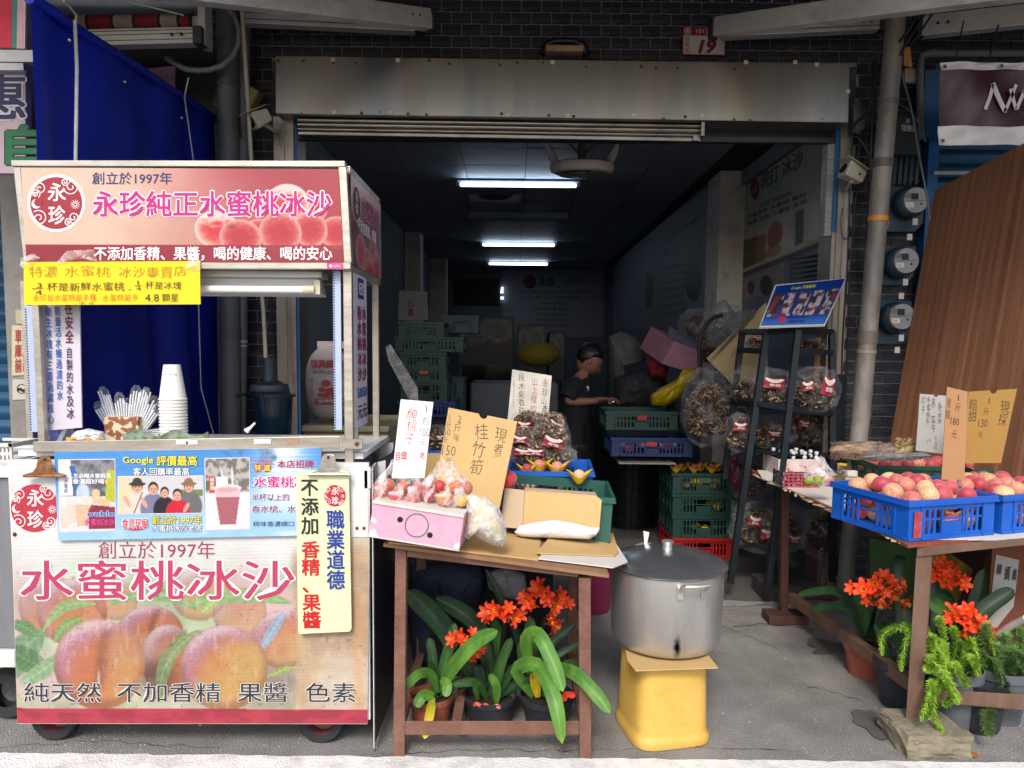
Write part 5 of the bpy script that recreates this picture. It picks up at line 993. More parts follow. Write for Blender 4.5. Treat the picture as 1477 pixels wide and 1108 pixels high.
# ================================================================ SHARED BUILDERS
WMc = {}
GRN, BLU2, RED2 = mat('dark_green_crate_plastic', '#23574d', .45, var=.12, vs=3, bump=.1, dirt='#3f4f48', damt=.35, ds=5), mat('bright_blue_crate_plastic', '#1558b8', .4, var=.1, vs=3, bump=.1, dirt='#3a62a0', damt=.3, ds=5), mat('red_crate_plastic', '#9a1418', .45, var=.12); GRI = mat('shaded_green_crate_plastic', '#183c36', .5, var=.15, vs=3)  # GRI: same green plastic for inner crates, interior shade put into its colour
def crate(label, Lx, Wy, H, m, loc, rz=0, pitch=.024, group=None, tag_col=None, tag_txt=None, band=False):
 """open plastic produce crate with slatted walls; parts: rim, base, side_wall x4"""
 t = thing('produce_crate', label, 'crate', (0, 0, 0), group)
 hx_, hy = Lx / 2, Wy / 2; th = .006
 b = B(m); b.bb((-hx_ + th, -hy + th, .004), (hx_ - th, hy - th, .012)); mk('base', b, t)
 b = B(m)
 for z0, z1, o_ in ((H - .022, H - .016, .012), (H - .016, H, .008)):
  b.bb((-hx_ - o_, -hy - o_, z0), (hx_ + o_, -hy, z1 - .0002)); b.bb((-hx_ - o_, hy, z0), (hx_ + o_, hy + o_, z1 - .0002)); b.bb((-hx_ - o_, -hy + .0002, z0), (-hx_, hy - .0002, z1)); b.bb((hx_, -hy + .0002, z0), (hx_ + o_, hy - .0002, z1))
 mk('rim', b, t)
 def wall_(ax, s, L):
  b = B(m); half = L / 2
  def bx(a0, a1, z0, z1, d0=0, d1=th):
   p0 = s * ((hy if ax == 0 else hx_) - d1); p1 = s * ((hy if ax == 0 else hx_) - d0)
   lo, hi = min(p0, p1), max(p0, p1)
   if ax == 0: b.bb((a0, lo, z0), (a1, hi, z1))
   else: b.bb((lo, a0, z0), (hi, a1, z1))
  cw = .06
  bx(-half + .001, -half + cw, 0, H - .001); bx(half - cw, half - .001, 0, H - .001); bx(-half + cw, half - cw, 0, .022); bx(-half + cw, half - cw, H - .04, H - .001)
  bx(-half + cw, half - cw, H * .5 - .004, H * .5 + .004, .001, th - .001); bx(-.055, .055, .0221, H * .42, .0004, th + .0004) if s * (1 if ax == 0 else -1) < 0 else None
  if s < 0 or True: bx(-.055, -.049, .022, H - .04, -.004, th - .0005); bx(.049, .055, .022, H - .04, -.004, th - .0005); bx(-half + cw - .003, -half + cw + .004, .0, H - .02, -.005, 0); bx(half - cw - .004, half - cw + .003, .0, H - .02, -.005, 0); bx(-half, half, -.0 + .0, .012, -.005, -.0001)
  a = -half + cw + pitch * .6
  while a < half - cw - pitch * .3:
   if abs(a) > .06 or ax == 0 and abs(a) > .06: bx(a - pitch * .22, a + pitch * .22, .022, H - .04, .0008, th - .0008)
   a += pitch
  mk('side_wall', b, t)
 for s in (-1, 1): wall_(0, s, Lx); wall_(1, s, Wy - 2 * th)
 if tag_col:
  b = B(flat(tag_col)); b.bb((-.035, -hy - .0062, H * .55), (.035, -hy - .0052, H * .78)); mk('label_patch', b, t)
 t.location = loc; t.rotation_euler = (0, 0, rz); return t
def peach_mat(nm, yel, red, lo, hi):
 m = mat(nm, yel, .55, var=.08, vs=14, bump=.05, rnd=.12); n = m.node_tree; N = n.nodes; L = n.links
 tc = N.new('ShaderNodeTexCoord'); oi = N.new('ShaderNodeObjectInfo'); ad = N.new('ShaderNodeVectorMath'); ad.operation = 'ADD'; cmb = N.new('ShaderNodeCombineXYZ')
 mu = N.new('ShaderNodeMath'); mu.operation = 'MULTIPLY'; mu.inputs[1].default_value = 40; L.new(oi.outputs['Random'], mu.inputs[0]); L.new(mu.outputs[0], cmb.inputs[0]); L.new(mu.outputs[0], cmb.inputs[1]); L.new(tc.outputs['Object'], ad.inputs[0]); L.new(cmb.outputs[0], ad.inputs[1])
 nz = N.new('ShaderNodeTexNoise'); nz.inputs['Scale'].default_value = 16; nz.inputs['Detail'].default_value = 4; L.new(ad.outputs[0], nz.inputs[0])
 r = N.new('ShaderNodeValToRGB'); e = r.color_ramp.elements; e[0].position = lo; e[0].color = hx(yel); e[1].position = hi; e[1].color = hx(red); e2 = r.color_ramp.elements.new((lo + hi) / 2); e2.color = hx('#d27468')
 a2 = N.new('ShaderNodeMath'); a2.operation = 'ADD'; m2 = N.new('ShaderNodeMath'); m2.operation = 'MULTIPLY_ADD'; m2.inputs[1].default_value = .3; m2.inputs[2].default_value = -.13; L.new(oi.outputs['Random'], m2.inputs[0]); L.new(nz.outputs[0], a2.inputs[0]); L.new(m2.outputs[0], a2.inputs[1]); L.new(a2.outputs[0], r.inputs[0])
 vo = N.new('ShaderNodeTexNoise'); vo.inputs['Scale'].default_value = 160; L.new(ad.outputs[0], vo.inputs[0]); mx = N.new('ShaderNodeMix'); mx.data_type = 'RGBA'; L.new(vo.outputs[0], mx.inputs['Factor']); mx.inputs['Factor'].default_value = .3
 mr = N.new('ShaderNodeMapRange'); mr.inputs[1].default_value = .5; mr.inputs[2].default_value = .8; mr.inputs[4].default_value = .22; L.new(vo.outputs[0], mr.inputs[0]); L.new(mr.outputs[0], mx.inputs['Factor'])
 L.new(r.outputs[0], mx.inputs[6]); mx.inputs[7].default_value = hx('#e4b49c'); p = N['Principled BSDF']; L.new(mx.outputs[2], p.inputs['Base Color']); p.inputs['Sheen Weight'].default_value = .35; p.inputs['Subsurface Weight'].default_value = .08; p.inputs['Subsurface Radius'].default_value = (.01, .004, .002); return m
PM = peach_mat('peach_skin', '#f0cc8c', '#b02c44', .36, .56); PM2 = peach_mat('apple_red_peach_skin', '#e0c458', '#c0182c', .40, .50)
def peach_mesh(m, nm='peach'):
 def f(p):
  a = math.atan2(p.y, p.x); r = 1 - .09 * math.exp(-((a + pi / 2) / .28) ** 2) * (1 - p.z * p.z * .3) - .16 * math.exp(-((1 - p.z) / .12) ** 1.2) ; return V((p.x * r, p.y * r, p.z * (.93 - .12 * math.exp(-(p.x ** 2 + p.y ** 2) / .06) * (1 if p.z > 0 else .3))))
 b = B(m).m(m, True); b.ball((0, 0, 0), 1, 24, 16, fn=f); return mesh_of(nm, b)
PMe, PMe2 = peach_mesh(PM), peach_mesh(PM2)
def fruit(me, c, r, label=None, cat='peach', group=None, parent=None, name='peach'):
 o = bpy.data.objects.new(name, me); COL.objects.link(o); o.scale = (r, r, r); q = V((random.gauss(0, 1), random.gauss(0, 1), random.gauss(0, 1))).to_track_quat('Z', 'Y'); o.rotation_euler = q.to_euler()
 if parent is not None: o.parent = parent; o.location = WM[parent].inverted() @ V(c)
 else: o.location = c; tagp(o, label, cat, group)
 return o
def heap(cr, Lx, Wy, z0, n, r, label, group, me=PMe, edge=.0, dome=.02, tries=4000, layers=2, seed=1, where='in the crate'):
 """peaches settled in the crate cr, lower layer then a domed upper one"""
 rg = random.Random(seed); M_ = Matrix.Translation(cr.location) @ cr.rotation_euler.to_matrix().to_4x4(); pts = []; obs = []
 for L_3 in range(layers):
  for _ in range(tries // layers):
   if len(pts) >= n * (L_3 + 1) / layers: break
   x = rg.uniform(-Lx / 2 + r + .01, Lx / 2 - r - .01); y = rg.uniform(-Wy / 2 + r + .01, Wy / 2 - r - .01); rr = r * rg.uniform(.9, 1.08)
   z = z0 + L_3 * r * 1.35 + (dome * (1 - (2 * x / Lx) ** 2) * (1 - (2 * y / Wy) ** 2) if L_3 else 0) + rg.uniform(-.004, .004)
   if all((x - a) ** 2 + (y - b_) ** 2 + (z - c_) ** 2 > (1.72 * r) ** 2 for a, b_, c_ in pts): pts.append((x, y, z)); obs.append((fruit(me, M_ @ V((x, y, z)), rr, label, 'peach', group), L_3))
 OR = ['first', 'second', 'third', 'fourth', 'fifth', 'sixth', 'seventh', 'eighth', 'ninth', 'tenth', 'eleventh', 'twelfth', 'thirteenth', 'fourteenth']
 top = [o for o, l in obs if l == layers - 1]; rows = ['front', 'second', 'third', 'back']; top.sort(key=lambda o: o.location.y); q = max(1, math.ceil(len(top) / 4))
 for i in range(0, len(top), q):
  for k, o in enumerate(sorted(top[i:i + q], key=lambda o: o.location.x)): o['label'] = f"{OR[min(k, 13)]} peach from left, {rows[min(i // q, 3)]} row, {where}"
 return pts
def leaf_mat(nm, c1, c2): return mat(nm, c1, .5, var=.15, vs=12, bump=.06, col2=c2, c2s=(.42, .62), stretch=(1, 1, .4), attr=True)
LG, LB_, LY, LD = leaf_mat('mid_green_leaf', '#27481c', '#375f24'), leaf_mat('bright_green_leaf', '#46742a', '#5f8c34'), leaf_mat('yellowing_leaf', '#c8a81e', '#8c9a2c'), leaf_mat('dark_green_leaf', '#16301a', '#21441f')
def strap(pts, wpx, m, parent, Ys, name='leaf', tw=0):
 """strap leaf along photo pixels pts with distances Ys"""
 n = 16; P3 = [P(u, v, y) for (u, v), y in zip(pts, Ys)]
 def cr_(t):
  s = t * (len(P3) - 1); i = min(int(s), len(P3) - 2); f = s - i; p0, p1, p2, p3 = P3[max(i - 1, 0)], P3[i], P3[i + 1], P3[min(i + 2, len(P3) - 1)]
  return .5 * ((2 * p1) + (p2 - p0) * f + (2 * p0 - 5 * p1 + 4 * p2 - p3) * f * f + (-p0 + 3 * p1 - 3 * p2 + p3) * f ** 3)
 sp = [cr_(i / n) for i in range(n + 1)]; vs = []; W_ = wpx / 1050 * sum(Ys) / len(Ys); cl = []; sd0 = random.random() * 9; K = 12
 for i, p in enumerate(sp):
  t = i / n; d = (sp[min(i + 1, n)] - sp[max(i - 1, 0)]).normalized(); vw = (EYE - p).normalized(); sd_ = d.cross(vw).normalized(); nn = sd_.cross(d); nn = nn if nn.dot(vw) > 0 else -nn
  sd_ = (sd_ * cos(tw) + nn * sin(tw)); hw = W_ / 2 * (min(1, .45 + t * 1.6)) * (max(0, 1 - ((t - .72) / .28) ** 2) ** .6 if t > .72 else 1) + .0004
  for k in range(K + 1):
   s = k / K * 2 - 1; ed = .05 * hw * noise.noise(V((t * 7, sd0, s))); vs.append(p + sd_ * (s * hw + ed * abs(s)) + nn * (hw * (.34 * abs(s) ** 1.4 - .1) + ed * 1.5))
   f = (1.28 if k == K // 2 else (.90 if k % 2 else 1.08)) * (.94 + .2 * noise.noise(V((t * 5, sd0, s * 2)))); q = max(0, (t - .93) / .07) ** 2; q = max(q, .6 * max(0, noise.noise(V((t * 9, sd0 + 4, s * 3))) - .42) * 4)
   cl.append((f * (1 + 1.2 * q), f * (1 + .25 * q), f * (1 - .4 * q), 1))
 b = B(m).m(m, True); b.add(vs, [(i * (K + 1) + k, i * (K + 1) + k + 1, (i + 1) * (K + 1) + k + 1, (i + 1) * (K + 1) + k) for i in range(n) for k in range(K)]); b.col = cl; return mk(name, b, parent)
orange = mat('orange_petal', '#e0401a', .5, var=.12, vs=30, bump=.1, rnd=.3); yelc = mat('yellow_petal_base', '#e8a028', .5)
def floret_mesh():
 b = B()
 for k in range(6):
  a = k * pi / 3; L = 1.0 if k % 2 else .92; w_ = .30 if k % 2 else .24
  for i in range(6):
   t0, t1 = i / 6, (i + 1) / 6
   def pt(t, s):
    r = .12 + L * t; ww = w_ * sin(pi * min(1, .12 + t * .9)) ** .7 * (1 if t < .98 else .05); z = -.75 * (1 - t) ** 1.6 + .10 * t - .25 * t ** 3
    return V((cos(a) * r - sin(a) * s * ww, sin(a) * r + cos(a) * s * ww, z + abs(s) * .08))
   b.m(yelc if i < 1 else orange, True); b.add([pt(t0, -1), pt(t0, 0), pt(t0, 1), pt(t1, 1), pt(t1, 0), pt(t1, -1)], [(0, 1, 4, 5), (1, 2, 3, 4)])
 b.m(yelc, True)
 for k in range(5): a = k * 1.256; b.tube([V((0, 0, -.7)), V((cos(a) * .12, sin(a) * .12, -.1)), V((cos(a) * .2, sin(a) * .2, .3))], .02, 4)
 b.m(orange, True); b.lathe([(.05, -1.5), (.07, -1.1), (.14, -.7), (.2, -.55)], 8); return mesh_of('flower', b)
FLM = floret_mesh()
def florets(parent, pts, Y, r=.034, base=None, nm='flower'):
 Mi = WM[parent].inverted(); cu_ = sum(p[0] for p in pts) / len(pts); cv_ = sum(p[1] for p in pts) / len(pts)
 for (u, v) in pts:
  yy = Y + random.uniform(-.03, .03); c = P(u, v, yy); o = bpy.data.objects.new(nm, FLM); COL.objects.link(o); o.parent = parent; o.location = Mi @ c
  d = V(((u - cu_) / 26, -1.0, -(v - cv_) / 26 + .25)) + V([random.uniform(-.65, .65) for _ in range(3)]); o.rotation_euler = (d.to_track_quat('Z', 'Y').to_matrix() @ Matrix.Rotation(random.uniform(0, 6), 3, 'Z')).to_euler(); s = r * random.uniform(.75, 1.2); o.scale = (s, s, s * 1.0)
def potted(label, u, vb, Y, rtop, h, m, soil=True, nm='potted_clivia', lip=.012):
 c = P(u, vb, Y); c.z = 0; t = thing(nm, label, 'potted plant', c); b = B(m).m(m, True)
 b.lathe([(0, .0), (rtop * .72, 0), (rtop * .74, .01), (rtop * .93, h * .82), (rtop, h * .84), (rtop * 1.02, h), (rtop * .96, h + .002), (rtop * .93, h * .86), (rtop * .9, h * .8), (rtop * .6, h * .3)], 36, c); mk('pot', b, t)
 sm = mat('potting_soil', '#231d18', .95, var=.5, vs=40, bump=1, bs=90); b = B(sm).m(sm, True); b.grid(lambda x, y: c + V(((rtop * .92) * y * cos(2 * pi * x), (rtop * .92) * y * sin(2 * pi * x), h * .84 + .01 * noise.noise(V((x * 9, y * 9, u))))), 24, 6); mk('soil', b, t); return t
TERR, BPOT = mat('terracotta', '#96503a', .75, var=.15, vs=6, bump=.2, dirt='#6c4436', damt=.4, ds=8), mat('black_pot_plastic', '#24262c', .6, var=.2, vs=6, bump=.2, bs=40, dirt='#55534e', damt=.35, ds=7)
# ================================================================ MIDDLE TABLE
rust = mat('rusty_brown_steel', '#7c5748', .7, .15, var=.25, vs=8, bump=.35, bs=60, dirt='#4c3026', damt=.6, ds=7)
kraft = mat('kraft_card', '#c2a06a', .8, var=.06, vs=3, bump=.1, bs=40, dirt='#a88450', damt=.3, ds=6); kraft2 = mat('pale_kraft_card', '#b9a284', .8, var=.06, vs=3, bump=.1)
wcard = mat('white_corrugated_card', '#cfcac2', .8, var=.06, vs=4, bump=.1, dirt='#a09a90', damt=.3, ds=5)
YT = 2.56
tab = thing('steel_table', 'rusty brown angle steel table with a lower rail beside the cart', 'table', (P(710, 1090, YT).x, 2.85, 0))
def leg_(u0, u1, vt, vb, Y, tt, par, m=rust, ut=None):
 b = B(m); a, c_ = P(u0, vb, Y), P(u1, vb, Y); d0, d1 = P((ut or (u0, u1))[0], vt, Y), P((ut or (u0, u1))[1], vt, Y); w_ = c_.x - a.x; D_ = V((0, w_, 0))
 a.z = c_.z = max(0, tt if tt is not None else 0); b.hexa([a, c_, c_ + D_, a + D_, d0, d1, d1 + D_, d0 + D_]); return mk('leg', b, par, bev=.002)
leg_(567, 583.5, 786, 1095, YT, 0, tab, ut=(570, 586)); leg_(836, 853, 834, 1095, YT, 0, tab, ut=(835, 852))
zl, zr_ = P(575, 786, YT).z, P(845, 834, YT).z; xl1, xr1 = P(567, 1000, YT).x, P(853, 1000, YT).x
for x_, z_ in ((xl1, zl), (xr1 - .04, zr_)): b = B(rust); b.bb((x_, 3.2, 0), (x_ + .04, 3.24, z_)); mk('leg', b, tab)
b = B(rust); b.hexa([P(587, 803, YT + .002), P(834, 833, YT + .002), P(834, 833, YT + .042), P(587, 803, YT + .042), P(587, 790, YT + .002), P(834, 820, YT + .002), P(834, 820, YT + .042), P(587, 790, YT + .042)]); mk('top_rail', b, tab, bev=.002)
for x_, z_ in ((xl1 + .002, zl - .02), (xr1 - .038, zr_ - .02)): b = B(rust); b.bar((x_ + .018, 2.605, z_), (x_ + .018, 3.198, z_), .036, .036); mk('top_rail', b, tab)
b = B(rust); b.hexa([P(584, 1060, YT + .003), P(835.5, 1060, YT + .003), P(835.5, 1060, YT + .04), P(584, 1060, YT + .04), P(584, 1040, YT + .003), P(835.5, 1040, YT + .003), P(835.5, 1040, YT + .04), P(584, 1040, YT + .04)]); mk('lower_rail', b, tab, bev=.002)
zlr = P(700, 1050, YT).z
for x_ in (xl1 + .02, xr1 - .02, P(662, 1030, 2.7).x): b = B(rust); b.bar((x_, YT + .045, zlr - .005), (x_, 3.21, zlr - .005), .035, .03); mk('lower_rail', b, tab)
tb = Bd(P(566, 788, YT), P(853, 828, YT), P(566, 788, YT) + V((0, .6, 0)))
plys = mat('ply_board', '#8c6a4c', .8, var=.2)
def tslab(pts, lift, th, m, name, parent=None, **k):
 b = B(m); P4 = [tb.hit(u, v, lift) if not isinstance(u, V) else u for u, v in pts]; b.prism(P4, -tb.nn * th); return mk(name, b, parent, **k)
exT = (P(853, 828, YT) - P(566, 788, YT)).normalized(); eyT = V((0, 1, 0)); nT = exT.cross(eyT).normalized(); oT = P(566, 788, YT)
nT = nT if nT.z > 0 else -nT
def TT(a, bq, lift=0): return oT + exT * a + eyT * bq + nT * lift
b = B(plys); Wt = (P(853, 828, YT) - oT).length; b.prism([TT(-.03, -.02), TT(Wt + .06, -.02), TT(Wt + .06, .95), TT(-.03, .95)], nT * .012); mk('tabletop', b, tab)
def card(name, label, pts, lift, th, m, cat='cardboard'):
 b = B(m); b.prism([TT(a, q, lift) for a, q in pts], nT * th); return mk(name, b, label=label, cat=cat)
def tab_ab(u, v, lift=.012):
 h = tb.hit(u, v, 0); d = ray(u, v); t = (oT + nT * lift - EYE).dot(nT) / d.dot(nT); h = EYE + d * t - oT; return (h.dot(exT), h.y)
def cardpx(name, label, px, lift, th, m): return card(name, label, [tab_ab(u, v, lift) for u, v in px], lift, th, m)
cardpx('cardboard_sheet', 'kraft cardboard sheet covering the left half of the steel table', [(560, 784), (776, 809), (782, 765), (640, 745)], .0125, .006, kraft)
cardpx('cardboard_sheet', 'white corrugated sheet with faded red print under the kraft sheet', [(776, 807), (884, 820), (905, 812), (885, 780), (790, 790)], .0187, .005, wcard)
t = cardpx('cardboard_sheet', 'kraft sheet lying on the white corrugated sheet at the table edge', [(773, 799), (886, 803), (892, 798), (884, 770), (800, 768)], .026, .005, kraft)
def panel(bd, px, m, th=.004): return bd.slab(px, th, m)
cb = Bd(P(722, 764, 2.86), P(865, 768, 2.86), P(728, 705, 2.92)); t = thing('cardboard_box', 'open low kraft cardboard box with a paler end flap in front of the green crate', 'cardboard box', P(795, 766, 2.86))
mk('front_panel', cb.slab([(754, 763), (864, 768), (868, 722), (861, 716), (757, 707)], .005, kraft), t); mk('pale_flap', cb.slab([(722, 760), (753.5, 763), (756.5, 707), (728, 704)], .005, kraft2), t); mk('folded_edge', Bd(P(757, 706, 2.915), P(861, 715, 2.915), P(757, 700, 2.99)).slab([(757, 706), (861, 715), (858, 710), (757, 703)], .004, kraft2), t)
fw = mat('white_film_bag', '#d8d8da', .3, var=.04, bump=.5, bs=25);
clothlump('folded_plastic_bag', 'folded white plastic carrier bag lying on the cardboard before the box', 'plastic bag', [(742, 768), (750, 758), (775, 753), (800, 750), (830, 755), (850, 760), (865, 761), (860, 772), (850, 778), (800, 776), (765, 775), (752, 774)], oT.y + tab_ab(800, 778, .034)[1], .022, fw, 3)
pkb = mat('pink_printed_card', '#d9a0b4', .65, var=.06, vs=8, bump=.05, dirt='#c4889c', damt=.35, ds=20); t = thing('pink_fruit_box', 'pink and white cardboard fruit box with a teal ring on its front', 'cardboard box', P(600, 784, 2.52))
f0, f1, f2, f3 = P(531, 774, 2.5), P(662, 795, 2.47), P(669, 747, 2.47), P(538, 726, 2.5); D_ = V((.02, .26, 0)); b = B(pkb); b.hexa([f0, f1, f1 + D_, f0 + D_, f3, f2, f2 + D_, f3 + D_]); mk('carton', b, t, bev=.002)
pb_ = Bd(f0, f1, f3); b = B(wcard); up_ = (f3 - f0).normalized(); b.hexa([f3 + up_ * .001 - D_ * .02, f2 + up_ * .001 - D_ * .02, f2 + D_ + up_ * .001, f3 + D_ + up_ * .001, f3 + up_ * .012 - D_ * .02, f2 + up_ * .012 - D_ * .02, f2 + D_ + up_ * .012, f3 + D_ + up_ * .012]); mk('white_lid', b, t)
b = B(); pb_.strip(b, [(531.5, 773), (662, 794)], 2.4, flat('#dcd6d4'), .001); mk('white_edge', b, t); b = B(); pb_.disc(b, 601, 758, 17.5, flat('#4c7880'), .0015, 36, r2=15.8); mk('ring_print', b, t)
for u, v in ((577, 749.5), (620, 772)): b = B(); pb_.disc(b, u, v, 4.2, flat('#0c0c0e'), .0012, 16); mk('vent_hole', b, t)
for pts in ([(531, 772), (545, 774), (541, 763), (533, 765)], [(653, 793), (662, 794), (664, 782), (656, 784)], [(534, 752), (544, 756), (542, 748), (536, 746)]): b = B(); pb_.poly(b, pts, flat('#e8d4da'), .001); mk('flower_print', b, t)
bagf = film('peach_bag_film', '#f2eef0', .0, .62, 26, .10, .9, edge=.3)
def bag(label, uc, vb, wpx, hpx, Y, pe, me=PMe2, r=.028, seed=0, neck=.45, name='fruit_bag', cat='bag of fruit'):
 c = P(uc, vb, Y); s = Y / 1050; W_ = wpx * s; H_ = hpx * s; t = thing(name, label, cat, c); rg = random.Random(seed)
 for (du, dv, dy) in pe: fruit(me, P(uc + du, vb + dv, Y + dy), r * rg.uniform(.9, 1.1), parent=t)
 n, K = 40, 26; vs = []
 for j in range(K + 1):
  q = j / K
  if q < .5: rr = W_ / 2 * (.80 + .2 * sin(q / .5 * pi * .8)) * (1 if j else .8)
  else: k = (q - .5) / .5; rr = W_ / 2 * ((1 - k) ** 1.0 * .95 + neck * .35 * k + .12 * max(0, k - .75) * 4)
  for i in range(n):
   a = 2 * pi * i / n; w_ = 1 + .16 * noise.noise(V((cos(a) * 2.2, sin(a) * 2.2, q * 5 + seed))) + (.26 * noise.noise(V((cos(a) * 6, sin(a) * 6, seed + q * 1.2))) * max(0, q - .35) * 2.2)
   vs.append(c + V((cos(a) * rr * w_, sin(a) * rr * .8 * w_, H_ * q * (1 + .12 * noise.noise(V((cos(a) * 2, sin(a) * 2, seed))) * (q > .6)) + .002)))
 b = B(bagf).m(bagf, True); b.add(vs, [(j * n + i, j * n + (i + 1) % n, (j + 1) * n + (i + 1) % n, (j + 1) * n + i) for j in range(K) for i in range(n)]); mk('plastic_film', b, t); return t
bag('knotted clear bag of pickled peaches on the left of the pink box', 576, 727, 74, 64, 2.58, [(-27, -9, 0), (-5, -10, -.02), (20, -8, -.02), (28, -22, .02), (-18, -26, .03), (6, -24, .03), (-30, -22, .05)], seed=3)
bag('bunched clear bag of yellow red peaches on the right of the pink box', 642, 730, 72, 66, 2.58, [(-24, -16, -.01), (0, -11, -.03), (24, -9, -.03), (16, -26, .01), (-8, -28, .03), (30, -26, .03), (-30, -24, .04)], seed=8)
def card_sign(label, q, Y, m, writes, notch=None, lean=.0, name='price_card', cat='price sign', th=.003, curl=0):
 t = thing(name, label, cat, P((q[0][0] + q[1][0]) / 2, (q[0][1] + q[1][1]) / 2, Y)); Yt = Y + lean
 d = Bd(P(*q[0], Y), P(*q[1], Y), P(*q[3], Yt)); pl = list(q)
 if notch:
  u, v, r_ = notch; a, c_ = q[2], q[3]; f = lambda uu: a[1] + (c_[1] - a[1]) * (uu - a[0]) / (c_[0] - a[0])
  pl = [q[0], q[1], q[2]] + [(u + r_ * cos(k * pi / 8), f(u + r_ * cos(k * pi / 8)) + r_ * sin(k * pi / 8)) for k in range(9)] + [q[3]]
 mk('card', d.slab(pl, th, m), t); b = B()
 for w_ in writes:
  s_, box, col, vert, off = w_[:5]; off = off if off > .006 else -.012
  (d.vt if vert else d.h)(b, s_, box, flat(col), off, .0015, jit=.6) if len(w_) < 6 else d.h(b, s_, box, flat(col), off, .0015)
 if writes: mk('handwriting', b, t)
 return t
wpap = mat('white_card', '#dedbe0', .6, var=.03, vs=5, bump=.05)
card_sign('tall white card with red handwriting 醃桃子 behind the peach bags', [(565, 690), (612, 690), (625, 580), (578, 576)], 2.74, wpap,
 [('醃桃子', [(582, 641), (598, 641), (604, 588), (588, 586)], '#d04038', 1, .0), ('1', [(614, 596), (615.2, 596), (616.2, 585), (615, 585)], '#4c4c60', 0, 0, 1), ('包', [(608, 612), (618, 613), (620, 602), (610, 601)], '#4c4c60', 0, 0), ('100', [(605, 628), (619, 630), (620, 619), (606, 618)], '#4c4c60', 0, 0, 1), ('元', [(604, 644), (614, 645), (616, 634), (606, 633)], '#4c4c60', 0, 0), ('自做', [(569, 663), (587, 663), (588, 650), (570, 650)], '#c83830', 0, .01), ('吃', [(605, 664), (612, 664), (613, 653), (606, 653)], '#c83830', 0, .01)], lean=.06)
card_sign('kraft card with handwriting 現煮桂竹筍 and 150 on the steel table', [(628, 700), (720, 735), (746, 608), (647, 588)], 2.8, kraft,
 [('現煮', [(712, 660), (724, 662), (736, 618), (716, 614)], '#4a3a28', 1, .0), ('桂竹筍', [(676, 684), (696, 688), (706, 612), (686, 608)], '#4a3a28', 1, .002), ('2斤半', [(651, 637), (663, 639), (669, 598), (658, 596)], '#4a3a28', 1, 0), ('1斤', [(643, 618), (650, 619), (653, 596), (646, 595)], '#4a3a28', 1, 0), ('60', [(639, 627), (649, 628), (650, 619), (640, 618)], '#4a3a28', 0, 0, 1), ('元', [(638, 637), (645, 638), (647, 629), (640, 628)], '#4a3a28', 0, 0), ('150', [(637, 656), (656, 658), (658, 644), (639, 642)], '#4a3a28', 0, .004, 1), ('元', [(640, 669), (652, 670), (653, 661), (641, 660)], '#4a3a28', 0, 0)], notch=(697, 598, 6), lean=.12)
m_ = mat('cream_bamboo_shoot', '#d8c8a0', .6, var=.15, vs=12, bump=.3, bs=20); b = clothlump(None, None, None, [(675, 720), (684, 716), (700, 722), (716, 735), (727, 757), (728, 772), (724, 787), (712, 783), (698, 776), (686, 768), (678, 775), (672, 770), (676, 750)], 2.55, .05, m_, 5)
t = thing('bamboo_shoot_bag', 'clear bag of peeled cream bamboo shoots leaning beside the pink box', 'bag', P(700, 785, 2.55)); mk('shoots', b, t)
b = clothlump(None, None, None, [(672, 716), (682, 712), (702, 718), (720, 733), (730, 757), (730, 774), (725, 789), (710, 786), (696, 779), (684, 771), (676, 778), (668, 774), (674, 748)], 2.545, .056, film('crumpled_bag_film', '#eeeef2', .12, .7, 22, .25, .8), 6); mk('plastic_film', b, t)
gz = TT(.5, .3, .013)
gc = crate('dark green crate of wrapped peaches behind the cardboard box on the table', .54, .37, .20, GRN, (0, 0, 0), -.06)
c0 = P(886, 768, 2.86); gc.location = V((c0.x - .27, c0.y + .255, TT(.62, .35, .013).z - .005)); gc.rotation_euler = (0, .06, -.05)
bc = crate('blue crate of peaches in yellow paper behind the green crate on the table', .60, .38, .20, BLU2, (gc.location.x - .06, gc.location.y + .41, gc.location.z + .02), -.05)
b = B(rust); bl_ = bc.location; b.bb((bl_.x - .3, bl_.y - .1, 0), (bl_.x + .26, bl_.y + .3, bl_.z - .005));
ylp = mat('yellow_wrapping_paper', '#e0bc1c', .7, var=.08, bump=.2)
def wrapped(c, r=.034, label='peach nested in a folded yellow paper in the blue crate', group='yellow wrapped peaches', ry=0):
 t = thing('wrapped_peach', label, 'peach', c, group); fruit(PMe, V(c) + V((0, 0, r * .3)), r * .86, parent=t, name='fruit'); b = B(ylp).m(ylp, True)
 def cup(x, y):
  a = x * 2 * pi + ry; rr = r * (.3 + 1.15 * y) * (1 + .30 * cos(2 * a) * y); return V(c) + V((cos(a) * rr, sin(a) * rr * .9, -r * .9 + r * (1.55 * y ** 1.2) * (1 + .38 * cos(2 * a) * y)))
 b.grid(cup, 28, 8); mk('paper', b, t); return t
for (u, v, r_) in ((778, 673, .036), (803, 676, .036), (835, 688, .034), (760, 678, .03)):
 d = ray(u, v); zt_ = bl_.z + .185; wrapped(PZ(u, v + 1, zt_) , r_ * .95, ry=random.uniform(-.4, .4), label={778: 'left upright peach in yellow paper in the blue crate', 803: 'right upright peach in yellow paper in the blue crate'}.get(u, 'rightmost wrapped peach sunk low at the blue crate wall' if u == 835 else 'leftmost wrapped peach sunk low beside the kraft card'), group=None)
heap(bc, .60, .38, .10, 26, .034, 'peach lying loose low in the blue crate behind the kraft card', 'peaches in the blue table crate', layers=1, seed=3, where='in the blue table crate')
heap(gc, .54, .37, .07, 12, .036, 'peach lying in the green crate behind the cardboard box', 'peaches in the green table crate', layers=1, seed=6, where='in the green table crate')
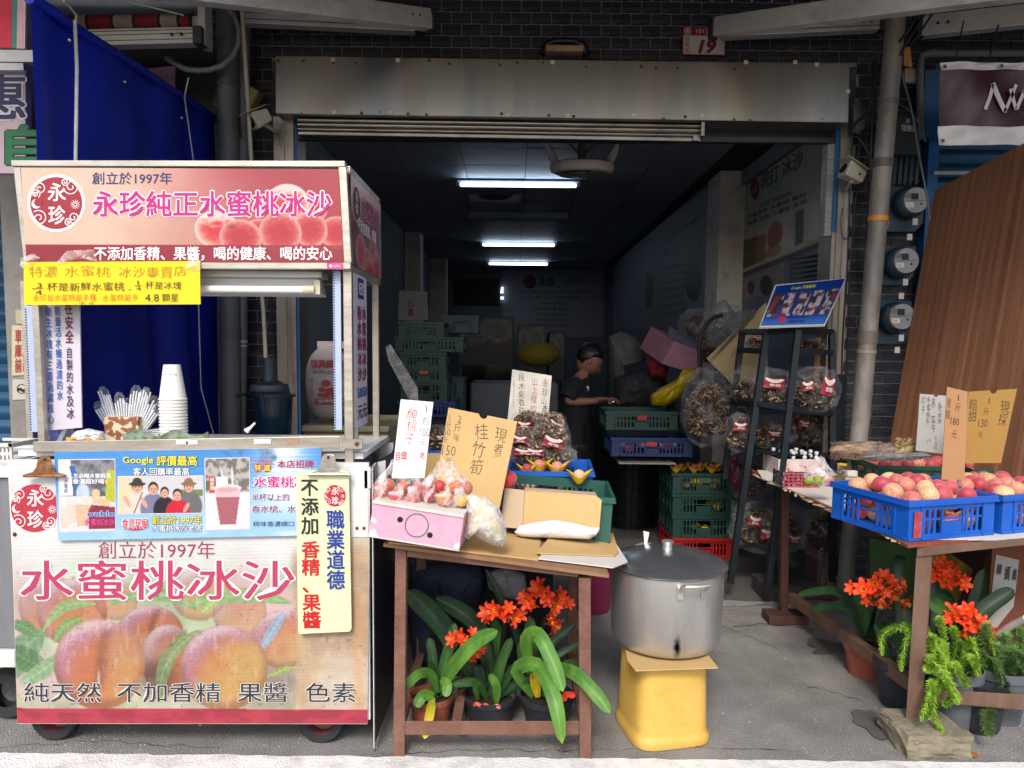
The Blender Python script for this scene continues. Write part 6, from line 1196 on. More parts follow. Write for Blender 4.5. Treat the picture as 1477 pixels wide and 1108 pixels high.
fruit(PMe2, P(732, 692, 2.95), .04, 'large red peach showing between the kraft card and green crate', 'peach')
chip = mat('dried_mushroom', '#3c2c24', .7, var=.55, vs=60, bump=.6, bs=60, col2='#b8946c', c2s=(.44, .60), rnd=.1); redl = flat('#9c1428'); wl_ = flat('#d8d2cc'); bagc = film('glossy_bag_film', '#cfd0d6', .0, .16, 9, .12, 1.0, edge=.14)
def chips(c, rx, ry, rz, n, s, seed=0, shell=.55):
 rg = random.Random(seed); b = B(chip)
 for _ in range(n):
  a = rg.uniform(0, 2 * pi); z = rg.uniform(-.75, 1); k = rg.uniform(shell, 1) * math.sqrt(max(.02, 1 - z * z * .9)); kk = min(1.22, 1 / max(abs(cos(a)), abs(sin(a)), .01)) if abs(z) < .8 else 1; p = V(c) + V((cos(a) * rx * k * kk * .9, sin(a) * ry * k * kk * .9, z * rz * (1 if abs(z) < .3 else .98))); q = s * rg.uniform(.6, 1.6)
  d = V((rg.gauss(0, 1), rg.gauss(0, 1), rg.gauss(0, 1))).normalized(); e = d.orthogonal().normalized(); f = d.cross(e)
  b.add([p - d * q - e * q * .3, p + f * q * .35, p + d * q - e * q * .3, p + e * q * .45, p - d * q * .5 + e * q * .35 - f * q * .2, p + d * q * .5 + e * q * .35 - f * q * .2], [(0, 1, 4), (1, 3, 4), (1, 5, 3), (1, 2, 5), (0, 4, 2), (4, 5, 2)])
 return b
def boxy(p, e=.68): return V([math.copysign(abs(a) ** e, a) for a in p]) * (1 + .1 * noise.noise(p * 2.5))
def mbag(label, u, v, wpx, hpx, Y, labels=(), n=420, seed=0, s=.012, name='mushroom_bag', group=None, top=.35, film_=True, full=False):
 """clear bag of dried mushroom pieces centred on pixel (u, v)"""
 sc_ = Y / 1050; c = P(u, v, Y); rx, rz = wpx * sc_ / 2, hpx * sc_ / 2; ry = min(rx, rz) * .75; t = thing(name, label, 'bag of dried mushrooms', c - V((0, 0, rz)), group)
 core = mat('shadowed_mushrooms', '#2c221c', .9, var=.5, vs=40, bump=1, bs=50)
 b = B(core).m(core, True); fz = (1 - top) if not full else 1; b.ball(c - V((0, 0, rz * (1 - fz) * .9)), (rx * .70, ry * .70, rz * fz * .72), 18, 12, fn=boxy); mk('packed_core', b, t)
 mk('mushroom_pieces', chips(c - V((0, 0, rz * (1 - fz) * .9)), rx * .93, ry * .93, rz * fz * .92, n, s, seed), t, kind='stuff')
 if film_:
  b = B(bagc).m(bagc, True); b.ball(c, (rx * 1.03, ry * 1.05, rz * 1.03), 28, 18, fn=lambda p: boxy(p, .72) * (1 + .10 * noise.noise(p * 3.2 + V((seed, 0, 0))) + .08 * noise.noise(p * 8 + V((seed, 2, 0)))) + V((0, 0, .1 * max(0, p.z) * noise.noise(V((p.x * 5, p.y * 5, seed)))))); mk('plastic_film', b, t)
 for (du, dv, w_, h_, ang) in labels:
  cc = c + V((du * sc_, -ry * (1.10 - .25 * abs(du) * 2 / wpx), -dv * sc_)); M_ = Matrix.Rotation(ang, 3, 'Y') @ Matrix.Rotation(du / wpx * 1.0, 3, 'Z'); hw, hh = w_ * sc_ / 2, h_ * sc_ / 2
  b = B(redl).m(redl, True); hw, hh = hw * random.uniform(.8, 1.1), hh * random.uniform(.8, 1.15); f = lambda x, y, l=0: cc + M_ @ V((x * hw, -l - .006 * sin((x + 1) * 2.2) + .004 * sin(y * 5 + x * 3), y * hh)); b.grid(lambda x, y: f(2 * x - 1, 2 * y - 1), 6, 5); lb = mk('red_label', b, t)
  b = B(wl_); b.add([f(-.95 + .9 * (1 - cos(k * pi / 8)), .95 - .9 * sin(k * pi / 8), .007) for k in range(9)], [tuple(range(9))]); metric_txt(b, '香菇', f(-.5, -.62, .008), M_ @ V((1, 0, 0)), M_ @ V((0, 0, 1)), hw * 1.1, hh * .55, wl_, .02); mk('print', b, lb)
 return t
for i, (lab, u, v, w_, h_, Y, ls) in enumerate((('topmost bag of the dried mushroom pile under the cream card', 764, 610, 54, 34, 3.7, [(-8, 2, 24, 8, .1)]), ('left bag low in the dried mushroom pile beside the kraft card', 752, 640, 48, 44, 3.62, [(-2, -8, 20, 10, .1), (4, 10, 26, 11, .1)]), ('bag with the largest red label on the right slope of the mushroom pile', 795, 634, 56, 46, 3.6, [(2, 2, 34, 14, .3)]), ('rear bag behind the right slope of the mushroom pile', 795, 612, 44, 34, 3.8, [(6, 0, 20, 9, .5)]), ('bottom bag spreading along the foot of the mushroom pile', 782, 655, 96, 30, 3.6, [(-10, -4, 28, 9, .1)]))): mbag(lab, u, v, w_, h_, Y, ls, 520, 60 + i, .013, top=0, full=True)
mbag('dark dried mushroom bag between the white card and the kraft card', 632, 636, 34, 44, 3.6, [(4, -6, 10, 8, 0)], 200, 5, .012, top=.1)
crate('blue crate under the dark mushroom bag left of the kraft card', .3, .3, .1, BLU2, P(634, 664, 3.6) - V((0, 0, .03)))
b = B(kraft); b.prism([P(613, 655, 3.3), P(640, 655, 3.3), P(640, 715, 3.3), P(610, 715, 3.3)], V((0, .03, 0))); mk('cardboard_box', b, label='orange kraft box edge between the two handwritten cards', cat='cardboard box')
card_sign('cream card with handwriting 永珍山產 above the mushroom pile', [(732, 607), (790, 612), (796, 542), (739, 533)], 3.95, mat('cream_card', '#cdc6bc', .7),
 [('永珍山產', [(780, 597), (789, 598), (792, 546), (783, 545)], '#2a2430', 1, .0), ('山上種的', [(764, 595), (774, 596), (776, 544), (767, 543)], '#a85c40', 1, .0), ('段木柴香菇', [(747, 598), (757, 599), (757, 539), (748, 538)], '#2a2430', 1, .0), ('1包300元', [(738, 588), (742, 588), (744, 545), (740, 545)], '#8a6a5c', 1, 0)])
b = B(film('grey_wrapped_film', '#9c9a94', .3, .8, 18, .2, .8)); b.prism([P(556, 500, 3.5), P(562, 497, 3.5), P(602, 560, 3.5), P(603, 580, 3.5), P(592, 580, 3.5), P(560, 520, 3.5)], V((0, .03, 0))); mk('wrapped_sheaf', b, label='slanting film wrapped bundle standing behind the white card', cat='bundle')
t = potted('small clivia in a terracotta pot with a yellow drooping leaf under the table', 622, 1070, 2.78, .088, .135, TERR); Yp = 2.76
for pts, w_, m, ys2 in (([(630, 1000), (622, 974), (603, 973), (576, 999)], 14, LB_, (2.76, 2.72, 2.66, 2.6)), ([(631, 1000), (627, 970), (618, 954)], 10, LG, (2.76, 2.74, 2.7)), ([(632, 998), (640, 960), (650, 925), (656, 899)], 15, LG, (2.76, 2.77, 2.78, 2.8)), ([(638, 996), (655, 960), (688, 925), (718, 910)], 21, LB_, (2.76, 2.72, 2.68, 2.64)), ([(624, 1006), (620, 1030), (612, 1066)], 13, LY, (2.72, 2.62, 2.56)), ([(626, 1003), (610, 1004), (600, 1020)], 16, LB_, (2.72, 2.68, 2.66)), ([(636, 980), (645, 988), (642, 1005)], 14, LB_, (2.72, 2.68, 2.66)), ([(627, 1000), (624, 950), (619, 920)], 13, LG, (2.8, 2.82, 2.84)), ([(640, 1000), (660, 985), (680, 980)], 12, LG, (2.8, 2.82, 2.85)), ([(628, 1004), (638, 990), (640, 950)], 14, LG, (2.78, 2.8, 2.8))): strap(pts, w_, m, t, ys2)
b = B(LG).m(LG, True); b.tube([P(632, 1003, 2.78), P(645, 960, 2.79), P(663, 932, 2.78)], .008, 8); mk('stalk', b, t); florets(t, [(650, 922), (661, 917), (670, 925), (683, 911), (694, 938), (688, 946), (680, 953)], 2.75, .029)
t = potted('middle clivia in a black pot with fallen petals under the table', 706, 1072, 2.80, .105, .13, BPOT)
for pts, w_, m, ys2 in (([(712, 1008), (722, 960), (738, 920)], 14, LG, (2.8, 2.78, 2.78)), ([(708, 1005), (722, 950), (712, 890)], 17, LG, (2.82, 2.84, 2.84)), ([(716, 1010), (740, 965), (775, 952)], 12, LD, (2.8, 2.78, 2.76)), ([(703, 1008), (685, 985), (652, 988)], 12, LG, (2.8, 2.76, 2.72)), ([(716, 1015), (716, 990), (706, 972)], 12, LB_, (2.76, 2.72, 2.7)), ([(714, 1008), (705, 950), (690, 905)], 15, LD, (2.86, 2.88, 2.9)), ([(700, 1005), (690, 975), (686, 960)], 12, LD, (2.84, 2.85, 2.86)), ([(718, 1008), (745, 985), (770, 975)], 10, LD, (2.8, 2.78, 2.76)), ([(700, 1000), (640, 905), (587, 852)], 30, LD, (2.9, 2.92, 2.9)), ([(712, 1000), (690, 905), (628, 862)], 24, LD, (2.92, 2.95, 2.95)), ([(690, 1010), (686, 992), (692, 983)], 8, LG, (2.74, 2.72, 2.7)), ([(722, 1010), (748, 990), (742, 960)], 12, LG, (2.82, 2.82, 2.84))): strap(pts, w_, m, t, ys2)
b = B(LG).m(LG, True); b.tube([P(712, 1005, 2.84), P(724, 940, 2.82), P(728, 898, 2.8)], .01, 8); mk('stalk', b, t); florets(t, [(702, 892), (698, 883), (720, 883), (734, 876), (728, 886), (746, 893), (710, 880), (740, 884), (752, 886)], 2.76, .034)
for (u, v) in ((688, 1018), (700, 1020), (716, 1021)): o = strap([(u - 5, v), (u, v - 3), (u + 6, v + 1)], 5, mat('fallen_pink_petal', '#c0503c', .6, col2='#b8a8a0', vs=9), t, (2.71, 2.70, 2.70), 'fallen_petal')
t = potted('right clivia in a black pot with long leaves drooping over the rail', 788, 1072, 2.80, .108, .13, BPOT)
for pts, w_, m, ys2 in (([(772, 1005), (768, 950), (764, 888)], 19, LG, (2.8, 2.82, 2.84)), ([(776, 1005), (758, 930), (776, 915), (800, 962), (812, 998)], 21, LB_, (2.8, 2.74, 2.66, 2.58, 2.54)), ([(770, 1005), (745, 968), (775, 960), (800, 1010), (811, 1073)], 22, LB_, (2.8, 2.74, 2.66, 2.52, 2.48)), ([(785, 1005), (800, 968), (830, 972), (862, 1004), (880, 1029)], 19, LB_, (2.8, 2.7, 2.56, 2.48, 2.44)), ([(780, 1005), (770, 970), (735, 985)], 12, LD, (2.84, 2.86, 2.88)), ([(775, 1005), (785, 940), (830, 900)], 13, LD, (2.86, 2.9, 2.95)), ([(778, 1005), (800, 950), (842, 925)], 10, LD, (2.86, 2.9, 2.95)), ([(776, 1006), (772, 985), (770, 970)], 14, LY, (2.78, 2.76, 2.76)), ([(790, 1005), (815, 960), (838, 963)], 12, LG, (2.82, 2.8, 2.75)), ([(772, 1003), (756, 960), (752, 925)], 15, LG, (2.84, 2.86, 2.88)), ([(772, 1003), (740, 900), (700, 820)], 11, LD, (2.9, 2.95, 3.0))): strap(pts, w_, m, t, ys2)
b = B(LG).m(LG, True); b.tube([P(774, 1003, 2.84), P(776, 930, 2.84), P(786, 888, 2.82)], .01, 8); mk('stalk', b, t); florets(t, [(758, 868), (752, 860), (766, 872), (792, 868), (786, 858), (800, 886), (797, 898), (810, 866), (806, 876), (822, 870), (770, 850), (775, 843), (812, 858), (804, 905)], 2.76, .034)
for (u, v) in ((806, 1013), (818, 1008)): strap([(u - 10, v + 3), (u, v - 6), (u + 12, v - 4)], 9, orange, t, (2.70, 2.69, 2.69), 'fallen_petal')
mb = mat('magenta_plastic', '#7c1c44', .5, var=.15); c_ = G(862, 890); b = B(mb).m(mb, True); b.lathe([(0, .002), (.10, .002), (.13, .24), (.135, .24), (.135, .255), (.125, .25), (.12, .2)], 28, (c_.x - .02, c_.y + .12, 0)); mk('magenta_bin', b, label='dark magenta plastic bin behind the right table leg', cat='bin')
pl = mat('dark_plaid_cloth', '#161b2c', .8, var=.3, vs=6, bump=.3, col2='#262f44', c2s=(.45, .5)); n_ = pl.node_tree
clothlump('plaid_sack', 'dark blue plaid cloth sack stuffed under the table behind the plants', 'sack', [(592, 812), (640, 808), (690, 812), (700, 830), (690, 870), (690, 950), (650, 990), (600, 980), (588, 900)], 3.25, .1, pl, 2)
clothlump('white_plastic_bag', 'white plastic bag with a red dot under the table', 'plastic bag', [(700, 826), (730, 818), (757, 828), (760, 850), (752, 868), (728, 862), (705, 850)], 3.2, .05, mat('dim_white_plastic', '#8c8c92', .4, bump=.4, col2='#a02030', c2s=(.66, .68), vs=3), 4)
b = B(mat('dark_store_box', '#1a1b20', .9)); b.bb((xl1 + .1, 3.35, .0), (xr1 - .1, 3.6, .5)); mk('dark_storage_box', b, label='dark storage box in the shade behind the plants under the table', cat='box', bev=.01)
t = thing('sheet_metal_corner', 'scuffed white folded sheet corner standing between cart and pink box', 'sheet', P(545, 700, 2.66)); b = B(cwht); b.prism([P(523, 705, 2.7), P(556, 705, 2.75), P(556, 664, 2.75), P(540, 668, 2.72), P(523, 688, 2.7)], V((0, .004, 0))); mk('plate', b, t)
# ================================================================ STOCKPOT ON STOOL
ycol = mat('faded_yellow_plastic', '#d2aa52', .5, var=.07, vs=5, bump=.08, bs=30, dirt='#a87c34', damt=.35, ds=9); Ys_ = 2.78; sc0 = P(952, 1088, Ys_); zst = P(952, 962, 2.62).z
t = thing('plastic_stool', 'yellow plastic stool with rounded corners and a flared foot carrying the stockpot', 'stool', (sc0.x, Ys_, 0)); b = B(ycol).m(ycol, True); M_ = Matrix.Rotation(.22, 3, 'Z')
b.lathe([(.150, 0), (.155, .004), (.157, .02), (.154, .035), (.148, .045), (.146, .06), (.140, zst - .03), (.136, zst - .008), (.126, zst), (0, zst)], 64, (sc0.x, Ys_, 0), M_, sq=5); mk('shell', b, t)
b = B(kraft); zc2 = zst + .002
b.prism([V((P(905, 955, 2.66).x, 2.66, zc2)), V((P(915, 973, 2.60).x, 2.575, zc2)), V((P(1033, 970, 2.62).x, 2.60, zc2 + .003)), V((P(1015, 950, 2.75).x, 2.86, zc2)), V((P(905, 950, 2.8).x, 2.92, zc2))], V((0, 0, .004))); mk('cardboard_pad', b, label='square of kraft cardboard between the stockpot and the stool', cat='cardboard')
alp = mat('brushed_aluminium_pot', '#d6d3ce', .42, .85, var=.12, vs=3, bump=.12, bs=30, stretch=(1, 1, .35), dirt='#a09890', damt=.45, ds=4, stain=((0, -.2265, .06), (.017, .05, .05), '#100e0c')); pc = P(959, 960, 2.84); Rr_ = .222; z0 = zst + .009; z1 = P(959, 838, 2.63).z
t = thing('stockpot', 'big dented aluminium stockpot with a domed lid on the yellow stool', 'pot', (pc.x, 2.85, z0)); pcx, pcy = pc.x, 2.85
def pl_(prof, n=64, nm='x', m=alp): b = B(m).m(m, True); b.lathe(prof, n, (pcx, pcy, 0)); return mk(nm, b, t)
pl_([(0, z0), (.18, z0), (.205, z0 + .012), (.217, z0 + .04), (Rr_, z1 - .004), (Rr_ + .006, z1), (Rr_ - .004, z1 + .002), (Rr_ - .006, z0 + .05)], nm='body')
lidm = mat('dark_reflective_lid', '#b8bbc0', .24, .9, var=.1, vs=3, bump=.06, bs=12, dirt='#808488', damt=.4, ds=5)
pl_([(Rr_ + .012, z1 + .004), (Rr_ + .014, z1 + .008), (Rr_ + .008, z1 + .012), (Rr_ * .86, z1 + .03), (Rr_ * .5, z1 + .052), (Rr_ * .2, z1 + .06), (0, z1 + .061)], nm='lid', m=lidm)
pl_([(.02, z1 + .06), (.018, z1 + .07), (.022, z1 + .085), (.024, z1 + .092), (.018, z1 + .096), (0, z1 + .097)], 24, 'knob')
def handle(a, zz, front=True):
 b = B(alp).m(alp, True); P_ = lambda da, r, z: V((pcx + cos(a + da) * r, pcy + sin(a + da) * r, z)); b.tube([P_(-.21, Rr_ + .004, zz - .03), P_(-.2, Rr_ + .035, zz - .004), P_(-.17, Rr_ + .045, zz), P_(0, Rr_ + .048, zz), P_(.17, Rr_ + .045, zz), P_(.2, Rr_ + .035, zz - .004), P_(.21, Rr_ + .004, zz - .03)], .009, 10)
 h = mk('handle', b, t); b = B(alp)
 for s in (-.21, .21): b.box(P_(s, Rr_ + .005, zz - .035), (.022, .012, .05), Matrix.Rotation(a + s + pi / 2, 3, 'Z'))
 mk('bracket', b, h, bev=.002)
handle(-pi / 2 + .22, z1 - .008);
b = B(alp).m(alp, True); hb_ = [P(916, 797, 2.98), P(918, 788, 3.0), P(926, 785, 3.02), P(936, 785, 3.03), P(946, 788, 3.02), P(949, 797, 2.99)]; b.tube(hb_, .008, 10); mk('handle', b, t)
t2 = thing('steel_peg', 'bent steel clip hooked on the far handle of the stockpot', 'clip', P(932, 795, 2.99)); b = B(alp); b.prism([P(927, 797, 2.99), P(934, 797, 2.99), P(934, 782, 2.99), P(937, 768, 3.0), P(928, 766, 3.0), P(929, 782, 2.99)], V((0, .012, 0))); mk('clip_arm', b, t2, bev=.002)
# ================================================================ INSIDE THE SHOP
tube_e = None
def emis(nm, col, st):
 m = bpy.data.materials.new(nm); m.use_nodes = True; p = m.node_tree.nodes['Principled BSDF']; p.inputs['Base Color'].default_value = hx(col); p.inputs['Emission Color'].default_value = hx(col); p.inputs['Emission Strength'].default_value = st; return m
EM = emis('lit_fluorescent_tube', '#dcebff', 6.5)
enam = mat('dim_white_enamel', '#9aa0a8', .5, var=.08)
def ceil_light(u0, u1, v, label, Y, w_=.11):
 x0, x1 = P(u0, v, Y).x, P(u1, v, Y).x; z = P(u0, v, Y).z; t = thing('ceiling_light', label, 'ceiling light', ((x0 + x1) / 2, Y, z)); b = B(enam); b.bb((x0 - .05, Y + .03, z - .02), (x1 + .05, Y + w_, z + .05)); b.bb((x0 - .05, Y - .02, z - .02), (x0 - .012, Y + .029, z + .02)); b.bb((x1 + .012, Y - .02, z - .02), (x1 + .05, Y + .029, z + .02)); mk('housing', b, t, bev=.003)
 b = B(EM).m(EM, True); b.tube([(x0, Y, z), (x1, Y, z)], .019, 12); mk('tube', b, t)
ceil_light(665, 830, 266, 'nearest lit fluorescent tube on the shop ceiling', 7.75)
ceil_light(697, 799, 353, 'second lit fluorescent tube deeper on the ceiling', 12.3)
ceil_light(706, 789, 380.5, 'farthest and thinnest lit fluorescent tube near the back wall', 15.0)
x0, x1 = P(676, 312, 9.4).x, P(820, 312, 9.4).x; z = P(700, 310, 9.4).z; mk('unlit_light_fitting', B(enam).bb((x0, 9.4, z - .04), (x1, 9.55, z + .04)), label='long unlit grey light fitting across the ceiling behind the nearest tube', cat='light fitting', bev=.01)
def ofan(label, u, v, Y, R_, hang):
 c = P(u, v, Y); t = thing('ceiling_fan', label, 'fan', c); cr = mat('aged_cream_plastic', '#e0d4c6', .5, var=.08, dirt='#7c6c60', damt=.4, ds=8); T = Matrix.Rotation(R(6), 3, 'X')
 b = B(cr).m(cr, True); b.lathe([(R_ * .86, .03), (R_ * .97, .02), (R_, -.01), (R_ * .96, -.035), (R_ * .84, -.045), (R_ * .80, -.02), (R_ * .84, .01), (R_ * .86, .03)], 40, c, T); mk('ring', b, t)
 gm = mat('grey_fan_grille', '#6b6a68', .5, .3); b = B(gm).m(gm, True)
 for k in range(48):
  a = 2 * pi * k / 48; d = V((cos(a), sin(a), 0)); b.tube([c + T @ (d * R_ * .22 + V((0, 0, -.052))), c + T @ (d * R_ * .6 + V((0, 0, -.062))), c + T @ (d * R_ * .86 + V((0, 0, -.042)))], .0022, 4)
 for rr in (.3, .5, .7): b.lathe([(R_ * rr - .002, -.058), (R_ * rr + .002, -.058), (R_ * rr + .002, -.062), (R_ * rr - .002, -.062)], 36, c, T)
 mk('grille', b, t); b = B(gm).m(gm, True); b.lathe([(0, -.064), (R_ * .2, -.064), (R_ * .24, -.05), (R_ * .2, .03), (0, .06)], 24, c, T); mk('hub', b, t)
 for k in range(5):
  a = 2 * pi * k / 5; b = B(gm); b.box(c + T @ V((cos(a) * R_ * .5, sin(a) * R_ * .5, -.015)), (R_ * .55, .06, .003), Matrix.Rotation(a, 3, 'Z') @ Matrix.Rotation(.35, 3, 'X')); mk('blade', b, t)
 if hang:
  for s in (-1, 1): b = B(cr).m(cr, True); b.tube([c + V((s * R_ * .8, 0, .02)), c + V((s * R_ * .98, 0, .10)), c + V((s * R_ * 1.08, 0, hang))], [.035, .03, .018], 10); mk('yoke_arm', b, t)
  b = B(gm).m(gm, True); b.tube([c + V((0, 0, .03)), c + V((0, 0, hang + .05))], .03, 10); b.tube([c + V((-.09, 0, hang)), c + V((0, 0, .08)), c + V((.09, 0, hang))], .012, 6); mk('stem', b, t)
ofan('cream orbit ceiling fan hanging just inside the shop entrance', 839, 241, 5.4, .235, .16)
c = P(715, 288, 8.8); t = thing('ceiling_fan', 'dim square framed ceiling fan behind the nearest lit tube', 'fan', c); b = B(enam); b.hexa([c + V(p) for p in ((-.30, -.2, -.07), (.30, -.2, -.07), (.30, .3, -.07), (-.30, .3, -.07), (-.34, -.2, .12), (.34, -.2, .12), (.34, .3, .12), (-.34, .3, .12))]); mk('frame', b, t, bev=.03)
b = B(flat('#15171b')); b.prism([c + V((.21 * cos(k * pi / 10), -.203, .08 * sin(k * pi / 10) + .03)) for k in range(20)], V((0, .002, 0))); mk('opening', b, t)
bannerR = printed(.5, 'printed_wall', .03)
X_ = XR1 - .004
ppl = Bd(PX(1068, 262, X_), PX(1062, 403, X_), PX(1185, 195, X_)); t = thing('smoothie_poster', 'large green and beige wall poster of fruit drinks reading 現打冰沙', 'poster', PX(1100, 390, X_))
def post1(x, y):
 N_ = len(x); c = mixc(np.tile(C('#86a890'), (N_, 1)), C('#c8ccb4'), sst(.0, .35, x + y * .6)); c = mixc(c, C('#dcd4c0'), sst(.3, .8, y)); c = mixc(c, C('#7e8f80'), sst(.5, .75, fbm(x * 4, y * 4)) * .4)
 for (cx, w_, col) in ((.08, .06, '#5c5040'), (.22, .07, '#6c5a40'), (.34, .07, '#a87c50')): c = mixc(c, C(col), rect_m(x, y, cx - w_, .62 + cx * .1, cx + w_, .93))
 m, _, _ = ell(x, y, .52, .72, .09, .13, .08); c = mixc(c, C('#a84c48'), m); m, _, _ = ell(x, y, .50, .87, .10, .05, .1); c = mixc(c, C('#b8894c'), m)
 c = mixc(c, C('#3c5c44'), rect_m(x, y, .74, .60, .82, .90)); c = mixc(c, C('#d8d4cc'), rect_m(x, y, .88, .58, .95, .9)); return mixc(c, C('#6c2430'), (y > .955).astype(float))
mk('print', ppl.img([(1062, 403), (1187, 353), (1187, 193), (1068, 262)], 60, 60, post1, .001, bannerR), t); b = B()
ppl.disc(b, 1089, 272, 6.5, flat('#8c2834'), .004, 24, 16); ppl.h(b, '永珍', [(1085, 281), (1093, 277), (1093, 266), (1085, 270)], flat('#b8a8a0'), .0, .006)
ppl.h(b, '現打', [(1097, 275), (1123, 260), (1123, 236), (1097, 251)], flat('#3c4450'), .02, .004); ppl.h(b, '冰沙', [(1128, 258), (1158, 240), (1158, 214), (1128, 232)], flat('#6c2c34'), .02, .004)
for k, (u0, u1, s_) in enumerate(((1096, 1142, '古早原汁純甜酸鮮'), (1078, 1162, '芒果草莓 水蜜桃 鳳梨'), (1078, 1164, '檸檬 百香 小蕃茄 金桔'))):
 v = 300 + k * 10; f = lambda u, dv: v + dv - (u - 1096) * .40
 ppl.h(b, s_, [(u0, f(u0, 0)), (u1, f(u1, 0)), (u1, f(u1, -7)), (u0, f(u0, -7))], flat('#3a3c40'), .01, .004)
mk('lettering', b, t)
t = thing('notice_board', 'small pale wall posters with a red emblem under the smoothie poster', 'poster', PX(1085, 430, X_)); mk('sheet', ppl.slab([(1060, 434), (1130, 420), (1130, 380), (1062, 405)], .004, mat('dim_white_print', '#8f8c90', .6)), t); b = B(); ppl.disc(b, 1083, 415, 5, flat('#7c1c2c'), .002, 20, 10); ppl.disc(b, 1105, 412, 9, flat('#3a3034'), .002, 16, 15); mk('print', b, t)
X2 = XR2 - .004; pr2 = Bd(PX(1012, 290, X2), PX(1012, 460, X2), PX(930, 400, X2)); b = B(); t = thing('mushroom_wall_print', 'dim wall print of dark mushrooms and columns of writing on the right wall', 'poster', PX(970, 440, X2))
mk('sheet', pr2.slab([(885, 475), (1023, 470), (1023, 268), (885, 378)], .003, mat('dim_blue_print', '#8c98a6', .6, var=.05)), t)
def slx(u, v0, dv): return v0 + dv
ink = flat('#22272f')
pr2.h(b, '段木香菇 天然日曬黑木耳', [(960, 350), (1018, 312), (1018, 303), (960, 342)], ink, .01, .004); pr2.h(b, '介紹', [(951, 375), (963, 368), (963, 358), (951, 365)], ink, .01, .004)
for k in range(7): v = 385 + k * 11; pr2.h(b, '香菇營養豐富多糖', [(950, v + 6), (988, v - 2), (988, v - 7), (950, v + 2)], ink, -.005, .004)
pr2.disc(b, 1003, 365, 10, flat('#20262e'), .003, 24, 24); pr2.disc(b, 1000, 405, 12, flat('#171c22'), .004, 24, 30, a0=0); pr2.disc(b, 936, 418, 6, flat('#3a1c24'), .003, 20, 28); pr2.poly(b, [(1018, 405), (1027, 402), (1027, 362), (1018, 366)], flat('#7a2830'), .004); mk('print', b, t)
YS = YBK - .03; bk = Bd(P(0, 500, YS), P(100, 500, YS), P(0, 400, YS)); t = thing('back_wall_sign', 'dim white sign with a dark red round emblem and 永珍 on the back wall', 'sign', P(797, 500, YS)); mk('panel', bk.slab([(725, 486), (871, 486), (871, 389), (725, 389)], .02, mat('dim_white_panel', '#a4aebc', .6, var=.05)), t); b = B()
bk.disc(b, 764, 407, 9.5, flat('#6c2c38'), .003, 24); bk.h(b, '永珍', (777, 400, 800, 414), flat('#20242c'), .02); bk.h(b, '水蜜桃園', (815, 402, 842, 408), flat('#4a5058'), 0)
for k, (u0, u1) in enumerate(((748, 852), (760, 838), (776, 820), (770, 824), (775, 822), (772, 818), (775, 820))): bk.h(b, '純手工現打水蜜桃冰沙產地直送新鮮美味' if u1 - u0 > 60 else '新鮮美味產地直送', (u0, 419 + k * 8, u1, 424 + k * 8), flat('#4a5058'), .0)
mk('lettering', b, t); t = thing('dark_screen', 'dark doorway panel left of the white back wall sign', 'panel', P(690, 445, YS)); mk('panel', bk.slab([(655, 441), (721, 441), (721, 402), (655, 402)], .02, flat('#08090c')), t); b = B(emis('daylight_gap', '#dfeaff', 1.2)); b.prism([P(722, 432, 16.2), P(726.5, 432, 16.2), P(726.5, 428, 16.2), P(722, 428, 16.2)], V((0, .01, 0))); b.prism([P(721.5, 423, 16.2), P(726, 423, 16.2), P(726, 414, 16.2), P(723, 414, 16.2)], V((0, .01, 0))); mk('light_gap', b, t)
gm_ = mat('dark_fridge_glass', '#1c2228', .08, .3, var=.1, bump=0)
def fridge(label, u0, u1, vt, vb, Y):
 p0, p1 = P(u0, vb, Y), P(u1, vt, Y); t = thing('glass_fridge', label, 'fridge', (p0.x / 2 + p1.x / 2, Y + .3, 0)); fm = mat('dim_fridge_frame', '#2c3036', .5)
 b = B(fm); b.bb((p0.x, Y, 0), (p1.x, Y + .6, p1.z)); mk('cabinet', b, t, bev=.01); b = B(gm_); b.bb((p0.x + .04, Y - .012, .15), (p1.x - .04, Y - .001, p1.z - .06)); mk('glass_door', b, t)
 d = Bd(P(u0, vb, Y - .014), P(u1, vb, Y - .014), P(u0, vt, Y - .014)); rg = random.Random(u0); b = B()
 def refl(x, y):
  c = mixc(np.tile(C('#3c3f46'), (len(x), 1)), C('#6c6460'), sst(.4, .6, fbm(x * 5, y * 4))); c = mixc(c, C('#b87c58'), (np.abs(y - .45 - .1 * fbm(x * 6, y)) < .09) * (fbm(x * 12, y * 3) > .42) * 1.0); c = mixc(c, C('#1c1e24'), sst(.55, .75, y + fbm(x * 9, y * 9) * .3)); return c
 mk('painted_street_reflection', d.img([(u0 + 3, vt + 70), (u1 - 3, vt + 70), (u1 - 3, vt + 4), (u0 + 3, vt + 4)], 40, 30, refl, .001, bannerR), t)  # street reflection painted in vertex colours just before the glass door
 return t
fridge('wide dark glass fridge with an orange street reflection at the back', 661, 741, 457, 640, 9.5); fridge('narrow dark fridge reflecting the street beside the wide one', 745, 788, 468, 640, 9.6); fridge('short dark fridge showing reflections right of the narrow one', 790, 816, 478, 640, 9.7)
mk('yellow_net_sack', B(mat('olive_yellow_net', '#6c6010', .8, var=.4, vs=20)).m(mat('olive_yellow_net'), True).ball(P(776, 511, 7.5), (.23, .2, .13), 20, 12), label='olive yellow net sack lying before the narrow fridge', cat='sack')
b = B(mat('dim_white_freezer', '#5a6066', .5)); p0, p1 = P(678, 580, 7.2), P(806, 553, 7.2); b.bb((p0.x, 7.2, 0), (p1.x, 7.8, p1.z)); mk('chest_freezer', b, label='dim white chest freezer with taped papers in front of the fridges', cat='freezer', bev=.02)
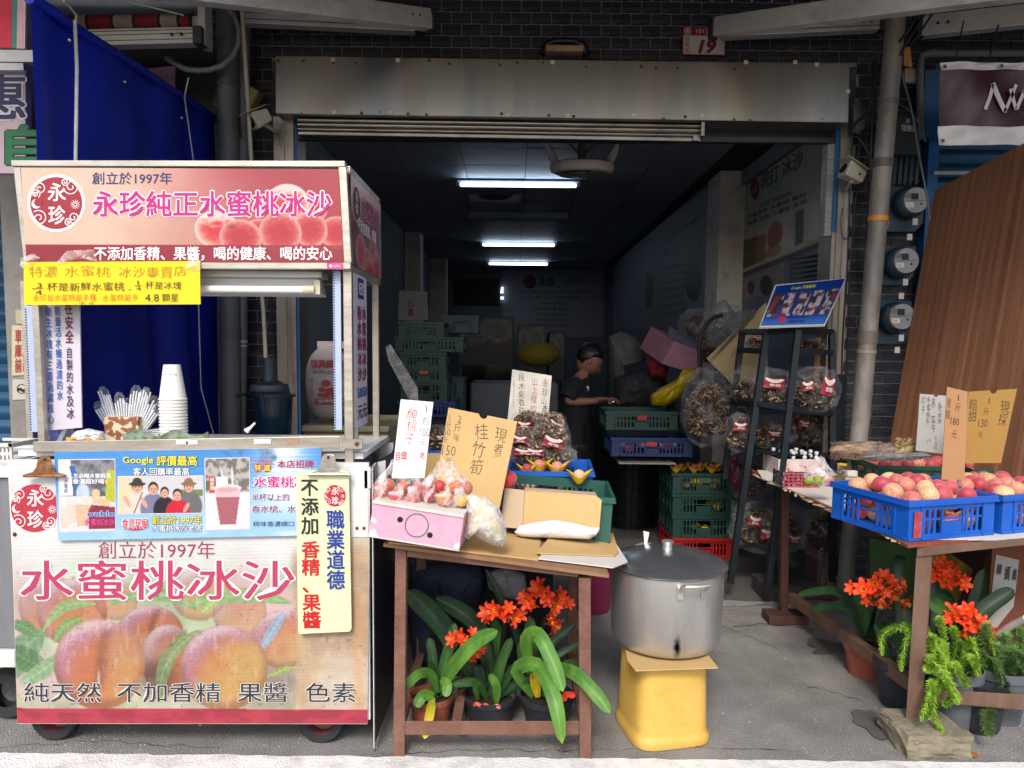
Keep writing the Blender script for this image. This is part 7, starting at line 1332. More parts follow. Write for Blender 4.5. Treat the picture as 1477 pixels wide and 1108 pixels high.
for (lab, u0, u1, vt, vb, Y, m_, pit) in (('lowest green crate of the left inner stack', 578, 645, 549, 580, 6.0, GRI, .03), ('third green crate of the left inner stack with an orange label', 578, 644, 530, 550, 6.0, GRI, .03), ('second green crate of the left inner stack', 577, 643, 508, 530, 6.0, GRI, .03), ('first green crate of the left inner stack', 570, 668, 486, 507, 6.05, GRI, .03), ('topmost green crate above the left inner stack', 575, 640, 464, 486, 6.1, GRI, .03), ('dark blue crate under the green stack on the left', 575, 656, 579, 601, 5.9, mat('dark_blue_crate', '#0e2c70', .45), .03), ('green crate beside the inner stack near the fridge', 645, 668, 545, 600, 6.4, GRI, .03), ('upper blue grey crate right of the inner stack', 640, 690, 430 + 25, 480, 6.6, mat('slate_crate', '#24343c', .5), .03)):
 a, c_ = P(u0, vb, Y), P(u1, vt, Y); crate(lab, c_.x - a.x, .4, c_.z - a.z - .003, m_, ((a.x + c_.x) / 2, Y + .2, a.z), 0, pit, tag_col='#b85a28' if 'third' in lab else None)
b = B(mat('dim_wood_stand', '#2a221e', .8)); a, c_ = P(575, 602, 5.9), P(668, 601, 5.9); b.bb((a.x, 5.95, 0), (c_.x, 6.5, a.z)); mk('stand', b, label='dark low stand under the inner crate stack', cat='stand')
t = thing('printed_paper_bag', 'dim white paper printed with a red mark hanging by the left column', 'paper', P(596, 455, 8)); pb3 = Bd(P(574, 460, 8), P(618, 460, 8), P(574, 420, 8)); mk('sheet', pb3.slab([(574, 462), (618, 462), (616, 421), (576, 419)], .01, mat('dim_paper', '#8c888c', .7)), t); b = B(); pb3.vt(b, '山產', (588, 432, 597, 456), flat('#8c2430'), .03); mk('print', b, t)
crm = mat('cream_freezer', '#b8aa84', .45, var=.08, dirt='#8a7a58', damt=.4, ds=4); YFz = 3.75; a, c_ = P(437, 618, YFz), P(558, 618, YFz); zf = P(500, 614, YFz).z
t = thing('chest_freezer', 'old cream chest freezer behind the cart with a rice sack on top', 'freezer', ((a.x + c_.x) / 2, YFz + .3, 0)); b = B(crm); b.bb((a.x, YFz + .01, 0), (c_.x, YFz + .62, zf - .04)); mk('body', b, t, bev=.01); b = B(crm); b.bb((a.x - .01, YFz, zf - .036), (c_.x + .01, YFz + .63, zf)); mk('lid', b, t, bev=.01)
b = B(flat('#8a7038')); b.bb((a.x, YFz - .002, zf - .040), (c_.x, YFz + .008, zf - .037)); mk('seal', b, t)
fz_ = Bd(P(437, 650, YFz + .005), P(558, 650, YFz + .005), P(437, 620, YFz + .005)); b = B(); fz_.poly(b, [(519, 645), (534, 645), (532, 630), (518, 630)], flat('#5c80b0'), .002); fz_.poly(b, [(512, 672), (536, 672), (540, 634), (522, 640), (516, 650)], flat('#5a3c28'), .0015); mk('stickers', b, t)
sk = mat('woven_white_sack', '#b5a8aa', .75, var=.06, vs=10, bump=.3, bs=120); Yk = 3.85; c = P(474, 552, Yk); t = thing('rice_sack', 'plump white woven sack printed in red standing on the cream freezer', 'sack', P(474, 597, Yk)); b = B(sk).m(sk, True)
rx, rz = 32 / 1050 * Yk, 53 / 1050 * Yk; b.ball(c, (rx, .11, rz), 28, 20, fn=lambda p: V((math.copysign(abs(p.x) ** .75, p.x) * (1 - .18 * max(0, p.z) ** 3), p.y * (1 + .05 * noise.noise(p * 4)), math.copysign(abs(p.z) ** .8, p.z)))); b.bb((c.x - rx * .45, c.y - .02, c.z + rz * .93), (c.x + rx * .9, c.y + .02, c.z + rz * 1.12)); mk('sack_body', b, t)
b = B(); sd_ = Bd(P(0, 500, Yk - .116), P(100, 500, Yk - .116), P(0, 400, Yk - .116)); rd_ = flat('#a02838')
sd_.h(b, '復興鄉特產', (448, 519, 503, 531), rd_, .03); sd_.h(b, '永珍山產行', (450, 534, 498, 539), flat('#6c4850'), .01); sd_.vt(b, '天然香菇', (447, 545, 452, 572), rd_, .0);
for (cu, cv, r_) in ((470, 553, 7), (464, 562, 5), (476, 564, 7), (486, 562, 6), (462, 570, 4), (470, 570, 5), (483, 571, 5)): sd_.disc(b, cu, cv, r_, rd_, .002 + cu * 1e-5, 14, r_ * .7)
sd_.poly(b, [(453, 583), (503, 582), (503, 574), (455, 575)], rd_, .002); sd_.h(b, '復興鄉農會', (458, 576, 500, 581), sk, .02, .003); mk('print', b, t)
def person():
 Y = 5.75; skin = mat('lit_skin', '#83594a', .55, var=.06, vs=12, bump=.05); sh = mat('black_tshirt', '#11131a', .85, bump=.3, bs=14, var=.3); ap = mat('dark_apron', '#0c0d12', .8, bump=.3, bs=12); hr = mat('black_hair', '#0b0a0c', .45, bump=.6, bs=90, stretch=(1, 1, .2)); tr = mat('grey_trousers', '#3a3c36', .85, bump=.3, bs=20)
 t = thing('person', 'person in a black short sleeved shirt looking down at their hands inside the shop', 'person', P(835, 700, Y) * 1); t.location.z = 0; WM[t] = Matrix.Translation(t.location); X = lambda u, v, dy=0: P(u, v, Y + dy)
 def skin_body(name, vs, es, m, par):
  me = bpy.data.meshes.new(name); Mi = WM[par].inverted(); me.from_pydata([tuple(Mi @ p) for p, r in vs], es and [e for e in es], []); o = bpy.data.objects.new(name, me); COL.objects.link(o); o.parent = par; WM[o] = WM[par]
  md = o.modifiers.new('skin', 'SKIN');
  if me.skin_vertices:
   for i, (p, r) in enumerate(vs): q = me.skin_vertices[0].data[i]; q.radius = r if isinstance(r, tuple) else (r, r); q.use_root = i == 0
  if not me.skin_vertices:
   import bmesh; bm = bmesh.new(); bm.from_mesh(me); L = bm.verts.layers.skin.verify()
   for i, v in enumerate(bm.verts): r = vs[i][1]; v[L].radius = r if isinstance(r, tuple) else (r, r); v[L].use_root = (i == 0)
   bm.to_mesh(me); bm.free()
  s2 = o.modifiers.new('sub', 'SUBSURF'); s2.levels = s2.render_levels = 2; me.materials.append(m)
  dg = bpy.context.evaluated_depsgraph_get(); em = bpy.data.meshes.new_from_object(o.evaluated_get(dg)); o.modifiers.clear(); o.data = em; em.polygons.foreach_set('use_smooth', [True] * len(em.polygons)); return o
 r2 = lambda a, b_: (a, b_)
 vs = [(X(826, 640), .085), (X(828, 605), .08), (X(830, 575), .085), (X(832, 556), .075), (X(840, 542), .048), (X(846, 530), .05),
   (X(826, 560, -.15), .05), (X(818, 580, -.19), .040), (X(846, 579, -.22), .032), (X(864, 578, -.20), .024),
   (X(838, 558, .15), .05), (X(836, 582, .16), .040), (X(862, 578, .06), .032), (X(874, 576, -.04), .024),
   (X(824, 680, -.08), .075), (V((X(826, 680).x, Y - .08, .48)), .055), (V((X(826, 680).x - .01, Y - .08, .07)), .042), (V((X(826, 680).x + .1, Y - .10, .04)), .035),
   (X(830, 680, .09), .075), (V((X(832, 680).x, Y + .1, .48)), .055), (V((X(832, 680).x, Y + .1, .07)), .042), (V((X(832, 680).x + .1, Y + .1, .04)), .035)]
 es = [(0, 1), (1, 2), (2, 3), (3, 4), (4, 5), (3, 6), (6, 7), (7, 8), (8, 9), (3, 10), (10, 11), (11, 12), (12, 13), (0, 14), (14, 15), (15, 16), (16, 17), (0, 18), (18, 19), (19, 20), (20, 21)]
 skin_body('body', vs, es, skin, t)
 def sect(b, secs, n=28):
  v_ = []
  for (c, rx, ry) in secs:
   for k in range(n): a = 2 * pi * k / n; w_ = 1 + .03 * sin(a * 5 + c.z * 20) + .05 * noise.noise(V((cos(a) * 2, sin(a) * 2, c.z * 9))); v_.append(c + V((cos(a) * rx * w_, sin(a) * ry * w_, 0)))
  m_ = len(secs); b.add(v_, [(i * n + k, i * n + (k + 1) % n, (i + 1) * n + (k + 1) % n, (i + 1) * n + k) for i in range(m_ - 1) for k in range(n)] + [tuple(range((m_ - 1) * n, m_ * n))])
 b = B(sh).m(sh, True); sect(b, [(X(826, 668), .145, .20), (X(826, 650), .14, .195), (X(827, 625), .13, .185), (X(829, 600), .128, .185), (X(831, 578), .13, .205), (X(833, 563), .115, .21), (X(835, 555), .095, .18), (X(837, 549), .07, .11), (X(839, 545), .055, .06)])
 for (p0, p1, p2) in ((X(832, 556, -.13), X(824, 563, -.19), X(818, 574, -.21)), (X(838, 556, .13), X(839, 565, .18), X(837, 576, .19))): b.tube([p0, p1, p2], [.075, .078, .066], 18)
 mk('tshirt', b, t)
 b = B(tr).m(tr, True)
 for s in (-1, 1): b.tube([X(828, 640, s * .08), V((X(827, 680).x, Y + s * .09, .5)), V((X(827, 680).x, Y + s * .09, .08))], [.115, .085, .07], 18)
 mk('trousers', b, t)
 b = B(ap).m(ap, True); b.grid(lambda x, y: X(828, 700) * 0 + V((X(828, 640).x + .15 * cos((x - .5) * 2.2) + .0, Y + .22 * sin((x - .5) * 2.2), P(0, 720, Y).z * (1 - y) + P(0, 600, Y).z * y)), 14, 10); mk('apron', b, t)
 Mh = Matrix.Rotation(R(38), 3, 'Y')
 def hf(p):
  x, y, z = p.x, p.y, p.z; x *= 1.0 + .06 * (z < 0); y *= .80 - .10 * max(0, -z)
  if z < -.2 and x > 0: x *= 1 - .12 * (-z - .2)
  q = V((x, y, z * 1.18)); n_ = math.exp(-((z + .12) ** 2 / .03 + (p.y) ** 2 / .02)) * (x > 0); q.x += .20 * n_; e_ = sum(math.exp(-((z - .10) ** 2 / .012 + (p.y - s * .34) ** 2 / .02)) for s in (-1, 1)) * (x > 0); q.x -= .07 * e_
  mth = math.exp(-((z + .48) ** 2 / .006 + p.y ** 2 / .05)) * (x > 0); q.x += .05 * mth - .03 * math.exp(-((z + .53) ** 2 / .002 + p.y ** 2 / .05)) * (x > 0); return q
 b = B(skin).m(skin, True); hc = X(851, 521); b.ball(hc, .095, 36, 28, Mh, hf); mk('head', b, t)
 for s in (-1, 1): b = B(skin).m(skin, True); b.ball(hc + Mh @ V((-.01, s * .082, -.005)), (.018, .010, .028), 10, 8, Mh); mk('ear', b, t)
 b = B(hr).m(hr, True); b.ball(hc + Mh @ V((-.022, 0, .030)), .108, 34, 26, Mh, lambda p: (V((p.x * (1.0 if p.z > .3 else (.98 if p.x < .0 else .15 + .6 * max(0, p.z / .3))), p.y * .88, p.z * 1.08 if p.z > -.2 else -.216 + (p.z + .2) * (.95 if p.x < -.1 else .05))) * (1 + .08 * noise.noise(p * 5) + .03 * noise.noise(p * 14)))); mk('hair', b, t)
 for s in (-1, 1): b = B(flat('#0c0a0a')).m(flat('#0c0a0a'), True); b.ball(hc + Mh @ V((.088, s * .031, .012)), (.006, .012, .004), 8, 6, Mh); mk('eye', b, t)
 for k, (hu, hv, dy) in enumerate(((866, 576, -.20), (877, 576, -.05))):
  c = X(hu, hv, dy); b = B(skin).m(skin, True); b.ball(c, (.042, .028, .018), 14, 10, Matrix.Rotation(.2, 3, 'Y')); hnd = mk('hand', b, t)
  for i in range(4): b = B(skin).m(skin, True); y_ = -.024 + i * .015; L = (.055, .065, .06, .048)[i]; b.tube([c + V((.03, y_, .002)), c + V((.03 + L * .5, y_ + .002, -.002)), c + V((.03 + L * .85, y_ + .006, -.022)), c + V((.03 + L * .9, y_ + .008, -.036))], [.0095, .009, .008, .005], 8); mk('finger', b, hnd)
  b = B(skin).m(skin, True); b.tube([c + V((0, -.024, .0)), c + V((.03, -.04, .01)), c + V((.055, -.03, .004))], [.012, .010, .006], 8); mk('thumb', b, hnd)
 b = B(flat('#c8c4c0')); b.prism([X(845.5, 557, -.16), X(849.5, 557, -.16), X(849, 567, -.16), X(846, 567, -.16)], V((0, .003, 0))); mk('shirt_print', b, t)
person()
mk('small_knife', B(mat('bright_steel', '#d0d0d0', .2, 1)).bar(P(878, 581, 5.55), P(886, 579, 5.55), .012, .008), label='small shiny tool held in the fingers over the crates', cat='tool')
dimw = mat('grey_white_sack', '#5c5c5c', .8, bump=.4, bs=15, var=.2)
clothlump('folded_sack', 'folded pale sacks stacked behind the person', 'sack', [(878, 486), (895, 478), (915, 486), (928, 500), (932, 520), (910, 526), (888, 515), (884, 560), (900, 600), (880, 600)], 6.4, .2, dimw, 7)
clothlump('grey_sack', 'large grey sack slumped beside the pink box inside', 'sack', [(885, 545), (930, 530), (960, 545), (975, 590), (885, 590)], 6.2, .2, mat('sooty_sack', '#2e3034', .8, var=.4, vs=9, bump=.5), 9)
clothlump('red_cloth', 'crumpled dark red cloth under the pink box', 'cloth', [(931, 522), (948, 510), (965, 530), (962, 545), (938, 545)], 5.9, .08, mat('dark_red_cloth', '#7c0c20', .8, bump=.4), 2)
clothlump('yellow_plastic_bag', 'crumpled bright yellow plastic bag beside the mushroom sack', 'plastic bag', [(952, 560), (975, 548), (985, 532), (1005, 530), (1006, 545), (990, 560), (980, 575), (960, 587), (940, 585), (938, 570)], 5.5, .09, mat('yellow_film', '#a89010', .35, var=.3, vs=12, bump=.9, bs=14), 6)
b = B(mat('dim_pink_card', '#8c6070', .7)); pbx = [(955, 525), (1008, 540), (1012, 508), (972, 492)]; q4 = [P(u, v, 5.6) for u, v in pbx]; D_ = V((-.12, .3, .12)); b.hexa([q4[0], q4[1], q4[1] + D_, q4[0] + D_, q4[3], q4[2], q4[2] + D_, q4[3] + D_]); mk('pink_carton', b, label='tilted open pink carton on the heap of sacks inside', cat='carton')
b = B(mat('dim_lilac_card', '#6c6880', .7)); b.prism([P(963, 495, 5.62), P(1010, 507, 5.62), P(1003, 490, 5.9), P(965, 472, 5.9)], V((0, .01, .01))); mk('lilac_carton_flap', b, label='raised lilac flap behind the tilted pink carton', cat='carton flap')
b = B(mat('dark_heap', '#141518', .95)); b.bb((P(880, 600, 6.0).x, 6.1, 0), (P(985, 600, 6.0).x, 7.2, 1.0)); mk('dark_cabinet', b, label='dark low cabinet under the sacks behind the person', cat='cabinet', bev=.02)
def cr_px(lab, u0, u1, vt, vb, Y, m_, depth=.42, tag=None, pitch=.026, rz=0): a, c_ = P(u0, vb, Y), P(u1, vt, Y); return crate(lab, c_.x - a.x - .02, depth, c_.z - a.z, m_, ((a.x + c_.x) / 2, Y + depth / 2, a.z), rz, pitch, tag_col=tag)
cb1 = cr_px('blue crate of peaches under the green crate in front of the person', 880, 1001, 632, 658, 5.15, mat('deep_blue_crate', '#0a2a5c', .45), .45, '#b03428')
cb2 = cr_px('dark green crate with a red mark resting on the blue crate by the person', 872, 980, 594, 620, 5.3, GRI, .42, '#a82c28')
heap(cb1, .55, .45, .06, 14, .036, 'dim peach in the blue crate by the person', 'peaches in the blue crate by the person', layers=1, seed=11, where='in the blue crate by the person')
b = B(flat('#9a9890')); b.bb((P(893, 661, 5.12).x, 5.12, P(0, 661, 5.12).z), (P(975, 661, 5.12).x, 5.6, P(0, 659.5, 5.12).z)); mk('white_shelf_board', b, label='thin white board under the blue crate inside', cat='board')
t = thing('wire_basket', 'black wire mesh bin standing on the floor under the blue crate', 'wire basket', G(915, 765)); g0 = G(915, 765); r_ = .22; b = B(mat('black_wire', '#0e1626', .5)).m(mat('black_wire'), True); zt_ = P(915, 668, 5.2).z
for k in range(26): a = 2 * pi * k / 26; b.tube([V((g0.x + r_ * cos(a), g0.y + .22 + r_ * sin(a), 0)), V((g0.x + r_ * 1.25 * cos(a), g0.y + .22 + r_ * 1.25 * sin(a), zt_))], .004, 4)
for j in range(9): q = j / 8; rr = r_ * (1 + .25 * q); b.lathe([(rr - .004, zt_ * q), (rr + .004, zt_ * q), (rr, zt_ * q + .006), (rr - .004, zt_ * q)], 26, (g0.x, g0.y + .22, 0))
mk('mesh', b, t); b = B(flat('#0a0b0e')).m(flat('#0a0b0e'), True); b.lathe([(r_ * .9, .01), (r_ * 1.1, zt_ * .96), (0, zt_ * .97)], 24, (g0.x, g0.y + .22, 0)); mk('liner', b, t)
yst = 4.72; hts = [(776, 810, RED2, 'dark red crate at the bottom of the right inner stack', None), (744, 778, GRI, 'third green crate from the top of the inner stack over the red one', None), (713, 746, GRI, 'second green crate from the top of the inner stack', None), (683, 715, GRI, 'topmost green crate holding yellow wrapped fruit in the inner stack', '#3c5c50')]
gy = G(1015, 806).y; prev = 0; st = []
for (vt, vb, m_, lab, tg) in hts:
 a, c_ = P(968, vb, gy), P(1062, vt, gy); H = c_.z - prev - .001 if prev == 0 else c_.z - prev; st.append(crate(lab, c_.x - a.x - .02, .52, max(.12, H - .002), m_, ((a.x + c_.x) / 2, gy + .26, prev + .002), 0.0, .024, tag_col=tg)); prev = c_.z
tp = st[-1]; wr = random.Random(5)
for k, u in enumerate((968, 980, 994, 1008, 1023, 1034)):
 p = tp.location; c = V((p.x - .17 + k * .066, p.y - .12 + (k % 2) * .08, p.z + .155)); wrapped(c, .033, 'yellow paper wrapped fruit, ' + ('first', 'second', 'third', 'fourth', 'fifth', 'sixth')[k] + ' from the left in the topmost stack crate', None, wr.uniform(-1, 1))
b = B(MATS['yellow_wrapping_paper']);
for q in st[1:]:
 for k in range(14): b.m(MATS['yellow_wrapping_paper'], True).ball(q.location + V((wr.uniform(-.16, .16), wr.uniform(-.21, .2), .05)), wr.uniform(.025, .035), 8, 6)
mk('yellow_wrapped_fruit', b, kind='stuff', label=None)
# ================================================================ RIGHT SIDE
met_m = mat('dark_teal_meter_box', '#12303f', .5, var=.15, vs=5, bump=.1, dirt='#2c3c42', damt=.3); dial = mat('grey_meter_face', '#8a8c90', .4, .3, var=.1, vs=9)
def meter(u, v, r, Y, label, u0, v0, u1, v1, lower=None):
 t = thing('electric_meter', label, 'electric meter', P((u0 + u1) / 2, v1, Y + .08)); d = Bd(P(u0, v1, Y + .08), P(u1, v1, Y + .08), P(u0, v0, Y + .08)); b = d.slab([(u0 + 3, v1), (u1 - 16, v1), (u1 - 4, v1 - 14), (u1, v0 + 2), (u0 + 6, v0), (u0, v1 - 4)], .09, met_m); mk('box', b, t, bev=.006)
 c = P(u, v, Y); rr = r / 1050 * Y; b = B(met_m).m(met_m, True); M_ = Matrix.Rotation(pi / 2, 3, 'X'); cc = P(u - 5, v + 2, Y + .03); b.lathe([(rr * 1.25, -.03), (rr * 1.25, .0), (rr * 1.1, .02), (rr, .025)], 40, cc, M_); mk('collar', b, t)
 b = B(dial).m(dial, True); b.lathe([(rr, -.03), (rr, .02), (rr * .96, .03), (0, .031)], 44, c, M_); mk('dial', b, t); f = Bd(P(u, v, Y - .0315), P(u + 10, v, Y - .0315), P(u, v - 10, Y - .0315)); b = B()
 f.poly(b, [(u - r * .2, v - r * .12), (u + r * .38, v - r * .12), (u + r * .38, v - r * .62), (u - r * .2, v - r * .62)], flat('#16181a'), .001); f.strip(b, [(u - r * .95, v - 1), (u + r * .95, v - 1)], .8, flat('#4a4c50'), .001); f.poly(b, [(u - r * .62, v + r * .5), (u - r * .0, v + r * .5), (u - r * .0, v + r * .12), (u - r * .62, v + r * .12)], flat('#d8d4cc'), .001); f.disc(b, u + r * .6, v + r * .22, r * .09, flat('#16181a'), .001, 12); f.disc(b, u - r * .45, v - r * .45, r * .26, flat('#6c6e72'), .001, 20); f.h(b, '16', (u - r * .5, v + r * .2, u - r * .2, v + r * .42), flat('#5a5450'), 0, .0016); mk('face_print', b, t)
 b = B(flat('#c4c2bc')); x = P(u + 2, v + r + 12, Y); b.box(x, (.03, .003, .038)); b.m(MATS['grey_conduit'], True).tube([x + V((-.008, 0, .02)), x + V((-.01, 0, .055))], .0012, 4); b.tube([x + V((.008, 0, .02)), x + V((.01, 0, .055))], .0012, 4); mk('seal_tag', b, t)
meter(1318, 290, 18, 4.42, 'uppermost round faced electric meter right of the leaning pole', 1278, 268, 1336, 335)
meter(1304, 377, 18, 4.42, 'middle round faced electric meter right of the leaning pole', 1268, 353, 1322, 412)
meter(1298, 457, 18.5, 4.42, 'lowest round faced electric meter right of the leaning pole', 1262, 432, 1316, 497)
for i, (u, v) in enumerate(((1312, 342), (1300, 427), (1294, 505))): mk('seal_tag', B(flat('#c4c2bc')).box(P(u, v, 4.4), (.03, .003, .036)), label=('white seal tag dangling under the uppermost meter box', 'white seal tag dangling under the middle meter box', 'white seal tag dangling under the lowest meter box')[i], cat='tag')
t = thing('breaker_box', 'dark grey breaker box numbered 11-2 above the electric meters', 'electric box', P(1310, 222, 4.5)); d = Bd(P(1289, 222, 4.5), P(1325, 222, 4.5), P(1292, 165, 4.5)); mk('box', d.slab([(1286, 222), (1329, 223), (1324, 168), (1294, 166)], .1, mat('dark_grey_box', '#3a3e46', .5)), t, bev=.006); b = B(); d.poly(b, [(1301, 189), (1319, 190), (1318, 181), (1300, 180)], flat('#d4d0c8'), .002); d.h(b, '11-2', (1302, 182, 1317.5, 188.5), flat('#16161a'), .02, .003); d.poly(b, [(1307, 178), (1312, 178), (1312, 171), (1307, 171)], flat('#b8b6b0'), .002); mk('number_print', b, t)
t = thing('conduit_rack', 'dark cluster of conduit ends between the breaker box and the top meter', 'conduits', P(1305, 262, 4.55)); b = B(met_m)
for k in range(5): b.m(met_m, True).tube([P(1292 + k * 8, 225, 4.55), P(1290 + k * 8, 245, 4.53), P(1288 + k * 8, 266, 4.55)], .014, 8)
mk('conduits', b, t)
mk('orange_tag', B(flat('#b8843c')).prism([P(1304, 94, 4.4), P(1316, 98, 4.4), P(1313, 68, 4.4), P(1304, 69, 4.4)], V((0, .01, 0))), label='small orange card tag hanging beside the top of the leaning pole', cat='tag')
mk('white_terminal', B(flat('#a8a49c')).box(P(1314, 110, 4.55), (.09, .03, .08)), label='grubby white terminal block behind the orange tag', cat='block', bev=.004)
rg = random.Random(12)
cabs = [('black cable sweeping from the canopy down to the right jamb', [(1310, 22), (1285, 60), (1262, 120), (1252, 160), (1236, 176), (1226, 192)], 4.35, .009), ('black cable looping under the camera to the meters', [(1222, 196), (1240, 200), (1255, 225), (1270, 250), (1281, 268)], 4.35, .006), ('grey wire falling from the orange tag past the breaker box', [(1300, 105), (1315, 160), (1325, 220), (1338, 290), (1341, 318)], 4.3, .006), ('dark bundle rising behind the leaning pole', [(1262, 90), (1258, 180), (1254, 300), (1248, 420)], 4.6, .012), ('tangled thin wire above the middle of the tiled strip', [(1216, 300), (1212, 320), (1218, 345), (1236, 330), (1245, 312), (1236, 296), (1228, 306), (1240, 326), (1250, 346)], 4.55, .003),
  ('thin black cable across the maroon banner', [(1390, 30), (1375, 100), (1366, 150), (1352, 192)], 4.1, .004), ('second black cable drooping down the banner top', [(1440, 36), (1422, 100), (1400, 150), (1375, 180), (1353, 192)], 4.1, .005), ('black wires fanned above the leaning pole', [(1325, 18), (1312, 40), (1298, 60)], 4.2, .008), ('second black wire above the leaning pole', [(1335, 18), (1320, 42), (1305, 66), (1300, 80)], 4.22, .007), ('third black wire above the leaning pole', [(1345, 20), (1328, 45), (1312, 66)], 4.24, .006), ('white wire arc beside the breaker box', [(1296, 150), (1312, 160), (1330, 185), (1335, 205)], 4.4, .004), ('wire crossing the tiled strip below the junction', [(1232, 382), (1240, 372), (1252, 376), (1262, 390)], 4.6, .003), ('vertical black cable hugging the right jamb', [(1230, 190), (1226, 260), (1222, 380), (1215, 500), (1212, 640)], 4.58, .006), ('second vertical black cable beside the right jamb', [(1240, 200), (1236, 270), (1226, 390), (1220, 560)], 4.6, .005)]
for lab, pts, Y, r_ in cabs:
 p3 = [P(u, v, Y) for u, v in pts]; sm = []
 for i in range(len(p3) - 1):
  p0, p1, p2, p3_ = p3[max(i - 1, 0)], p3[i], p3[i + 1], p3[min(i + 2, len(p3) - 1)]
  for k in range(6): f = k / 6; sm.append(.5 * ((2 * p1) + (p2 - p0) * f + (2 * p0 - 5 * p1 + 4 * p2 - p3_) * f * f + (-p0 + 3 * p1 - 3 * p2 + p3_) * f ** 3))
 sm.append(p3[-1]); rp('cable', lab, sm, r_, blk if 'white' not in lab and 'grey' not in lab else gp, 'cable', 6)
clothlump('dusty_plastic_bag', 'dusty clear plastic bag stuffed between shutter box and leaning pole', 'plastic bag', [(1228, 150), (1240, 143), (1248, 160), (1248, 185), (1238, 195), (1228, 190)], 4.5, .05, mat('dusty_film', '#5c5c60', .5, bump=.6, var=.4), 3)
b = B(blu); b.bb((P(1330, 400, 4.62).x, 4.62, 0), (P(1345, 400, 4.62).x, 4.7, P(0, 90, 4.62).z)); b.m(mat('blue_sign_panel', '#1a4c7c', .5, var=.15)); b.bb((P(1333, 140, 4.55).x, 4.55, P(0, 186, 4.55).z), (P(1500, 140, 4.55).x, 4.61, P(0, 88, 4.55).z)); mk('blue_shop_frame', b, label='blue painted frame and panel of the shop on the right', cat='door frame')
b = B(gp).m(gp, True); b.tube([P(1327, 200, 4.5), P(1327, 90, 4.5), P(1329, 80, 4.5), P(1340, 77, 4.5), P(1560, 77, 4.5)], .022, 10); mk('grey_conduit', b, label='grey conduit elbow framing the blue panel at the top right', cat='conduit')
shutter('dark blue roller shutter of the right neighbour behind the plywood', P(1346, 300, 4.72).x, P(1346, 300, 4.72).x + 2.2, P(0, 262, 4.72).z, P(0, 190, 4.72).z, 4.72)
b = B(mat('right_shop_back', '#3c4654', .8)); b.bb((P(1346, 300, 4.8).x, 4.82, 0), (6.2, 4.9, 3.7)); mk('neighbour_wall', b, label='dull grey blue wall of the neighbouring shop on the right', cat='wall')
t = thing('awning_housing', 'thin aluminium trim under the blue shutter at the right', 'trim', P(1380, 256, 4.6)); b = B(galv); b.hexa([P(1347, 252, 4.6), P(1480, 252, 4.6), P(1480, 252, 4.65), P(1347, 252, 4.65), P(1347, 247, 4.6), P(1480, 247, 4.6), P(1480, 247, 4.65), P(1347, 247, 4.65)]); mk('trim_bar', b, t)
YB2 = 4.0; t = thing('maroon_banner', 'maroon banner with white bands and a handwritten Nw logo at the top right', 'banner', P(1416, 210, YB2)); bn = Bd(P(1354, 210, YB2), P(1477, 210, YB2), P(1358, 90, YB2))
def bfn(q, fold=.008):
 bl, br, tr, tl = [bn.hit(*p) for p in q]; return lambda x, y: bl * ((1 - x) * (1 - y)) + br * (x * (1 - y)) + tr * (x * y) + tl * ((1 - x) * y) + V((0, fold * sin(x * 14 + y * 3) + fold * .6 * sin(x * 31 - y * 5), 0))
for nm, q, c_ in (('top_band', [(1357, 101), (1620, 101), (1620, 90), (1357, 90)], '#d4d0d0'), ('maroon_field', [(1354, 182), (1620, 182), (1620, 101), (1357, 101)], '#3c1626'), ('bottom_band', [(1354, 209), (1620, 210), (1620, 182), (1354, 182)], '#d4cfd0')): m_ = mat('banner_' + nm, c_, .35, var=.05, bump=.1); b = B(m_).m(m_, True).grid(bfn(q), 60, 10); mk(nm, b, t)
b = B(); W2 = flat('#d8d4d4')
for pts, w_ in (([(1421, 158), (1428, 140), (1433, 121)], 5), ([(1432, 120), (1440, 140), (1450, 161)], 7), ([(1449, 162), (1458, 142), (1466, 122)], 4.5), ([(1458, 128), (1462, 145), (1466, 158)], 5), ([(1466, 158), (1474, 140), (1478, 130)], 5), ([(1478, 130), (1482, 145), (1488, 158)], 6)): bn.strip(b, pts, w_, W2, .016)
mk('logo_letters', b, t); b = B()
for u, v in ((1363, 96), (1445, 95), (1360, 203)): bn.disc(b, u, v, 3.2, flat('#8a8a8c'), .016, 16); bn.disc(b, u, v, 1.8, flat('#141418'), .017, 12)
mk('eyelets', b, t, kind='stuff')
ply = mat('red_brown_plywood', '#6c4430', .5, var=.2, vs=3, bump=.35, bs=40, stretch=(11, 1, .14), col2='#8e6246', c2s=(.30, .72), dirt='#54341f', damt=.55, ds=2.2, spk=(60, .12))
pA, pB_, pC = P(1348, 275, 4.45), P(1246, 850, 4.25), P(1560, 165, 3.7); dp = Bd(pB_, pB_ + (pC - pA), pA)
ez = (pA - pB_).normalized(); en = dp.nn; ex0 = ez.cross(en).normalized(); Mw = Matrix((ex0, -en, ez)).transposed().to_4x4(); Mw.translation = dp.hit(1246, 850)
b = B(ply); b.prism([dp.hit(1246, 850), dp.hit(1640, 870), dp.hit(1640, 120), dp.hit(1348, 275)], -en * .018); o = bpy.data.objects.new('plywood_sheet', mesh_of('plywood_sheet', b, Mw.inverted())); COL.objects.link(o); o.matrix_world = Mw; tagp(o, 'tall reddish brown plywood sheet leaning against the right shop front', 'plywood')
ZT = .78; t2 = thing('produce_table', 'wooden and rusty steel produce table holding peach crates on the right', 'table', (2.0, 3.4, 0)); xT, yT0, yT1 = 1.43, 2.66, 4.25
tw_ = mat('weathered_brown_wood', '#6c5142', .75, var=.25, vs=6, bump=.4, bs=50, stretch=(1, 1, .4), dirt='#4a3428', damt=.5, ds=7)
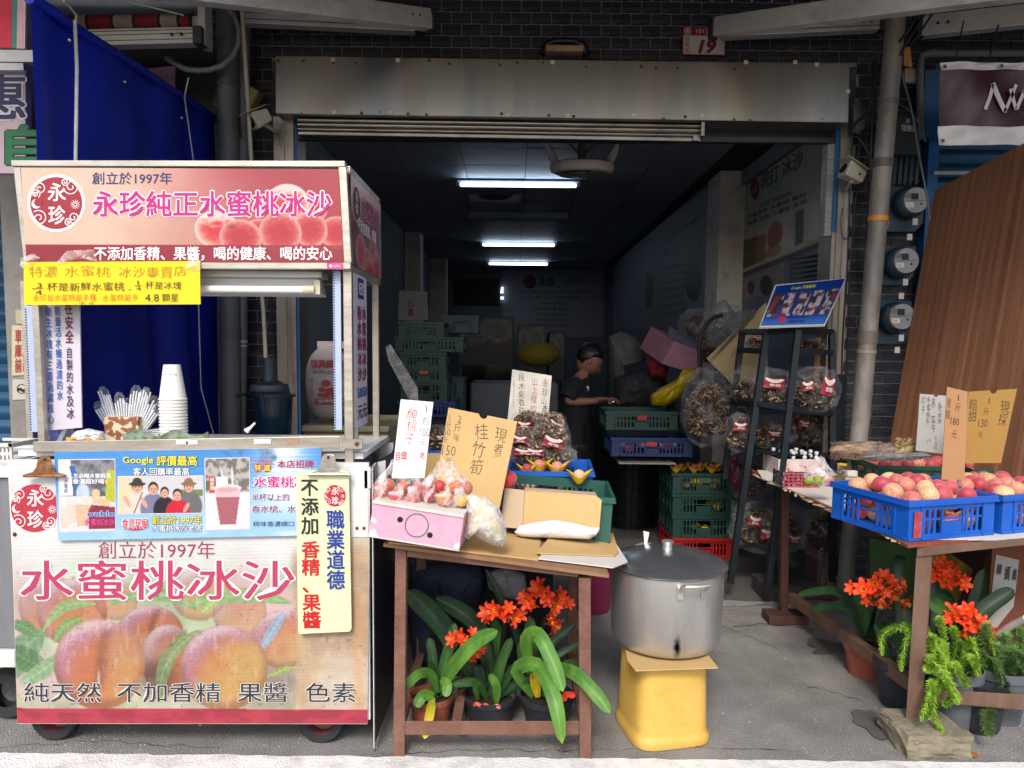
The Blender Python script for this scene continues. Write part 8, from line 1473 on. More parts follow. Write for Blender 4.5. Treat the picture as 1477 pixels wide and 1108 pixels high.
b = B(mat('red_edge_plywood', '#8a4a34', .6, var=.25, vs=8, dirt='#5c2c20')); b.prism([P(1309, 786, yT0) * 1, PZ(1480, 772, ZT), V((3.0, 2.75, ZT)), V((3.0, yT1, ZT)), PZ(1085, 680, ZT)], V((0, 0, -.012))); mk('tabletop', b, t2)
wc = B(wcard); wc.prism([PZ(1302, 778, ZT + .006), V((2.9, 2.80, ZT + .006)), V((2.9, yT1 - .03, ZT + .006)), PZ(1092, 678, ZT + .006), PZ(1100, 690, ZT + .006), PZ(1180, 722, ZT + .006)], V((0, 0, -.005))); mk('cardboard_sheet', wc, label='dirty white cardboard sheet covering the right produce table', cat='cardboard')
b = B(kraft2)
for i in range(26):
 f = i / 26; u = 1090 + 215 * f; v = 684 + 99 * f; b.box(PZ(u, v + 2 + 1.5 * sin(i * 3), ZT - .002), (.016 + .008 * sin(i * 5), .07, .005), Matrix.Rotation(sin(i * 7) * .4, 3, 'Z'))
mk('frayed_card_edge', b, label='frayed layered cardboard edge along the left side of the right table', cat='cardboard', kind=None)
def post4(b, p0, p1, w_, d_): b.hexa([p0, p0 + V((w_, 0, 0)), p0 + V((w_, d_, 0)), p0 + V((0, d_, 0)), p1, p1 + V((w_, 0, 0)), p1 + V((w_, d_, 0)), p1 + V((0, d_, 0))])
zleg = P(1320, 1046, 2.70).z; b = B(tw_); a = P(1306, 1046, 2.70); c_ = P(1322, 792, 2.70); b.hexa([a, P(1328, 1050, 2.70), P(1330, 1050, 2.76), P(1308, 1046, 2.77), c_, P(1345, 790, 2.70), P(1346, 790, 2.76), P(1323, 790, 2.77)]); mk('leg', b, t2, bev=.003)
b = B(mat('dark_red_steel', '#4a2c28', .6, .2)); a = P(1126, 890, 3.95); post4(b, V((a.x, 3.95, .05)), V((P(1128, 700, 3.95).x, 3.95, ZT - .013)), .04, .04); mk('leg', b, t2)
b = B(tw_); post4(b, V((2.85, 2.8, .05)), V((2.85, 2.8, ZT - .013)), .05, .05); mk('leg', b, t2); b = B(tw_); post4(b, V((2.85, 4.1, .0)), V((2.85, 4.1, ZT - .013)), .05, .05); mk('leg', b, t2)
b = B(tw_); b.bar(P(1320, 990, 2.78), P(1142, 862, 3.93), .04, .055); mk('side_rail', b, t2, bev=.003)
b = B(tw_); b.hexa([P(1329, 1012, 2.71), P(1490, 1026, 2.71), P(1490, 1026, 2.75), P(1329, 1012, 2.75), P(1331, 993, 2.71), P(1490, 1003, 2.71), P(1490, 1003, 2.75), P(1331, 993, 2.75)]); mk('front_rail', b, t2, bev=.003)
b = B(tw_); b.hexa([P(1323, 803, 2.69), P(1490, 785, 2.69), P(1490, 785, 2.73), P(1323, 803, 2.73), P(1323, 789, 2.69), P(1490, 775, 2.69), P(1490, 775, 2.73), P(1323, 789, 2.73)]); mk('apron_rail', b, t2)
b = B(MATS['dark_red_steel']); b.bar(P(1150, 858, 3.98), P(1240, 862, 3.98), .03, .025); mk('back_rail', b, t2)
def stone(name, label, c, sx, sy, sz, m, seed, cat='stone', rz=0):
 import bmesh
 bm = bmesh.new(); bmesh.ops.create_cube(bm, size=1); bmesh.ops.subdivide_edges(bm, edges=bm.edges[:], cuts=5, use_grid_fill=True); me = bpy.data.meshes.new(name)
 for v in bm.verts:
  p = v.co.copy(); n_ = noise.noise(p * 3 + V((seed, 0, 0))) * .14 + noise.noise(p * 7 + V((seed, 1, 0))) * .07 + noise.noise(p * 16 + V((seed, 1, 4))) * .03; p = p * (1 + n_); q = max(abs(p.x), abs(p.y), abs(p.z)); p = p.lerp(p.normalized() * .5, .18); v.co = V((p.x * sx, p.y * sy, p.z * sz))
 bm.to_mesh(me); bm.free(); me.materials.append(m); o = bpy.data.objects.new(name, me); COL.objects.link(o); o.location = c; o.rotation_euler = (0, 0, rz); o['label'] = label; o['category'] = cat; WM[o] = Matrix.Translation(c); return o
stn = mat('mossy_grey_stone', '#857c68', .9, var=.3, vs=9, bump=1, bs=30, dirt='#4c4a3c', damt=.7, ds=8)
c = G(1340, 1100); stone('flat_stone', 'lower rough grey stone under the front leg of the right table', V((P(1335, 1090, 2.66).x, 2.68, .045)), .25, .22, .10, stn, 1)
z1s = .10; z2s = zleg + .005; stone('flat_stone', 'upper flat slab of stone directly under the front table leg', V((P(1330, 1064, 2.68).x, 2.69, (z1s + z2s) / 2 - .012)), .22, .2, (z2s - z1s) * 1.25, stn, 6, rz=.2)
bk_ = mat('worn_brick', '#4c2e28', .9, var=.3, vs=9, bump=.6, bs=30); g = G(1142, 906); b = B(bk_); b.box((g.x + .0, g.y + .10, .026), (.22, .13, .05)); mk('brick', b, label='worn red brick under the rear leg of the right table', cat='brick', bev=.004)
g = G(1112, 868); b = B(mat('grey_block', '#3c3836', .9, var=.3, bump=.5)); b.box((g.x + .08, g.y + .12, .05), (.24, .24, .10)); mk('concrete_block', b, label='dark concrete block under the black metal rack leg', cat='block', bev=.006)
kF = PZ(1310, 782, ZT + .008); kL = PZ(1212, 738, ZT + .008); kR = PZ(1480, 768, ZT + .008); L1 = (kL - kF).length; ang = math.atan2(kR.y - kF.y, kR.x - kF.x); Lx, Wy = .42, L1 * .80; H = .155
ex_, ey_ = V((cos(ang), sin(ang), 0)), V((-sin(ang), cos(ang), 0)); ctr = kF + ex_ * (Lx / 2 + .006) + ey_ * (Wy / 2 + .01)
kc = crate('bright blue slatted crate heaped with peaches at the front of the right table', Lx, Wy, H, BLU2, ctr, ang, .026)
pt = bpy.data.objects.new('red_patch', mesh_of('red_patch', B(mat('worn_red_paint', '#a83838', .6, var=.3, vs=30, dirt='#7090c0', damt=.6, ds=30)).bb((-Lx / 2 + .02, -Wy / 2 - .0075, .012), (-Lx / 2 + .055, -Wy / 2 - .0055, H - .045)))); COL.objects.link(pt); pt.parent = kc
kc2 = crate('neighbouring bright blue crate of peaches cut off by the right edge of the picture', .42, Wy, H, BLU2, ctr + ex_ * .45, ang + .02, .026)
heap(kc2, .42, Wy, .045, 70, .0365, 'peach low in the blue crate at the right edge', 'peaches in the right edge blue crate', layers=3, dome=.01, seed=22, where='in the blue crate at the picture edge', tries=6000)
heap(kc, Lx, Wy, .045, 105, .0365, 'peach at the bottom of the big blue crate', 'peaches heaped in the big blue crate', layers=3, dome=.035, seed=21, where='in the big blue crate', tries=9000)
g1 = crate('dark green crate of peaches behind the blue crate on the right table', .62, .46, .10, mat('deep_green_crate', '#14483a', .45), PZ(1362, 702, ZT + .01) + V((0, .28, 0)), -.05, .026)
heap(g1, .62, .46, .04, 60, .038, 'peach at the bottom of the green crate', 'peaches in the green crate behind the price cards', layers=2, dome=.02, seed=23, where='in the green crate behind', tries=6000)
g2 = crate('second green crate of peaches at the right edge of the produce table', .5, .4, .12, mat('deep_green_crate'), V((2.52, 3.42, ZT + .01)), -.03, .026)
g2.location = PZ(1470, 712, ZT + .01) + V((.03, .22, 0))
heap(g2, .5, .4, .07, 32, .039, 'peach at the bottom of the second green crate', 'peaches in the second green crate', layers=2, dome=.01, seed=25, where='in the right edge green crate')
tan = mat('tan_card', '#a87c54', .8, var=.06, vs=3, bump=.1); och = mat('ochre_card', '#9a7436', .8, var=.08, vs=3, bump=.1)
card_sign('tan torn card reading 一斤180元 stuck in the big blue crate', [(1358, 692), (1391, 692), (1396, 565), (1366, 558)], 2.92, tan, [('1', [(1382, 578), (1383.2, 578), (1383.2, 570), (1382, 570)], '#2a1c14', 0, 0, 1), ('斤', [(1377, 594), (1386, 595), (1387, 582), (1378, 581)], '#2a1c14', 0, 0), ('180', [(1371, 612), (1383, 614), (1384, 604), (1372, 602)], '#2a1c14', 0, .003, 1), ('元', [(1372, 631), (1380, 632), (1381, 620), (1373, 619)], '#2a1c14', 0, 0), ('很甜', [(1363, 604), (1370, 605), (1372, 574), (1366, 573)], '#2a1c14', 1, .003)], lean=.03)
card_sign('ochre card reading 現採超甜 一斤130元 behind the torn tan card', [(1390, 668), (1444, 668), (1467, 561), (1397, 565)], 3.2, och, [('現採', [(1437, 615), (1450, 616), (1459, 575), (1444, 575)], '#2a1c14', 1, .003), ('1', [(1426, 582), (1427.2, 582), (1428, 574), (1427, 574)], '#2a1c14', 0, 0, 1), ('斤', [(1418, 598), (1427, 598), (1428, 587), (1419, 587)], '#2a1c14', 0, 0), ('130', [(1411, 616), (1424, 616), (1425, 605), (1412, 605)], '#2a1c14', 0, .003, 1), ('元', [(1410, 631), (1418, 631), (1419, 621), (1411, 621)], '#2a1c14', 0, 0), ('超甜', [(1397, 610), (1410, 611), (1411, 575), (1399, 575)], '#2a1c14', 1, .003)], notch=(1433, 562, 5), lean=.05)
card_sign('grey white card of dried fruit prices behind the two brown cards', [(1321, 650), (1363, 655), (1365, 571), (1327, 568)], 3.5, mat('grey_white_card', '#a4a29c', .7, var=.06), [('切干', [(1328, 598), (1334, 598), (1335, 571), (1329, 571)], '#22222a', 1, 0), ('水蜜桃干', [(1335, 615), (1341, 615), (1343, 571), (1337, 571)], '#22222a', 1, 0), ('高麗菜干', [(1342, 624), (1349, 625), (1350, 573), (1344, 573)], '#22222a', 1, 0), ('朴菜', [(1352, 612), (1358, 612), (1359, 578), (1353, 578)], '#22222a', 1, 0), ('50元', [(1346, 650), (1352, 650), (1353, 628), (1347, 628)], '#22222a', 1, 0), ('50', [(1335, 640), (1343, 640), (1343, 632), (1336, 632)], '#22222a', 0, 0)], notch=(1350, 570, 3), lean=.03)
zt = ZT + .007
def onT(u, v): return PZ(u, v, zt)
a = onT(1112, 672); t = thing('bottle_carton', 'open white and pink carton full of pump bottles on the right table', 'carton', a + V((.14, .1, 0))); b = B(mat('white_pink_carton', '#c8b8b4', .7, col2='#b0605c', vs=14, c2s=(.56, .62)))
o = onT(1122, 686); wq, dq, hq = .27, .26, .095
b.bb((o.x, o.y, zt), (o.x + wq, o.y + .005, zt + hq)); b.bb((o.x, o.y + .0051, zt), (o.x + .005, o.y + dq, zt + hq)); b.bb((o.x + wq - .005, o.y + .0051, zt), (o.x + wq, o.y + dq, zt + hq)); b.bb((o.x + .0051, o.y + dq - .005, zt), (o.x + wq - .0051, o.y + dq, zt + hq)); mk('carton', b, t)
blkp, whp = mat('black_bottle_plastic', '#0c0d10', .2, var=0), mat('white_pump_plastic', '#d8d8d8', .35, var=.03)
q = B(blkp).m(blkp, True); q.lathe([(0, 0), (.019, 0), (.02, .004), (.02, .075), (.016, .083), (.011, .087), (.011, .09)], 16); mb1 = mesh_of('bottle_body', q); q = B(whp).m(whp, True); q.lathe([(.012, .088), (.012, .102), (.008, .105), (.005, .107), (.005, .113), (.011, .114), (.012, .128), (.009, .131), (0, .132)], 14); mb2 = mesh_of('pump_top', q)
bn_ = 0; NUM = ('first', 'second', 'third', 'fourth', 'fifth', 'sixth', 'seventh', 'eighth', 'ninth', 'tenth')
for r_, row in enumerate(((0, .33, .66, 1.0), (.1, .42, .72, .98), (.02, .4, .7))):
 for k, fx in enumerate(row):
  c = V((o.x + .035 + fx * (wq - .07), o.y + .045 + r_ * .075, zt + .004)); tt = thing('pump_bottle', f"{NUM[k]} white topped pump bottle from the left in the {('front', 'middle', 'back')[r_]} row of the carton", 'bottle', c, 'pump bottles in the carton')
  for nm, me in (('bottle_body', mb1), ('pump_top', mb2)): oo = bpy.data.objects.new(nm, me); COL.objects.link(oo); oo.parent = tt
def gbottle(u, v, h, lab):
 c = onT(u, v); tt = thing('glass_bottle', lab, 'bottle', c); m_ = mat('dark_wine_glass', '#1c0408', .08, var=0, bump=0); b = B(m_).m(m_, True); b.lathe([(0, 0), (.033, 0), (.034, .01), (.034, h * .55), (.026, h * .68), (.012, h * .78), (.011, h * .88)], 24, c); mk('glass', b, tt); g_ = mat('gold_cap', '#b8904a', .35, .6); b = B(g_).m(g_, True); b.lathe([(.014, h * .86), (.0145, h), (.012, h + .003), (0, h + .003)], 16, c); mk('cap', b, tt)
gbottle(1163, 664, .24, 'front dark red glass bottle with a gold cap behind the pump bottles'); gbottle(1178, 660, .245, 'rear dark glass bottle with a gold cap behind the pump bottles')
t = thing('perforated_basket', 'pink perforated basket with a black patterned side full of small packets', 'basket', onT(1140, 702)); o = onT(1130, 703); pk_ = mat('pink_basket_plastic', '#b84058', .5, var=.08); b = B(pk_); w_, h_, d_ = .19, .078, .15
for j in range(5): z = zt + j * h_ / 4.4; b.bb((o.x, o.y, z), (o.x + w_, o.y + .004, z + .005))
for k in range(9): x = o.x + k * (w_ - .005) / 8; b.bb((x, o.y - .0008, zt), (x + .005, o.y + .0032, zt + h_))
mk('front_grid', b, t); b = B(mat('black_patterned_panel', '#1c1a1c', .6, col2='#a49c98', vs=90, c2s=(.54, .56))); b.bb((o.x - .004, o.y, zt), (o.x, o.y + d_, zt + h_)); b.bb((o.x, o.y + .005, zt + .001), (o.x + w_, o.y + d_, zt + h_ - .02)); mk('side_panel', b, t)
tb_ = bag('small clear bag of plums and a red apple on the right table', 1180, 700, 42, 40, 3.42, [(-14, -6, 0), (0, -7, -.01), (15, -6, -.02)], PMe2, .026, seed=13)
gm2 = mat('green_yellow_plum', '#8f9420', .5, var=.1); bb3 = [ch for ch in tb_.children if ch.name.startswith('peach')]
for ch in bb3[:2]: ch.data = ch.data.copy(); ch.data.materials[0] = gm2
drb = mat('dried_noodle_brown', '#6c5444', .85, var=.5, vs=30, bump=1, bs=60, stretch=(.3, 1, 1), col2='#a08468');
def dried(label, poly, Y, m, n, s, seed, film_=True, th=.05, name='dried_goods_bag'):
 b = clothlump(None, None, None, poly, Y, th, m, seed); t = thing(name, label, 'bag of dried food', P(poly[0][0], poly[0][1], Y)); mk('contents', b, t); u0, u1 = min(p[0] for p in poly), max(p[0] for p in poly); v0, v1 = min(p[1] for p in poly), max(p[1] for p in poly); rg = random.Random(seed); b = B(m)
 for _ in range(n):
  u, v = rg.uniform(u0 + 4, u1 - 4), rg.uniform(v0 + 2, v1 - 1); c = P(u, v, Y - th * .8 * (1 - abs(2 * (u - u0) / (u1 - u0) - 1) ** 3)); d = V((rg.uniform(-1, 1), rg.uniform(-.3, .3), rg.uniform(-.5, .5))).normalized() * s; e = V((0, 0, s * .25)); f = V((0, -s * .2, 0)); b.add([c - d, c + d, c + e, c + f], [(0, 3, 2), (3, 1, 2), (0, 1, 3), (0, 2, 1)])
 mk('shreds', b, t, kind='stuff'); b = clothlump(None, None, None, [(p[0] + (1 if p[0] > (u0 + u1) / 2 else -1), p[1]) for p in poly], Y - .006, th * 1.1, bagc, seed + 1); mk('plastic_film', b, t); return t
dried('clear bag of brown dried noodles lying behind the green crate', [(1196, 650), (1200, 643), (1220, 637), (1250, 636), (1290, 640), (1300, 650), (1285, 660), (1240, 664), (1210, 660)], 3.75, drb, 500, .018, 3)
dried('clear bag of pale dried mushrooms below the grey white card', [(1288, 655), (1300, 645), (1325, 638), (1340, 630), (1338, 645), (1320, 654), (1300, 658)], 3.6, mat('pale_dried_slices', '#a89468', .85, var=.5, vs=30, bump=1), 250, .012, 4, th=.03)
dried('flattened grey bag of dried goods in front of the noodles', [(1240, 660), (1262, 652), (1300, 654), (1330, 652), (1345, 658), (1320, 664), (1260, 666)], 3.5, mat('grey_dried', '#6c6864', .7, var=.5, vs=30, bump=1), 150, .012, 5, th=.03)
t = thing('red_lidded_jar', 'squat dark jar with a red lid beside the bottle carton', 'jar', onT(1197, 668)); b = B(mat('dark_wine_glass')).m(mat('dark_wine_glass'), True); c = onT(1197, 668); b.lathe([(0, 0), (.035, 0), (.036, .005), (.036, .05), (.03, .055)], 24, c); mk('glass', b, t); m_ = mat('red_lid', '#8c1418', .35); b = B(m_).m(m_, True); b.lathe([(.04, .055), (.042, .058), (.042, .068), (.038, .072), (0, .072)], 28, c); mk('lid', b, t)
t = thing('sauce_jar', 'small jar with a yellow lid between the red lidded jar and green crate', 'jar', onT(1214, 684)); c = onT(1214, 684); b = B(mat('clear_brown_jar', '#4c4030', .2, col2='#a09880', vs=60)).m(mat('clear_brown_jar'), True); b.lathe([(0, 0), (.028, 0), (.029, .05), (.024, .055)], 20, c); mk('glass', b, t); b = B(ylp).m(ylp, True); b.lathe([(.027, .055), (.027, .062), (0, .063)], 20, c); mk('lid', b, t)
for i, (u, v, col, lab) in enumerate(((1228, 688, '#d8d4cc', 'small white box beside the yellow lidded jar'), (1236, 676, '#b8b4b8', 'pale packet lying behind the small white box'), (1206, 696, '#a89878', 'bag of beige granules in front of the yellow lidded jar'))): c = onT(u, v); b = B(mat('packet_' + col.strip('#'), col, .6, var=.15, vs=40, bump=.4, bs=80)); b.box(c + V((0, 0, .02)), (.06 + .02 * i, .04, .035), Matrix.Rotation(.2 * i, 3, 'Z')); mk('small_packet', b, label=lab, cat='packet', bev=.008)
rk = mat('dark_slate_steel', '#1b242c', .5, .4, var=.15, vs=8, bump=.1, dirt='#3a4248', damt=.35); YR = 4.35; RKc = P(1140, 720, YR)
t = thing('metal_rack', 'dark steel shelf rack holding bags of dried mushrooms beside the entrance', 'rack', (RKc.x, YR + .1, 0))
def rbar(u0, v0, Y0, u1, v1, Y1, w_=.035, nm='post', ground=False):
 p, q = P(u0, v0, Y0), P(u1, v1, Y1)
 if ground: d = (q - p).normalized(); q = q + d * ((q.z - .10) / abs(d.z))
 mk(nm, B(rk).bar(p, q, w_, w_, V((0, 1, 0))), t, bev=.002)
rbar(1071, 477, 4.7, 1045, 690, 4.7); rbar(1106, 477, 4.3, 1081, 650, 4.3, ground=True); rbar(1151, 475, 4.15, 1132, 640, 4.15, ground=True); rbar(1200, 478, 4.35, 1200, 640, 4.35, ground=True); rbar(1211, 540, 4.5, 1209, 640, 4.5, .06, ground=True)
for (a, b_) in (((1071, 479, 4.7), (1106, 479, 4.3)), ((1106, 479, 4.3), (1151, 475, 4.15)), ((1151, 475, 4.15), (1200, 479, 4.35)), ((1066, 505, 4.7), (1103, 507, 4.3)), ((1148, 505, 4.15), (1200, 509, 4.35)), ((1090, 582, 4.3), (1138, 590, 4.15)), ((1138, 590, 4.15), (1200, 597, 4.35)), ((1056, 576, 4.7), (1090, 582, 4.3)), ((1071, 479, 4.7), (1200, 479, 4.75))): rbar(*a, *b_, .03, 'shelf_rail')
for v in (592, 655): b = B(rk); p_ = [P(1050, v - 12, 4.75), P(1092, v - 6, 4.3), P(1136, v, 4.15), P(1200, v + 3, 4.35), P(1205, v - 3, 4.75)]; b.prism(p_, V((0, 0, -.01))); mk('shelf', b, t)
k = 0
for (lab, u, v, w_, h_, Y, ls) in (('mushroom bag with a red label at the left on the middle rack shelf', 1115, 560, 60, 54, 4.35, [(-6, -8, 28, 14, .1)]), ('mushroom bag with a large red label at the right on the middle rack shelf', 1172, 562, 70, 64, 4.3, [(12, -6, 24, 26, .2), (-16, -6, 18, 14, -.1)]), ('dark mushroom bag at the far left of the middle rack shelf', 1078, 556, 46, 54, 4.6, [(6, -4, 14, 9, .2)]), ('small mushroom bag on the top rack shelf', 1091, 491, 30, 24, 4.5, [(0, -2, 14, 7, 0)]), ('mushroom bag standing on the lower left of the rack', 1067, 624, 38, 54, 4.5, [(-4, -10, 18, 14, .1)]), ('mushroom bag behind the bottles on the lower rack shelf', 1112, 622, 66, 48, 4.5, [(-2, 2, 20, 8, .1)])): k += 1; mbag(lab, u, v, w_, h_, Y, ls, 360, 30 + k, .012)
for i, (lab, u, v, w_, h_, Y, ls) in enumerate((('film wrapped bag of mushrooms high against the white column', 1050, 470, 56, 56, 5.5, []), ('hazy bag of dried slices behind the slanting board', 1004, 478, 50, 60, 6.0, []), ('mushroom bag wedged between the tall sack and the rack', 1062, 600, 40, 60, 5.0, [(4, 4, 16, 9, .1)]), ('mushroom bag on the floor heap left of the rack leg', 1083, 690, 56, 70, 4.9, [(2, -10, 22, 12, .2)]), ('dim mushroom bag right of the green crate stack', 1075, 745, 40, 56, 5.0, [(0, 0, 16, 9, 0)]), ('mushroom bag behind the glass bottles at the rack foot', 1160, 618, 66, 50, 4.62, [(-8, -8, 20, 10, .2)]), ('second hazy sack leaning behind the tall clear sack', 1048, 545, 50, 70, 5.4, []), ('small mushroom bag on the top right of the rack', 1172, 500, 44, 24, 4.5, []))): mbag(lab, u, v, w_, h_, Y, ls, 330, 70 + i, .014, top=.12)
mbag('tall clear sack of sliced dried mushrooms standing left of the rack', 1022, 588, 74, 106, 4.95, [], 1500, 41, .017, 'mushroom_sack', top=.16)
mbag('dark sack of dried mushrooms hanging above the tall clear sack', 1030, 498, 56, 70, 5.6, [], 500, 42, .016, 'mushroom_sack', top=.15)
b = B(mat('black_wire_hoop', '#120c0e', .6)).m(mat('black_wire_hoop'), True); b.tube([P(u, v, 5.2) for u, v in ((1009, 530), (1008, 500), (1012, 480), (1022, 463), (1030, 457), (1042, 455))], .014, 8); mk('black_strap', b, label='black strap arching over the hanging mushroom sack', cat='strap')
clothlump('clear_film_bundle', 'large bundle of clear plastic film at the foot of the white column', 'plastic film', [(1015, 480), (1030, 440), (1045, 432), (1060, 450), (1090, 445), (1100, 480), (1060, 510), (1020, 500)], 5.3, .12, film('hazy_film', '#8a8a8e', .15, .7, 8, .3, .8), 8)
plb = mbag('foil mushroom bags with red labels piled under the right table', 1110, 760, 110, 70, 4.5, [(-30, -14, 18, 12, .2), (-8, 4, 30, 16, 0), (26, 12, 20, 10, .2)], 500, 51, .016, top=.1)
mbag('dim mushroom bag under the right table near the pole', 1195, 770, 80, 70, 4.5, [], 260, 52, .016, top=.1)
clothlump('maroon_bag', 'dark maroon plastic bag hanging by the green crate stack', 'plastic bag', [(1048, 660), (1062, 655), (1075, 680), (1075, 705), (1060, 712), (1050, 690)], 4.9, .05, mat('maroon_film', '#5c1030', .4, bump=.6, var=.3), 5)
card_sign('long kraft board with black handwriting slanting behind the metal rack', [(1019, 517), (1062, 560), (1108, 545), (1105, 436)], 5.05, mat('beige_board', '#a8946c', .75, var=.06, vs=3), [('新鮮段木香菇特價批發零售', [(1026, 515), (1031, 518), (1101, 444), (1097, 440)], '#1c1814', 0, .02), ('好吃', [(1052, 516), (1062, 520), (1070, 506), (1060, 502)], '#1c1814', 0, .0)], name='slanting_sign', cat='sign')
t = thing('photo_poster_board', 'glossy blue photo board propped on top of the metal rack', 'poster board', P(1155, 470, 4.2)); q = [P(1095, 471, 4.1), P(1190, 468, 4.1), P(1222, 400, 4.45), P(1119, 411, 4.45)]; db = Bd(q[0], q[1], q[3]); mk('board', db.slab([(1095, 472), (1190, 469), (1221, 401), (1118, 411)], .01, flat('#c8c8c8')), t)
def pst(x, y):
 c = mixc(np.tile(C('#163a8c'), (len(x), 1)), C('#3c6cb8'), sst(.7, .95, y)); ii = np.floor(x * 5); jj = np.floor((y - .22) * 3); inr = ((x * 5 % 1) > .06) & ((x * 5 % 1) < .94) & (y > .22) & (y < .80)
 cc = mixc(np.tile(C('#3c3a44'), (len(x), 1)), C('#c0b0b4'), sst(.4, .65, fbm(x * 22 + ii * 3, y * 9 + 5, 3))); cc = mixc(cc, C('#8c3c44'), sst(.62, .7, fbm(x * 15 + 30, y * 9, 2))); return mixc(c, cc, inr.astype(float))
mk('photo_print', db.img([(1097, 470), (1189, 467.5), (1219, 402), (1120, 412.5)], 90, 50, pst, .0015, printed(.12, 'printed_gloss', .03)), t); b = B(); db.h(b, 'Google 評價最高', [(1140, 418), (1175, 415), (1178, 410), (1143, 413)], flat('#d8d048'), .02, .003); db.disc(b, 1128, 461, 6, flat('#b83040'), .003, 20, 4); db.h(b, '創立於1997年', [(1136, 460), (1160, 459), (1162, 454), (1138, 455)], flat('#14307c'), .03, .003); db.h(b, '水蜜桃冰沙老店', [(1134, 466), (1160, 465), (1162, 461), (1136, 462)], flat('#14307c'), .02, .003); mk('lettering', b, t)
mk('wood_strip', B(mat('raw_wood_strip', '#8c6448', .7, var=.2)).bb((P(1176, 500, 4.55).x, 4.55, P(0, 540, 4.55).z), (P(1184, 500, 4.55).x, 4.57, P(0, 476, 4.55).z)), label='raw wooden strip standing behind the metal rack', cat='wood strip')
b = B(mat('dark_louvre', '#22262c', .5));
for k in range(6): b.box(P(1160, 372 + k * 7, 5.2), (.20, .02, .018), Matrix.Rotation(-.15, 3, 'Y'))
mk('louvred_vent', b, label='dark louvred panel above the blue photo board', cat='vent'); b = B(mat('pale_wood_post', '#a08c74', .6)); b.bb((P(1181, 400, 5.0).x, 5.0, P(0, 404, 5.0).z), (P(1188, 400, 5.0).x, 5.03, P(0, 352, 5.0).z)); mk('pale_post', b, label='short pale wooden post beside the louvred panel', cat='post')
b = B(mat('leaf_green_board', '#2f4a1c', .8, var=.3)); b.prism([P(1255, 870, 3.6), P(1335, 900, 3.5), P(1335, 790, 3.5), P(1255, 776, 3.6)], V((0, .02, 0))); mk('green_board', b, label='dark green board standing under the right table', cat='board')
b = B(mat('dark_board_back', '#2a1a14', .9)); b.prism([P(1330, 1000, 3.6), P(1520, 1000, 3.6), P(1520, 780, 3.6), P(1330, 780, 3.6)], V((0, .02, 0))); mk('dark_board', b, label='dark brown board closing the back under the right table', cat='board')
t = thing('yellow_card', 'dim yellow card with handwriting leaning under the right table', 'card', P(1370, 850, 3.4)); yd2 = Bd(P(1345, 850, 3.4), P(1410, 850, 3.4), P(1345, 790, 3.4)); mk('card', yd2.slab([(1345, 860), (1380, 870), (1404, 822), (1358, 788), (1345, 788)], .004, mat('olive_yellow_card', '#7c6c18', .8)), t); b = B(); yd2.h(b, '桃山', [(1362, 806), (1378, 816), (1384, 802), (1368, 790)], flat('#1c180c'), .0); mk('handwriting', b, t)
t = thing('name_notice', 'white paper reading 陳媽媽 taped on a brown board under the right table', 'notice', P(1445, 870, 3.2)); nd = Bd(P(1425, 900, 3.2), P(1470, 900, 3.2), P(1425, 800, 3.2)); mk('backing', nd.slab([(1420, 950), (1500, 950), (1500, 786), (1432, 786)], .01, mat('orange_brown_board', '#6c3820', .7)), t); mk('sheet', B(flat('#a8a4a0')).prism([nd.hit(1422, 925, .004), nd.hit(1462, 875, .004), nd.hit(1470, 808, .004), nd.hit(1437, 800, .004)], V((0, .002, 0))), t); b = B(); nd.vt(b, '陳', [(1436, 830), (1444, 830), (1447, 813), (1439, 813)], flat('#16161a'), .02, .008); nd.vt(b, '媽', [(1448, 838), (1456, 838), (1459, 816), (1451, 816)], flat('#16161a'), .02, .008); nd.vt(b, '媽', [(1459, 838), (1466, 838), (1468, 820), (1462, 820)], flat('#16161a'), .02, .008); mk('handwriting', b, t)
t = potted('clivia in a terracotta coloured pot at the left under the right table', 1248, 974, 3.3, .105, .15, TERR)
for pts, w_, m, ys2 in (([(1250, 920), (1246, 880), (1232, 850)], 14, LG, (3.3, 3.3, 3.3)), ([(1252, 920), (1262, 880), (1270, 850)], 14, LG, (3.3, 3.3, 3.3)), ([(1246, 922), (1225, 880), (1190, 875), (1172, 882)], 11, LD, (3.3, 3.28, 3.2, 3.15)), ([(1256, 922), (1282, 900), (1300, 940), (1304, 960)], 12, LG, (3.3, 3.2, 3.1, 3.05)), ([(1244, 915), (1210, 855), (1150, 858)], 12, LD, (3.35, 3.3, 3.2)), ([(1250, 920), (1270, 905), (1305, 940)], 10, LD, (3.25, 3.15, 3.0)), ([(1254, 915), (1240, 870), (1225, 860)], 12, LD, (3.35, 3.35, 3.35))): strap(pts, w_, m, t, ys2)
b = B(LG).m(LG, True); b.tube([P(1252, 920, 3.3), P(1262, 880, 3.2), P(1272, 862, 3.1)], .009, 8); mk('stalk', b, t); florets(t, [(1226, 848), (1244, 848), (1249, 866), (1262, 842), (1275, 828), (1272, 850), (1288, 838), (1280, 855), (1270, 874), (1298, 848), (1292, 862), (1304, 842), (1260, 852), (1310, 872)], 3.0, .037)
t = potted('clivia with red orange flowers behind the front leg of the right table', 1300, 1040, 3.0, .12, .2, BPOT)
